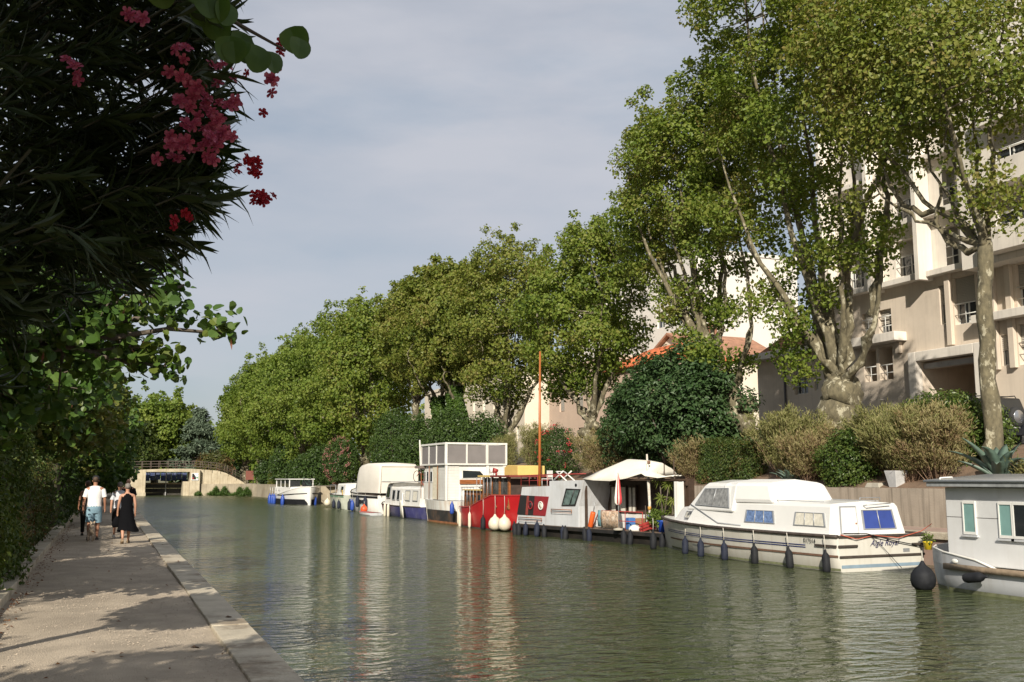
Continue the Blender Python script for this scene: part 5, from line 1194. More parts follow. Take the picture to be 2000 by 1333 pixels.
def small_boat(name, label, loc, rz, st, hm, deckm, cabs, wins, extras=()):
    o = empty(name, loc, rz, label, 'boat')
    MB().loft(hull_secs(st)).build('hull', hm, o); deck(st, -.01).build('deck', deckm, o)
    for s in (-1, 1): MB().tube(gunwale(st, s, 0, 0), .035, 6).build('gunwale', rubr if hm != deckm else white_p, o)
    for c in cabs: cab(*c[:-1]).build('cabin', c[-1], o, .02)
    for w in wins: pane_quad('window', o, w[0], w[1], w[2], w[3] if len(w) > 3 else alu, .04)
    return o
# ---- blue hulled cabin boat
navyh = mat('dark blue hull', (.035, .035, .11), .4, .15, 2, dirt=(.2, .2, .24), damt=.35)
bst6 = [(-4.4, 1.2, 1.1, .68, -.3), (0, 1.32, 1.25, .66, -.35), (3, 1.25, 1.05, .7, -.35), (4.3, .8, .5, .78, -.3), (5.0, .05, .03, .85, -.2)]
bh = small_boat('blue_boat', 'dark blue hulled boat with low white cabin and doors', (17.75, 59.6, 0), rad(2), bst6, navyh, white_p,
    [(-4.0, 1.6, (1.1, 1.1), (1.0, .98), .66, 1.78, 0, 0, .05, 4, white_p), (1.61, 3.4, (1.05, .95), (.95, .8), .66, 2.0, .0, -.4, .05, 4, white_p)],
    [([(-1.1, y0, 1.0), (-1.1, y1, 1.0), (-1.04, y1, 1.6), (-1.04, y0, 1.6)], m_, (-.03, 0, 0)) for y0, y1, m_ in ((-.2, .35, glassd), (.7, 1.3, glassd), (-2.2, -1.3, curtain), (-3.6, -2.7, curtain))] + [([(-1.04, 1.9, 1.1), (-1.0, 2.9, 1.1), (-.94, 2.7, 1.8), (-.96, 1.9, 1.8)], glassd, (-.03, 0, 0))])
MB().box(-1.2, 1.2, 1.2, 3.2, 2.06, 2.12).build('wheelhouse_roof', alu, bh)
MB().box(-1.19, -1.105, -1.0, -.45, .7, 1.45).build('side_door', gel_w, bh)
def bicycle(label, loc, rz, tilt, m, s=1.0):
    b = empty('bicycle', loc, rz, label, 'bicycle'); b.rotation_euler = (tilt, 0, rz); b.scale = (s, s, s)
    for y in (-.52, .52):
        w = MB(); w.tube([(0, y + .33 * math.cos(a), .33 + .33 * math.sin(a)) for a in np.linspace(0, 2 * math.pi, 19)], .018, 5, False); w.build('tyre', dgrey, b)
    MB().tube([(0, -.52, .33), (0, -.1, .30), (0, .38, .78), (0, -.2, .78), (0, -.1, .30)], .022, 5).tube([(0, -.2, .78), (0, -.52, .33)], .016, 5).tube([(0, .38, .9), (0, .52, .33)], .02, 5).build('frame', m, b)
    MB().box(-.06, .06, -.36, -.12, .88, .93).build('saddle', dgrey, b); MB().tube([(-.25, .32, .98), (0, .36, .95), (.25, .32, .98)], .015, 5).build('handlebar', alu, b)
bicycle('red bicycle lying on the cabin roof of the blue boat', (17.3, 57.4, 1.86), rad(20), rad(35), red_i, 1.0)
bicycle('bicycle leaning on the foredeck of the far white cruiser', (16.75, 90.6, 1.5), rad(60), rad(8), mat('dark green frame', (.03, .08, .06), .5), .9)
o = tag(MB().loft([[(x * 1.05, 0, 0), (x, -.05, .5), (x * .8, -.1, .85), (x * .5, -.1, 1.0)] for x in (-.26, -.1, .1, .26)], caps=False).build('white_tarp', canvas), 'white sheet draped over the side of the dark blue boat', 'sheet'); o.location = (16.22, 57.2, .03); o.rotation_euler = (0, 0, rad(-88)); o.modifiers.new('s', 'SOLIDIFY').thickness = .03
rd = empty('red_dinghy', (15.75, 63.2, 0), rad(5), 'flat red topped dinghy floating beside the dark blue boat', 'dinghy')
dst = [(-1.3, .42, .38, .16, -.08), (.6, .45, .4, .16, -.08), (1.2, .25, .2, .18, -.05), (1.4, .04, .03, .2, 0)]
MB().loft(hull_secs(dst)).build('hull', gpaint, rd); deck(dst, .01).build('cover', mat('faded red cover', (.35, .08, .07), .7), rd)
for i, yy in enumerate((61.2, 60.4)): fender((16.25, yy, .35), 'slim', 'white', .7, ['left', 'right'][i] + ' one of two white fenders on the dark blue boat', 'fenders of the dark blue boat', 1.3)
# ---- boat under the big canvas cover
bst7 = [(-4.2, 1.4, 1.3, 1.2, -.35), (0, 1.5, 1.4, 1.25, -.4), (2.5, 1.45, 1.2, 1.35, -.4), (4.2, .9, .5, 1.5, -.35), (5.2, .05, .03, 1.65, -.2)]
cb = small_boat('covered_boat', 'white boat with navy rail under a tall cream canvas cover', (17.85, 68.6, 0), rad(2), bst7, white_p, gel_w, [(1.6, 3.4, (1.0, .9), (.9, .75), 1.3, 2.3, 0, -.5, .05, 4, gpaint)], [([(-1.02, 2.0, 1.6), (-.98, 2.8, 1.6), (-.92, 2.6, 2.1), (-.95, 2.0, 2.1)], glassd, (-.03, 0, 0))])
for s in (-1, 1): stripe(bst7, s, -4.2, 4.6, 1.0, 1.14, .01).build('navy_band', dgrey, cb)
for k in range(4): pane_quad('hull_port', cb, [(-side_at(bst7, -1 + k * .5, 1.28) - .012, -1.1 + k * .5, .62), (-side_at(bst7, -1 + k * .5, 1.28) - .012, -.75 + k * .5, .62), (-side_at(bst7, -1 + k * .5, 1.28) - .012, -.75 + k * .5, .85), (-side_at(bst7, -1 + k * .5, 1.28) - .012, -1.1 + k * .5, .85)], glassd, (-.03, 0, 0), dgrey, .03)
cv = empty('canvas_cover', (17.85, 67.4, 1.2), rad(2), 'tall cream canvas cover draped over the boat behind the dark blue one', 'cover')
secs = []
for y, zt, w in ((-3.3, 1.95, 1.3), (-3.1, 2.05, 1.36), (-1.5, 2.12, 1.4), (0, 2.12, 1.4), (1.6, 2.0, 1.38), (2.3, 1.6, 1.3), (2.7, 1.15, 1.25)):
    secs.append([(-w - .03, y, .15), (-w + .02 * math.sin(y * 3), y, .8), (-w * .97, y, zt - .18), (-w * .85, y, zt), (0, y, zt + .05), (w * .85, y, zt), (w * .97, y, zt - .18), (w, y, .8), (w + .03, y, .15)])
MB().loft(secs, False, True).build('canvas', mat('sailcloth cover', (.62, .58, .51), .9, .06, 1, .35, 3), cv)
MB().tube([(-1.3, -3.36, .1), (-1.25, -3.36, 1.9), (1.25, -3.36, 1.9), (1.3, -3.36, .1)], .03, 5).build('edge_rope', canvas, cv)
for i, (yy, k_, c_) in enumerate(((73.1, 'long', 'navy'), (71.9, 'long', 'blue'), (71.0, 'long', 'navy'), (70.0, 'long', 'blue'), (68.4, 'long', 'navy'), (66.6, 'long', 'navy'))):
    fender((17.85 - side_at(bst7, yy - 68.6, .5) - .2 - (yy - 68.6) * .035, yy, .45 if i not in (4, 5) else .75), k_, c_, 1.3, 'blue fender of the canvas covered boat, %s from its bow' % ORD[i], 'fenders of the canvas covered boat', 1.35)
fender((16.1, 66.0, .28), 'ball', 'orange', .8, 'orange ball fender on the canvas covered boat', None, .8)
# ---- pale green boat behind it
bst8 = [(-3, 1.2, 1.1, 1.05, -.3), (0, 1.3, 1.2, 1.05, -.35), (2, 1.2, 1.0, 1.1, -.3), (3, .6, .4, 1.15, -.2), (3.4, .05, .03, 1.2, -.2)]
gb = small_boat('green_boat', 'pale green cluttered boat left of the canvas covered one', (17.8, 77.5, 0), 0, bst8, mat('pale green hull', (.38, .40, .33), .6, .1, 2, dirt=(.28, .2, .13), damt=.5), white_p, [(-2, .8, (.9, .9), (.8, .8), 1.05, 1.9, 0, 0, .05, 4, white_p)], [([(-.9, -1.5, 1.3), (-.9, -.6, 1.3), (-.84, -.6, 1.7), (-.84, -1.5, 1.7)], glassd, (-.03, 0, 0))])
for s in (-1, 1): stripe(bst8, s, -3, 3.2, .9, 1.0, .01).build('green_band', mat('leaf green band', (.16, .28, .18), .6), gb)
MB().tube([(-1.15, 2.0, 1.1), (-1.15, 2.0, 1.8), (-1.2, -.2, 1.8), (-1.2, -.2, 1.05)], .025, 5).build('rail', alu, gb)
for i, (x, yy, c_) in enumerate(((16.45, 79.6, 'white'), (16.4, 77.0, 'navy'), (16.4, 75.2, 'navy'))): fender((x, yy, .4), 'ball' if i == 0 else 'long', c_, 1.0, ['cream round fender at the far end of the pale green boat', 'dark fender in the middle of the pale green boat', 'dark fender at the near end of the pale green boat'][i], 'fenders of the pale green boat', .9 if i == 0 else 1.2)
for i, (x, yy, m_, lab) in enumerate(((17.2, 78.9, rust, 'rust coloured plant pot on the pale green boat'), (17.0, 76.2, yel, 'yellow bucket on the pale green boat'))):
    o = tag(MB().lathe([(.14, 0), (.2, .34), (.22, .36), (.18, .36), (.16, .3), (.01, .3)], n=12).build('pot', m_), lab, 'pot'); o.location = (x, yy, 1.06)
# ---- far white cruiser, bow to us
bst9 = [(4.6, 1.35, 1.25, .75, -.3), (1, 1.5, 1.4, .85, -.35), (-2, 1.5, 1.3, 1.15, -.35), (-3.6, 1.15, .8, 1.4, -.35), (-4.5, .6, .3, 1.55, -.3), (-4.95, .05, .03, 1.6, -.2)]
fw_ = small_boat('canal_cruiser', 'farthest white cruiser with black bottomed bow pointing down the canal', (16.25, 92.6, 0), rad(4), bst9, gel_w, gel_w, [(-2.0, 3.6, (1.1, 1.15), (1.0, 1.05), .9, 1.55, 0, 0, .04, 4, gel_w)], [])
for s in (-1, 1):
    stripe(bst9, s, -4.8, 4.6, .02, .5, .01, 18).build('black_bottom', dgrey, fw_); stripe(bst9, s, -4.8, 1, .78, .86, .014, 14, lambda y: .05 * max(-y - 1, 0)).build('black_rail', dgrey, fw_)
MB().box(-1.2, 1.2, -1.9, 3.4, 2.2, 2.28).build('canopy_roof', gel_w, fw_, .02)
for x in (-1.1, 1.02):
    for yy in (-1.8, -.2, 1.4, 3.2): MB().box(x, x + .08, yy, yy + .1, 1.5, 2.2).build('canopy_post', gel_w, fw_)
for yy in (-1.74, -.1, 1.5): MB().box(-1.08, -1.07, yy + .1, yy + 1.4, 1.6, 2.15).build('side_pane', glassd, fw_)
for x in (-1.0, .1): MB().box(x, x + .9, -1.77, -1.76, 1.6, 2.15).build('windscreen_pane', glassd, fw_)
m = MB()
for yy in (4.4, 3.4, 2.4, 1.4): m.tube([(-1.38, yy, .8), (-1.38, yy, 1.5)], .02, 5)
m.tube([(-1.38, 4.4, 1.5), (-1.4, 1.2, 1.5)], .02, 5).tube([(-1.38, 4.4, 1.15), (-1.4, 1.2, 1.15)], .015, 5); m.build('stern_rail', gel_w, fw_)
for i, (x, yy) in enumerate(((14.5, 96.6), (14.55, 95.4), (14.55, 94.3), (14.75, 90.8), (17.2, 88.6))): fender((x, yy, .42), 'long', 'blue', .6, ['leftmost blue fender on the far white cruiser', 'second blue fender from the left on the far white cruiser', 'third blue fender from the left on the far white cruiser', 'slanting blue fender on the bow flank of the far white cruiser', 'blue fender right of the stem of the far white cruiser'][i], 'blue fenders of the far white cruiser', 1.7)
# quay furniture by the cruiser
bo = empty('bollard', (20.95, 20.0, .87), 0, 'dark iron mooring bollard on the low quay behind the cruiser', 'bollard')
MB().lathe([(.09, 0), (.09, .05), (.07, .07), (.07, .38), (.1, .4), (.1, .43), (.02, .45)], n=14).build('post', rust, bo); MB().cyl((-.2, 0, .26), (.2, 0, .26), .035, n=8).build('crossbar', rust, bo)
yp = tag(MB().lathe([(.085, 0), (.11, .17), (.125, .18), (.125, .21), (.1, .21), (.09, .16), (.01, .16)], n=14).build('yellow_pot', mat('yellow plastic', (.62, .45, .02), .5)), 'small yellow flower pot hanging by the cruiser stern', 'pot'); yp.location = (19.6, 20.05, .5)
bush('pot_plant', 'leafy plant growing in the small yellow pot', (19.6, 20.05, .66), [(0, 0, .12, .12, .12, .14)], 160, .07, leafmat('bright greens', [(.08, .13, .02), (.15, .2, .04)], .3), 78, 'plant', spacing=.05, crad=.06, stem_r=.005)
bush('quay_weeds', 'straggly weeds on the low quay behind the houseboat bow', (20.9, 19.2, .86), [(0, 0, .12, .3, .6, .18)], 500, .09, shrub_leaf, 79, 'plant', spacing=.1, crad=.13, stem_r=.006)
# ---------------------------------------------------------------- left bank planting
def round_leaves(p, nrm, t, L, fold=.12):
    t = unit(t - nrm * (t * nrm).sum(1, keepdims=True)); b = np.cross(nrm, t); L = L[:, None]
    pr = [(0, .0, 0), (.18, .42, 1), (.58, .50, 1), (.9, .26, .5), (1.0, 0, 0), (.9, -.26, .5), (.58, -.50, 1), (.18, -.42, 1)]
    V = np.stack([p + t * L * a + b * L * w + nrm * L * fold * k for a, w, k in pr], 1).reshape(-1, 3)
    base = np.arange(len(p))[:, None] * 8
    F = np.concatenate([base + np.array([[0, 1, 2, 3]]), base + np.array([[0, 3, 4, 5]]), base + np.array([[0, 5, 6, 7]])])
    return V, F
def rcloud(rng, cent, crad, n, size, up=.45):
    cent = np.asarray(cent, float); idx = rng.integers(0, len(cent), n)
    d = unit(rng.normal(size=(n, 3))) * rng.random((n, 1)) ** .5
    p = cent[idx] + d * crad * np.array([1, 1, .8]); nr = unit(rng.normal(size=(n, 3)) * .55 + [0, -.25, up])
    t = rng.normal(size=(n, 3)) + [.25, 0, -.5]
    return round_leaves(p, nr, t, size * (.65 + .7 * rng.random(n)))
judas_leaf = leafmat('judas leaves', [(.025, .06, .012), (.05, .10, .018), (.075, .13, .025), (.12, .15, .03)], .28, .42, .9)
judas_leaf_y = leafmat('judas leaves yellowing', [(.035, .07, .012), (.07, .11, .018), (.12, .14, .03), (.17, .14, .03)], .3, .45, .9)
pod = leafmat('dry pods', [(.14, .05, .025), (.22, .09, .05)], .1)

def judas(label, base, trunk, blobs, n, size, lm, seed, spacing=.35, crad=.34, ncl=400, nlimb=7):
    rng = np.random.default_rng(seed); root = empty('judas_tree', base, 0, label, 'tree', 'judas trees along the towpath')
    m = MB(); m.tube([q[:3] for q in trunk], [q[3] for q in trunk], 9); top = np.array(trunk[-1][:3])
    cl = thin(rng, blob_points(rng, blobs, ncl, .35), spacing)
    L = [np.array(q[:3]) for q in trunk]
    for bl in blobs:
        c = np.array(bl[:3]); pts = [top * (1 - f) + c * f + np.array([0, 0, .25 * math.sin(f * 3.14)]) + rng.normal(size=3) * .05 for f in np.linspace(0, 1, 7)]
        m.tube(pts, [.06 * (1 - .8 * i / 6) for i in range(7)], 6); L += pts
    L = np.array(L)
    for c in cl:
        a = L[((L - c) ** 2).sum(1).argmin()]; m.tube([a, a * .5 + c * .5 + [0, 0, .06], c], [.014, .01, .004], 4, False)
    m.build('trunk', bark_d, root, 0, False)
    V, F = rcloud(rng, cl, crad, n, size); link_mesh('crown', mesh_np('crown', V, F, lm), None, root)
    k = max(20, n // 120); pc = cl[rng.integers(0, len(cl), k)] + rng.normal(size=(k, 3)) * .1
    V, F = leaf_arrays(pc, unit(rng.normal(size=(k, 3))), np.repeat([[0, 0, -1.]], k, 0) + rng.normal(size=(k, 3)) * .2, np.full(k, .11), np.full(k, .022)); tag(link_mesh('seed_pods', mesh_np('seed_pods', V, F, pod), None, root), kind='stuff')
    return root
judas('judas tree with round leaves reaching out furthest over the towpath', (-2.3, 9.6, .5), [(0, 0, 0, .12), (.1, 0, 1.2, .10), (.5, 0, 2.4, .08)],
      [(.9, 0, 3.2, 1.1, 1.2, .75), (1.7, -.1, 3.3, .6, .7, .55), (2.35, -.1, 3.35, .45, .5, .42), (2.9, -.1, 3.22, .36, .3, .16), (3.25, -.12, 3.19, .16, .2, .10), (2.62, -.1, 3.72, .2, .3, .14), (2.9, -.1, 3.5, .2, .3, .08), (2.3, 0, 2.92, .45, .5, .2), (2.72, -.1, 2.85, .16, .3, .12), (1.2, .3, 2.6, .7, .8, .4)], 7600, .085, judas_leaf, 301, .22, .22, 700)
judas('judas tree second along the towpath, over the near hedge', (-2.6, 14.6, .5), [(0, 0, 0, .12), (.1, 0, 1.4, .10), (.4, 0, 2.6, .08)], [(1.2, 0, 3.6, 1.5, 1.9, 1.1), (1.7, -1.0, 2.9, .9, 1.1, .6), (.4, -1.0, 3.0, 1.2, 1.2, .9)], 9500, .095, judas_leaf, 302, .32, .33, 420)
judas('judas tree third along the towpath with yellowing leaves', (-2.6, 21.5, .5), [(0, 0, 0, .13), (.1, 0, 1.6, .1), (.5, 0, 2.8, .08)], [(1.4, 0, 3.8, 1.3, 2.2, 1.1), (1.9, 1, 3.0, 1.0, 1.6, .7)], 6800, .11, judas_leaf_y, 303, .4, .42, 400)
judas('judas tree fourth along the towpath', (-2.6, 30.0, .5), [(0, 0, 0, .14), (.2, 0, 1.8, .11), (.6, 0, 3.0, .09)], [(1.5, 1.5, 4.0, 1.5, 2.4, 1.4), (2.2, 2.5, 3.6, 1.0, 1.6, .9)], 6500, .13, judas_leaf_y, 304, .5, .5, 380)
judas('judas tree fifth along the towpath, beyond the walkers', (-2.6, 42.0, .5), [(0, 0, 0, .15), (.2, 0, 1.8, .12), (.6, 0, 3.2, .1)], [(2.0, 0, 4.0, 1.7, 3.6, 1.7), (.4, 0, 4.8, 2.0, 3.4, 1.6), (2.6, 2, 3.6, 1.0, 2.0, 1.2)], 8000, .17, judas_leaf, 305, .6, .62, 360)
judas('judas tree sixth along the towpath', (-2.6, 57.0, .5), [(0, 0, 0, .16), (.2, 0, 2, .12), (.6, 0, 3.6, .1)], [(1.7, 0, 4.4, 1.9, 4.5, 2.2), (0, 0, 5.4, 2.2, 4.5, 2.2)], 8000, .2, judas_leaf_y, 306, .7, .72, 340)
judas('judas tree seventh along the towpath, shading its far end', (-2.2, 76.0, .5), [(0, 0, 0, .2), (.2, 0, 2, .15), (.6, 0, 3.6, .12)], [(1.6, 0, 3.8, 2.4, 6, 3.0), (0, 0, 5.6, 3, 6, 2.6)], 9000, .26, judas_leaf, 307, .9, .9, 340)
judas('judas tree farthest along the towpath near the footbridge', (-2.0, 100.0, .5), [(0, 0, 0, .2), (.2, 0, 2, .15), (.6, 0, 3.6, .12)], [(1.4, 0, 3.6, 2.8, 8, 3.0), (0, 10, 5.0, 4, 9, 3.4)], 9500, .34, judas_leaf, 308, 1.2, 1.15, 320)
# trees set back behind the hedge close the view to the left
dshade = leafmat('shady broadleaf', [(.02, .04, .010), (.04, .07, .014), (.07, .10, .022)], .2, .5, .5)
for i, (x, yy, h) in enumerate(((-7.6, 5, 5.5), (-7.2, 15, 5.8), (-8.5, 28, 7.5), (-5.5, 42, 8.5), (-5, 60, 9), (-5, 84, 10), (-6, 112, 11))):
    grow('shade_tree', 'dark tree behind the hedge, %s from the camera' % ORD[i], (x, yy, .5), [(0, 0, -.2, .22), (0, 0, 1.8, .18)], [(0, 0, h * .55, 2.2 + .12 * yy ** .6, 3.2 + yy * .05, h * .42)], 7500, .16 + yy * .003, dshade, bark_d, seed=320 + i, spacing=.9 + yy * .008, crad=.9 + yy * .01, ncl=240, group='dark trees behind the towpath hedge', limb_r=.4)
hedge('towpath_hedge', 'near leafy green hedge overhanging the kerb', -2.7, -1.42, 16.4, 20.2, .5, 3.5, 17000, .10, bush_leaf, 41)
hedge('towpath_hedge', 'dark clipped hedge along the towpath beyond the gap', -2.6, -1.6, 22.4, 36, .5, 2.75, 20000, .1, yew_leaf, 42)
hedge('towpath_hedge', 'far dark hedge running towards the footbridge', -2.5, -1.35, 38, 110, .5, 3.0, 18000, .2, shrub_leaf, 43)
wisp('dry grass tussock in the gap of the towpath hedge', (-1.8, 21.3, .5), .4, .6, 1.0, 2600, dry_leaf, 44, name='grass_tussock')['group'] = 'dry tussocks by the kerb'

# shade giving judas tree standing beside the camera, its big leaved branch hanging into view
rng = np.random.default_rng(330)
J0 = judas('judas tree beside the viewer with large round leaves hanging at top left', (-2.9, .4, .5), [(0, 0, 0, .16), (.1, 0, 1.6, .13), (.4, .2, 2.6, .11)],
           [(.4, -1.0, 4.4, 2.2, 2.4, 1.3), (1.6, -.2, 4.6, 1.5, 1.6, .7), (.2, -2.8, 4.2, 2.2, 2.2, 1.6), (-.6, 1.6, 4.2, 1.6, 1.8, 1.4), (1.9, 1.7, 4.25, 1.1, .9, .5), (2.5, -.3, 4.7, 1.2, 1.5, .8)], 22000, .12, judas_leaf, 331, .4, .42, 500)
bo_ = [(.5 - .5 * math.cos(a_) * (1.0 if math.cos(a_) < .8 else .86), .52 * math.sin(a_) * (1 - .18 * (1 - math.cos(a_)) / 2)) for a_ in np.linspace(0, 2 * math.pi, 21)[:-1]]
bigV = np.array([(.45, 0, 0)] + [(x_, y_, .16 * abs(y_) - .1 * x_ * x_) for x_, y_ in bo_]); bigF = np.array([(0, 1 + i_, 1 + (i_ + 1) % 20) for i_ in range(20)]); big = (bigV, bigF)
bigme = mesh_np('big_leaf', big[0], big[1], judas_leaf)
m = MB(); m.tube([(1.9, 1.9, 3.95), (2.6, 2.5, 3.45), (3.12, 2.56, 3.20), (3.36, 2.64, 3.14)], [.02, .012, .008, .004], 5); m.build('hanging_branch', bark_d, J0, 0, False)
rg = random.Random(12)
for i in range(34):
    f = i / 33; a = Vector((2.80, 2.36, 3.28)).lerp(Vector((3.36, 2.62, 3.12)), f) if i % 3 else Vector((2.9, 2.4, 3.22)).lerp(Vector((3.25, 2.6, 3.1)), f)
    o = link_mesh('leaf', bigme, None, J0)
    d = Vector((rg.uniform(-.25, .45), rg.uniform(-.3, .1), -1)).normalized(); nn = Vector((rg.uniform(-.5, .5), -1, rg.uniform(-.1, .5))).normalized()
    nn = (nn - d * nn.dot(d)).normalized(); bb = nn.cross(d); s = rg.uniform(.07, .10)
    M4 = Matrix((d * s, bb * s, nn * s)).transposed().to_4x4(); M4.translation = a + Vector((rg.uniform(-.06, .05), rg.uniform(-.12, .12), rg.uniform(-.04, .10))); o.matrix_local = M4

# foreground oleander
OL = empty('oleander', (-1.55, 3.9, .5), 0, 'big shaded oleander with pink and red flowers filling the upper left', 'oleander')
ob = Vector((-1.55, 3.9, .5))
sec = [(-1, 0), (-.62, .72), (0, 1), (.45, .8), (1, 0)]
def ole_leaf_mesh():
    xs_ = [0, .18, .45, .75, 1.0]; ws = [.012, .058, .072, .048, .004]; V = []; F = []
    for i, (x, w) in enumerate(zip(xs_, ws)):
        z = -.10 * x * x; V += [(x, -w, z + w * .35), (x, 0, z), (x, w, z + w * .35)]
    for i in range(4):
        k = i * 3; F += [(k, k + 1, k + 4, k + 3), (k + 1, k + 2, k + 5, k + 4)]
    return V, F
olv = []
for cv_ in (.04, -.16, -.34):
    v_, f_k = ole_leaf_mesh(); v_ = [(x_ * (1 - .12 * abs(cv_)), y_ * (1 + .25 * cv_), z_ + cv_ * x_ * x_) for x_, y_, z_ in v_]; q_ = bpy.data.meshes.new('oleander_leaf'); q_.from_pydata(v_, [], f_k); q_.materials.append(ole_leaf); olv.append((q_, np.array(v_)))
lv, lf_ = ole_leaf_mesh(); olme = bpy.data.meshes.new('oleander_leaf'); olme.from_pydata(lv, [], lf_); olme.materials.append(ole_leaf)
rng = np.random.default_rng(340)
def xmax(z): return float(np.interp(z, [2.7, 2.8, 2.95, 3.08, 3.2, 3.35, 3.6, 4.0, 4.6], [-.45, -.38, -.22, .0, .26, .36, .34, .30, .26]))
stems = MB(); sprays = []
for i in range(420):
    z = rng.uniform(2.72, 4.55); xm = xmax(z); x = xm - abs(rng.normal(0, .5)) if i > 46 else xm - rng.uniform(-.02, .10)
    if i <= 46: z = rng.uniform(3.0, 4.2); x = xmax(z) - rng.uniform(.0, .12)
    y = 3.65 + (rng.normal(0, .25) if i <= 46 else abs(rng.normal(0, .6)) - .15)
    c = np.array([x, y, z]); d = np.array([x + 1.5, (y - 3.8) * .5, (z - 3.0) * .75 - .1]); d /= np.linalg.norm(d)
    sprays.append((c, d, i <= 46))
    a = c - d * .16 - np.array([.02, 0, .03]); stems.tube([np.array(a) - np.array(ob), (a + c) / 2 + np.array([0, 0, .03]) - np.array(ob), c - np.array(ob)], [.004, .003, .002], 4, False)
for k in range(9):
    a = np.array([rng.uniform(-.2, .3), rng.uniform(-.3, .3), 0]); e = np.array([rng.uniform(.3, 1.5), rng.uniform(-.7, .5), rng.uniform(2.5, 3.8)])
    stems.tube([a, a * .6 + e * .4 + np.array([-.2, 0, .4]), e], [.018, .012, .005], 5, False)
stems.build('stems', mat('oleander stem', (.04, .04, .02), .8), OL, 0, False)
bulkV, bulkF, nk, nobj = [], [], 0, 0
base_v = np.array(lv)
for c, d, edge in sprays:
    nL = 11 if edge else 20
    for j in range(nL):
        u = rng.normal(size=3); u -= d * u.dot(d); u /= np.linalg.norm(u); th = rng.uniform(.25, 1.05)
        dr = d * math.cos(th) + u * math.sin(th); dr[2] -= .12; dr /= np.linalg.norm(dr)
        nn = d - dr * d.dot(dr) + rng.normal(size=3) * .2; nn -= dr * nn.dot(dr); nn /= np.linalg.norm(nn); bb = np.cross(nn, dr)
        s = rng.uniform(.11, .17) * (1.12 if edge else 1); o_ = c - d * rng.uniform(0, .14) - np.array(ob)
        if edge and nobj < 290 and j < 7:
            o = link_mesh('leaf', olv[nobj % 3][0], None, OL); M4 = Matrix((Vector(dr) * s, Vector(bb) * s, Vector(nn) * s)).transposed().to_4x4(); M4.translation = Vector(o_); o.matrix_local = M4; nobj += 1
        else:
            base_v = olv[j % 3][1]; bulkV.append(o_ + (base_v[:, :1] * dr + base_v[:, 1:2] * bb + base_v[:, 2:] * nn) * s); bulkF.append(np.array(lf_) + nk); nk += len(lv)
for k_ in range(5200):
    z = rng.uniform(2.7, 4.9); c = np.array([rng.uniform(-1.5, xmax(min(z, 4.5)) - .22), rng.uniform(3.9, 5.3), z]); dr = unit(rng.normal(size=(1, 3)) * [1, .8, .8] + [.5, 0, .1])[0]; nn = unit(np.cross(dr, rng.normal(size=3))[None])[0]; bb = np.cross(nn, dr)
    bulkV.append(c - np.array(ob) + (base_v[:, :1] * dr + base_v[:, 1:2] * bb + base_v[:, 2:] * nn) * rng.uniform(.13, .18)); bulkF.append(np.array(lf_) + nk); nk += len(lv)
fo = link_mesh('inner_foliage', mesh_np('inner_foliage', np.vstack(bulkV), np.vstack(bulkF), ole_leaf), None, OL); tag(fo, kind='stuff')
# flowers: five broad petals round a throat
def flower_mesh(m_, name):
    V, F = [], []
    for k in range(5):
        w = 2 * math.pi * k / 5; pt = [(0, 0, 0), (.45, -.28, .16), (.95, -.34, .10), (1.08, .05, .04), (.85, .36, .12), (.4, .24, .18)]
        i0 = len(V)
        for a, b_, z in pt: V.append((a * math.cos(w) - b_ * math.sin(w), a * math.sin(w) + b_ * math.cos(w), z))
        F += [(i0, i0 + 1, i0 + 2, i0 + 3), (i0, i0 + 3, i0 + 4, i0 + 5)]
        w += .63; i0 = len(V)
        for a, b_, z in pt: V.append((.62 * (a * math.cos(w) - b_ * math.sin(w)), .62 * (a * math.sin(w) + b_ * math.cos(w)), z * 1.8 + .12 + .1 * a + .08 * (k % 3)))
        F += [(i0, i0 + 1, i0 + 2, i0 + 3), (i0, i0 + 3, i0 + 4, i0 + 5)]
    me = bpy.data.meshes.new(name); me.from_pydata(V, [], F); me.materials.append(m_); return me
fpk = flower_mesh(leafmat('petal pink', [(.30, .035, .10), (.42, .075, .165), (.54, .16, .26)], .3, .6, 3), 'pink_flower'); frd = flower_mesh(leafmat('petal red', [(.25, .008, .02), (.36, .02, .04)], .3, .6, 3), 'red_flower')
rg = random.Random(9)
for (x, z, n, r_, me, nm) in ((.27, 3.44, 22, .085, fpk, 'pink_flower'), (.16, 3.36, 9, .07, fpk, 'pink_flower'), (.22, 3.56, 7, .05, fpk, 'pink_flower'), (.30, 3.66, 5, .035, fpk, 'pink_flower'), (.36, 3.76, 3, .03, fpk, 'pink_flower'), (.46, 3.63, 3, .02, fpk, 'pink_flower'),
                             (.40, 3.33, 8, .03, frd, 'red_flower'), (.425, 3.22, 7, .025, frd, 'red_flower'), (.47, 3.72, 4, .022, frd, 'red_flower'), (.54, 3.74, 3, .012, frd, 'red_flower'), (.18, 3.12, 4, .03, frd, 'red_flower'), (-.16, 3.6, 4, .03, fpk, 'pink_flower'), (0, 3.78, 3, .03, fpk, 'pink_flower'), (.42, 3.5, 1, .005, frd, 'red_flower'), (.15, 3.68, 4, .05, fpk, 'pink_flower'), (.36, 3.62, 3, .03, frd, 'red_flower')):
    for j in range(int(n * 1.5) if n > 4 else n):
        o = link_mesh(nm, me, None, OL); s = rg.uniform(.020, .027) if me is fpk else rg.uniform(.014, .019)
        q = Vector((rg.uniform(-1.3, 1.3), -1, rg.uniform(-1.0, 1.2))).to_track_quat('Z', 'Y'); M4 = (q.to_matrix() * s).to_4x4()
        M4.translation = Vector((x + rg.gauss(0, r_ * .6), 3.28 + rg.gauss(0, .05), z + rg.gauss(0, r_ * .6))) - ob; o.matrix_local = M4

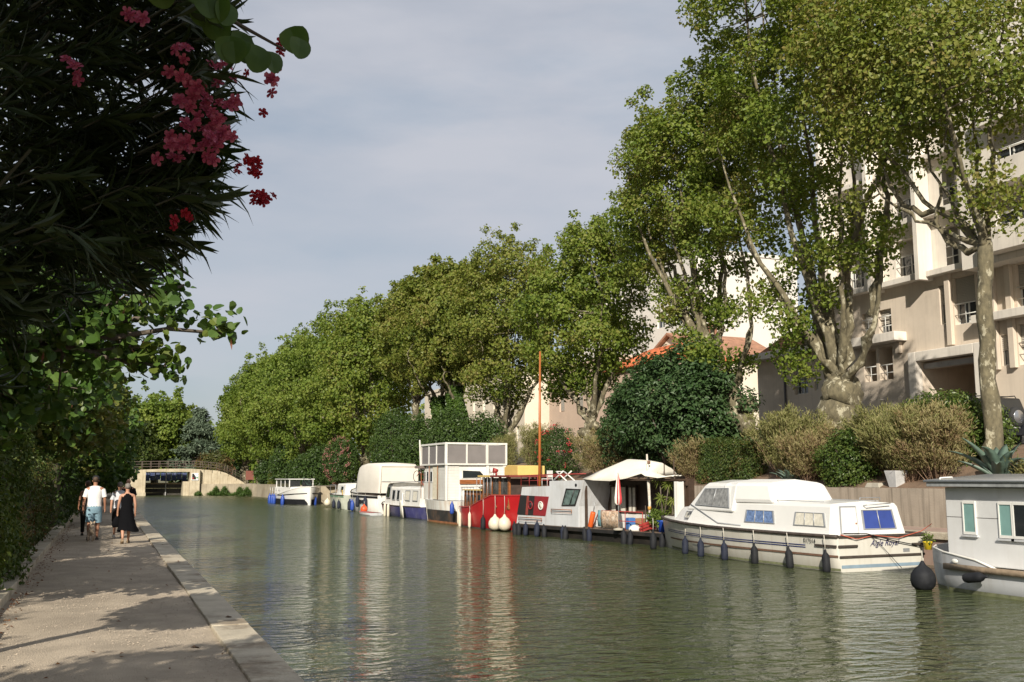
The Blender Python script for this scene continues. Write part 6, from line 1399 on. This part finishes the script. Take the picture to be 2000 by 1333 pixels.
# dry leaves and small stones lying on the path
rng = np.random.default_rng(350)
n = 420; yy = 8 + 34 * rng.random(n) ** 1.3; xx = np.where(rng.random(n) < .88, -1.15 + np.abs(rng.normal(0, .13, n)), rng.uniform(-1.1, 1.6, n))
V, F = leaf_arrays(np.stack([xx, yy, np.full(n, .572) + .01 * rng.random(n)], 1), unit(rng.normal(size=(n, 3)) * .3 + [0, 0, 1]), rng.normal(size=(n, 3)) * [1, 1, .1], .03 + .04 * rng.random(n), .025 + .02 * rng.random(n))
tag(link_mesh('fallen_leaves', mesh_np('fallen_leaves', V, F, leafmat('fallen leaf', [(.12, .05, .025), (.2, .09, .04), (.26, .15, .07)], .05)), None), 'scattered dry leaves along the kerb', 'leaves', kind='stuff')
n = 5000; yy = 6.5 + 22 * rng.random(n) ** 1.6; c = np.stack([rng.uniform(-1.15, 1.24, n), yy, np.full(n, .555)], 1); r_ = (.006 + .010 * rng.random(n) ** 3)[:, None]
oc_ = np.array([[1, 0, 0], [0, 1, 0], [-1, 0, 0], [0, -1, 0], [0, 0, .7]]); V = (c[:, None, :] + oc_[None] * r_[:, None, :] * rng.uniform(.7, 1.3, (n, 5, 1))).reshape(-1, 3)
F = (np.arange(n)[:, None, None] * 5 + np.array([[0, 1, 4], [1, 2, 4], [2, 3, 4], [3, 0, 4]])[None]).reshape(-1, 3)
tag(link_mesh('path_grit', mesh_np('path_grit', V, F, mat('grit', (.36, .30, .23), .9, .4, 30)), None), 'loose grit on the towpath', 'grit', kind='stuff')
for i, (x, y_) in enumerate(((.18, 8.3), (.9, 11.0), (1.48, 13.2))):
    V, F = leaf_arrays(np.array([[0., 0, 0]]), np.array([[.2, 0, 1.]]), np.array([[1., .4, .3]]), np.array([.12]), np.array([.07])); o = link_mesh('dead_leaf', mesh_np('dead_leaf', V, F, mat('dead leaf', (.12, .07, .04), .9)), None); o.location = (x, y_, .585)
    tag(o, ['curled dead leaf on the near path', 'dead leaf in the middle of the path', 'dead leaf lying on the coping'][i], 'leaf')

# ---------------------------------------------------------------- vehicles by the apartment block
blackcar = mat('black car paint', (.012, .012, .014), .25, .1, 2, coat=.6); bluecar = mat('dark blue car paint', (.015, .03, .07), .25, .1, 2, coat=.6)
tyre_m = mat('tyre', (.02, .02, .02), .85); chrome = mat('silver rim', (.5, .5, .5), .25, .1, 4, metal=.9); carglass = glassmat('car glass', (.015, .018, .02)); redl = mat('red tail lamp', (.35, .015, .015), .25)
def car(label, loc, L_, Wd, hb_, ht, pm, suv):
    c = empty('parked_car', loc, 0, label, 'car', 'cars parked before the apartment block'); w = Wd / 2
    prof = [(0, .38), (.02, hb_ - .02), (.1, hb_), (L_ * .68, hb_), (L_ - .35, hb_ - .1), (L_ - .03, hb_ - .28), (L_, .36)]
    MB().loft([[(sx_ * k, y, z) for y, z in prof] for sx_, k in ((-w, .96), (-w, 1), (w, 1), (w, .96))], True, True, False).build('body', pm, c, .04)
    y0, y1 = (.06, L_ * .62) if suv else (.5, L_ * .70)
    b = [(-w * .95, y0, hb_), (w * .95, y0, hb_), (w * .95, y1 + .35, hb_), (-w * .95, y1 + .35, hb_)]; t_ = [(-w * .80, y0 + .14, ht), (w * .80, y0 + .14, ht), (w * .80, y1 - .2, ht), (-w * .80, y1 - .2, ht)]
    MB().hexa(b, t_).build('cabin_shell', pm, c, .05)
    def lerp(a, b_, f): return Vector(a).lerp(Vector(b_), f)
    for nm, i, j, nv in (('rear_window', 0, 1, (0, -.012, .004)), ('windscreen', 2, 3, (0, .012, .008))):
        MB().add([lerp(lerp(b[i], t_[i], u), lerp(b[j], t_[j], u), v) + Vector(nv) for u, v in ((.15, .08), (.15, .92), (.88, .92), (.88, .08))], [(0, 1, 2, 3)]).build(nm, carglass, c)
    for i, j, nx_ in ((0, 3, -.012), (1, 2, .012)):
        for v0, v1 in ((.05, .36), (.40, .68), (.72, .93)): MB().add([lerp(lerp(b[i], t_[i], u), lerp(b[j], t_[j], u), v) + Vector((nx_, 0, .004)) for u, v in ((.15, v0), (.15, v1), (.88, v1), (.88, v0))], [(0, 1, 2, 3)]).build('side_window', carglass, c)
    r = .36 if suv else .31
    for x in (-w + .02, w - .02):
        for y in (.8, L_ - .85):
            wh = MB().lathe([(r * .6, -.11), (r, -.09), (r, .09), (r * .6, .11)], (x, y, r), 20, 0).build('wheel', tyre_m, c); MB().lathe([(.05, -.118), (r * .6, -.112), (r * .6, .112), (.05, .118)], (x, y, r), 16, 0).build('rim', chrome, wh)
        MB().box(x - .09 if x > 0 else x - .0, x + .0 if x > 0 else x + .09, -.015, .03, hb_ - .34, hb_ - .06).build('tail_lamp', redl, c)
    MB().box(-w, w, -.1, .05, .36, .58).build('rear_bumper', dgrey, c, .03)
    MB().box(-.26, .26, -.118, -.102, .62, .73).build('number_plate', mat('plate', (.65, .65, .6), .5), c)
    if suv:
        sp = MB().lathe([(.2, -.24), (.33, -.23), (.36, -.18), (.36, -.06), (.3, -.02)], (.1, 0, 1.02), 24, 1).build('spare_wheel', tyre_m, c); MB().lathe([(.02, -.262), (.2, -.258), (.235, -.243), (.25, -.235)], (.1, 0, 1.02), 20, 1).build('spare_rim', chrome, sp)
        m = MB()
        for x in (-w * .7, w * .7): m.tube([(x, .3, ht), (x, .35, ht + .09), (x, y1 - .4, ht + .09), (x, y1 - .35, ht)], .02, 5)
        for yy in (.7, 1.6): m.tube([(-w * .7, yy, ht + .09), (w * .7, yy, ht + .09)], .018, 5)
        m.build('roof_rack', dgrey, c)
    return c
car('black off road car with spare wheel on its tail behind the slender plane trunk', (29.9, 26.3, 3.46), 4.3, 1.8, 1.12, 1.72, blackcar, True)
car('dark blue car parked beyond the black one at the right edge', (32.6, 24.2, 3.46), 4.1, 1.7, .92, 1.45, bluecar, False)

# ---------------------------------------------------------------- walkers and dog
skin = mat('skin', (.42, .22, .14), .55, .08, 8); skin_t = mat('tanned skin', (.34, .165, .10), .55, .08, 8)
def skinmesh(name, pts, edges, radii, m, parent, root=0, sub=2):
    me = bpy.data.meshes.new(name); me.from_pydata([tuple(p) for p in pts], edges, []); o = link_mesh(name, me, m, parent)
    sk = o.modifiers.new('skin', 'SKIN'); sk.use_smooth_shade = True
    for i, v in enumerate(me.skin_vertices[0].data):
        r = radii[i]; v.radius = r if hasattr(r, '__len__') else (r, r); v.use_root = i == root
    s = o.modifiers.new('sub', 'SUBSURF'); s.levels = sub; s.render_levels = sub
    return o
def ring(cx, cy, z, rx, ry, n=16): return [(cx + rx * math.cos(2 * math.pi * k / n), cy + ry * math.sin(2 * math.pi * k / n), z) for k in range(n)]
def person(label, loc, rz, h, sk, top, bottom, stride=.22, arms=(.1, -.1), topm=None, botm=None, hairm=None, hair='short', shoem=None, cap=None, glasses=False, headturn=0.0, build_=1.0):
    P = empty('person', loc, rz, label, 'person', 'walkers on the towpath'); k = h / 1.75; b = build_
    pts, ed, rr = [], [], []
    def node(p, r, par=None):
        pts.append((p[0] * k, p[1] * k, p[2] * k)); rr.append(tuple(x * k for x in r) if hasattr(r, '__len__') else r * k)
        if par is not None: ed.append((par, len(pts) - 1))
        return len(pts) - 1
    pel = node((0, 0, .94), (.135 * b, .10 * b)); sp = node((0, 0, 1.10), (.125 * b, .095 * b), pel); ch = node((0, .01, 1.28), (.15 * b, .105 * b), sp); up_ = node((0, .0, 1.40), (.12 * b, .085), ch)
    nk = node((0, .015, 1.49), .052, up_); hb_ = node((0, .025, 1.56), (.062, .07), nk); hm = node((0, .03, 1.65), (.073, .088), hb_); node((0, .02, 1.725), (.055, .068), hm)
    ang = headturn; fx, fy = math.sin(ang), math.cos(ang)
    node((fx * .085, .03 + fy * .085, 1.615), .015, hm)      # nose
    H = {}
    for s, ar in ((-1, arms[0]), (1, arms[1])):
        sh = node((s * .185 * b, 0, 1.405), .052 * b, up_); el = node((s * .235 * b, ar * .35 - .02, 1.13), .040 * b, sh); wr = node((s * .245 * b, ar + .03, .90), .027, el); pa = node((s * .242 * b, ar + .06, .83), (.036, .018), wr)
        H[s] = (s * .242 * b * k, (ar + .06) * k, .83 * k)
        for q in range(4):
            f0 = node((s * .242 * b, ar + .035 + q * .02, .775 + .004 * (q % 3)), .009, pa); node((s * .235 * b, ar + .05 + q * .02, .735 + .006 * (q % 2)), .0075, f0)
        t0 = node((s * .222 * b, ar + .10, .81), .010, wr); node((s * .212 * b, ar + .125, .775), .008, t0)
    L = {}
    for s in (-1, 1):
        st = stride * s; hp = node((s * .095, 0, .88), .088 * b, pel); kn = node((s * .10, st * .45 + .03, .49), .056 * b, hp); cf = node((s * .10, st * .75 - .02, .33), .054 * b, kn)
        lift = .07 if st < 0 else 0; an = node((s * .10, st * 1.0 - .04, .09 + lift), .034, cf); node((s * .11, st * 1.0 + .10, .035 + lift * .3), (.036, .024), an)
        L[s] = (st, lift)
    skinmesh('body', pts, ed, rr, sk, P)
    sc = lambda ls: [[(x * k, y * k, z * k) for x, y, z in q] for q in ls]
    if top:
        zb = {'tee': .88, 'tank': .90}.get(top, .9)
        rings = [ring(0, 0, zb, .178 * b, .135 * b), ring(0, 0, 1.0, .168 * b, .128 * b), ring(0, .0, 1.12, .160 * b, .122 * b), ring(0, .01, 1.28, .182 * b, .132 * b), ring(0, .005, 1.38, .185 * b, .115 * b), ring(0, .005, 1.43, .182 * b, .100), ring(0, .008, 1.465, .15 * b, .085), ring(0, .012, 1.495, .078, .072)]
        o = MB().loft(sc(rings), True, False).build('shirt', topm, P); o.modifiers.new('s', 'SUBSURF').levels = 1
        if top == 'tee':
            for s, ar in ((-1, arms[0]), (1, arms[1])): MB().tube([(s * .13 * b * k, 0, 1.395 * k), (s * .18 * b * k, .0, 1.375 * k), (s * .212 * b * k, ar * .12 * k, 1.25 * k), (s * .228 * b * k, (ar * .2 - .01) * k, 1.18 * k)], [.062 * k, .070 * k, .066 * k, .066 * k], 12, False).build('sleeve', topm, P)
    if bottom in ('shorts', 'trousers'):
        o = MB().loft(sc([ring(0, 0, .98, .158 * b, .124 * b), ring(0, 0, .90, .178 * b, .135 * b), ring(0, 0, .80, .180 * b, .130 * b), ring(0, 0, .74, .165 * b, .11 * b)]), True, False).build('waist', botm, P)
        for s in (-1, 1):
            st, lift = L[s]; e = .50 if bottom == 'shorts' else .10
            yk = st * .45 + .03
            pth = [(s * .092, 0, .84), (s * .098, yk * .5, .68), (s * .10, yk * .93, .50)] if e > .4 else [(s * .092, 0, .84), (s * .098, yk * .5, .68), (s * .10, yk, .49), (s * .10, st * .75 - .02, .32), (s * .10, st - .04, .11 + lift)]
            MB().tube([(x * k, y * k, z * k) for x, y, z in pth], [v * k * b for v in ((.105, .103, .095) if e > .4 else (.105, .095, .075, .065, .055))], 14, False).build('shorts_leg' if e > .4 else 'trouser_leg', botm, P)
    if bottom == 'dress':
        rings = [ring(.06, -.03, .36, .31, .24, 28), ring(.04, -.02, .50, .26, .21, 28), ring(.015, 0, .70, .215, .175, 28), ring(0, 0, .90, .195, .155, 28), ring(0, 0, 1.08, .160, .125, 28), ring(0, .005, 1.26, .175, .128, 28), ring(0, .005, 1.36, .172, .112, 28), ring(0, .008, 1.42, .158, .092, 28), ring(0, .01, 1.462, .10, .078, 28)]
        rings = [[(x * (1 + .05 * math.sin(i_ * 2.2) * max(0, (.9 - z)) * 2), y * (1 + .06 * math.cos(i_ * 1.9) * max(0, (.9 - z)) * 2), z + (.035 * math.sin(i_ * .45) if z < .4 else 0)) for i_, (x, y, z) in enumerate(q)] for q in rings]
        MB().loft(sc(rings), True, False).build('dress', botm, P)
        for s in (-1, 1): MB().tube([(s * .09 * k, -.085 * k, 1.37 * k), (s * .085 * k, -.03 * k, 1.455 * k), (s * .085 * k, .06 * k, 1.42 * k)], .018 * k, 6).build('strap', botm, P)
    for s in (-1, 1):
        st, lift = L[s]; y = st - .02; tl = -.5 if lift else 0
        o = MB().loft([[(x, yy_, z) for x, z in ((-w, 0), (-w, hh * .6), (0, hh), (w, hh * .6), (w, 0))] for yy_, w, hh in ((-.085, .03, .07), (-.05, .042, .085), (.03, .045, .075), (.10, .046, .055), (.155, .03, .04))], True).build('shoe', shoem, P)
        o.scale = (k, k, k); o.location = (s * .105 * k, y * k, (.002 + lift * .45) * k); o.rotation_euler = (tl, 0, 0)
    hc = (0, .02 * k, 1.665 * k)
    if hair:
        hv = MB(); hv.ball((hc[0] - fx * .012 * k, hc[1] - fy * .018 * k, hc[2] + .015 * k), (.088 * k, .10 * k, .095 * k), 14, 10)
        hv.v = [(x, y, max(z, 1.60 * k if hair == 'short' else 1.545 * k) if (x * fx + (y - hc[1]) * fy) < .03 * k else max(z, 1.685 * k)) for x, y, z in hv.v]
        hv.build('hair', hairm, P)
    if cap:
        cm = MB().lathe([(.098 * k, 1.665 * k), (.099 * k, 1.70 * k), (.085 * k, 1.745 * k), (.05 * k, 1.775 * k), (.01 * k, 1.785 * k)], (0, .02 * k, 0), 16, 2, True, 1, 1.1).build('cap', cap, P)
        MB().loft([[(-.07 * k, .1 * k, 1.685 * k), (0, .11 * k, 1.70 * k), (.07 * k, .1 * k, 1.685 * k)], [(-.055 * k, .19 * k, 1.67 * k), (0, .205 * k, 1.68 * k), (.055 * k, .19 * k, 1.67 * k)]], caps=False).build('brim', cap, cm)
    if glasses:
        g = MB(); rx, ry = fy, -fx
        for s in (-1, 1): g.tube([(fx * .085 * k + rx * s * .033 * k + rx * .024 * math.cos(a) * k, (.03 + fy * .085) * k + ry * s * .033 * k + ry * .024 * math.cos(a) * k, 1.655 * k + .018 * math.sin(a) * k) for a in np.linspace(0, 6.283, 13)], .004, 4, False)
        g.build('glasses', dgrey, P)
    for s in (-1, 1): MB().ball((s * .077 * fy * k, (.02 - s * .077 * fx) * k, 1.63 * k), (.012 * k, .02 * k, .03 * k), 8, 6).build('ear', sk, P)
    return P
white_c = mat('white cotton', (.70, .68, .66), .9, .05, 5, .4, 9); denim = mat('pale denim', (.17, .27, .33), .9, .15, 5, .3, 20); blackc = mat('black cloth', (.006, .006, .007), 1.0, .1, 5, spec=.05); greyc = mat('light grey cotton', (.48, .49, .52), .9, .06, 5)
darkc = mat('dark cloth', (.02, .018, .018), 1.0, spec=.1); brownhair = mat('brown hair', (.06, .035, .02), .7, .3, 30); greyhair = mat('grey hair', (.16, .14, .12), .7, .3, 30); shoe_d = mat('dark shoe', (.05, .045, .04), .7); sandal = mat('sandal', (.2, .14, .08), .7); navyc = mat('black cap cloth', (.012, .012, .014), .8)
person('man in white t-shirt, pale blue shorts and dark cap walking away', (-.24, 31.3, .555), rad(-3), 1.80, skin_t, 'tee', 'shorts', .16, (-.05, .06), white_c, denim, brownhair, 'short', shoe_d, navyc, build_=1.12)
person('walker in dark clothes half hidden left of the man in white', (-.47, 34.0, .555), 0, 1.66, skin_t, 'tank', 'trousers', -.14, (.05, -.05), darkc, darkc, brownhair, 'short', shoe_d)
person('woman in sleeveless black dress striding beside the water', (.60, 29.6, .555), rad(4), 1.60, skin, None, 'dress', .24, (.04, -.02), None, blackc, greyhair, 'short', sandal)
person('walker in light grey t-shirt partly hidden behind the woman in black', (.44, 32.6, .555), rad(3), 1.63, skin, 'tee', 'shorts', -.18, (-.10, .08), greyc, darkc, greyhair, 'short', white_p)
person('taller bald man with glasses turning his head towards the water', (.72, 35.6, .555), 0, 1.76, skin, 'tee', 'shorts', .16, (.03, -.03), darkc, darkc, greyhair, None, shoe_d, None, True, rad(70))
bag = tag(MB().loft([ring(0, 0, z, rx, ry, 10) for z, rx, ry in ((.0, .10, .05), (.1, .13, .06), (.22, .09, .05), (.3, .03, .03))], True).build('hand_bag', blackc), 'small black bag held in the left hand of the woman in black', 'bag'); bag.location = (.36, 29.65, .98)
dg = empty('dog', (-.28, 30.6, .555), rad(-4), 'small pale shaggy dog trotting behind the man in white', 'dog'); dg.scale = (1.05, 1.05, 1.05)
pts = [(0, -.16, .27), (0, .0, .265), (0, .16, .28), (0, .26, .36), (0, .34, .43), (0, .43, .41), (0, -.22, .33), (0, -.25, .42)]
rr = [.075, .072, .088, .055, .062, .028, .022, .014]; ed = [(0, 1), (1, 2), (2, 3), (3, 4), (4, 5), (0, 6), (6, 7)]
for s in (-1, 1):
    i = len(pts); pts += [(s * .06, .17, .17), (s * .06, .15 + s * .04, .09), (s * .06, .16 + s * .05, .015)]; rr += [.034, .022, .022]; ed += [(2, i), (i, i + 1), (i + 1, i + 2)]
    i = len(pts); pts += [(s * .06, -.12, .19), (s * .06, -.21 - s * .03, .11), (s * .06, -.18 - s * .04, .015)]; rr += [.04, .022, .022]; ed += [(0, i), (i, i + 1), (i + 1, i + 2)]
    i = len(pts); pts += [(s * .05, .33, .5), (s * .06, .32, .53)]; rr += [.024, .010]; ed += [(4, i), (i, i + 1)]
fur = mat('pale fur', (.36, .28, .20), .95, .3, 20, .6, 40)
skinmesh('body', pts, ed, rr, fur, dg)
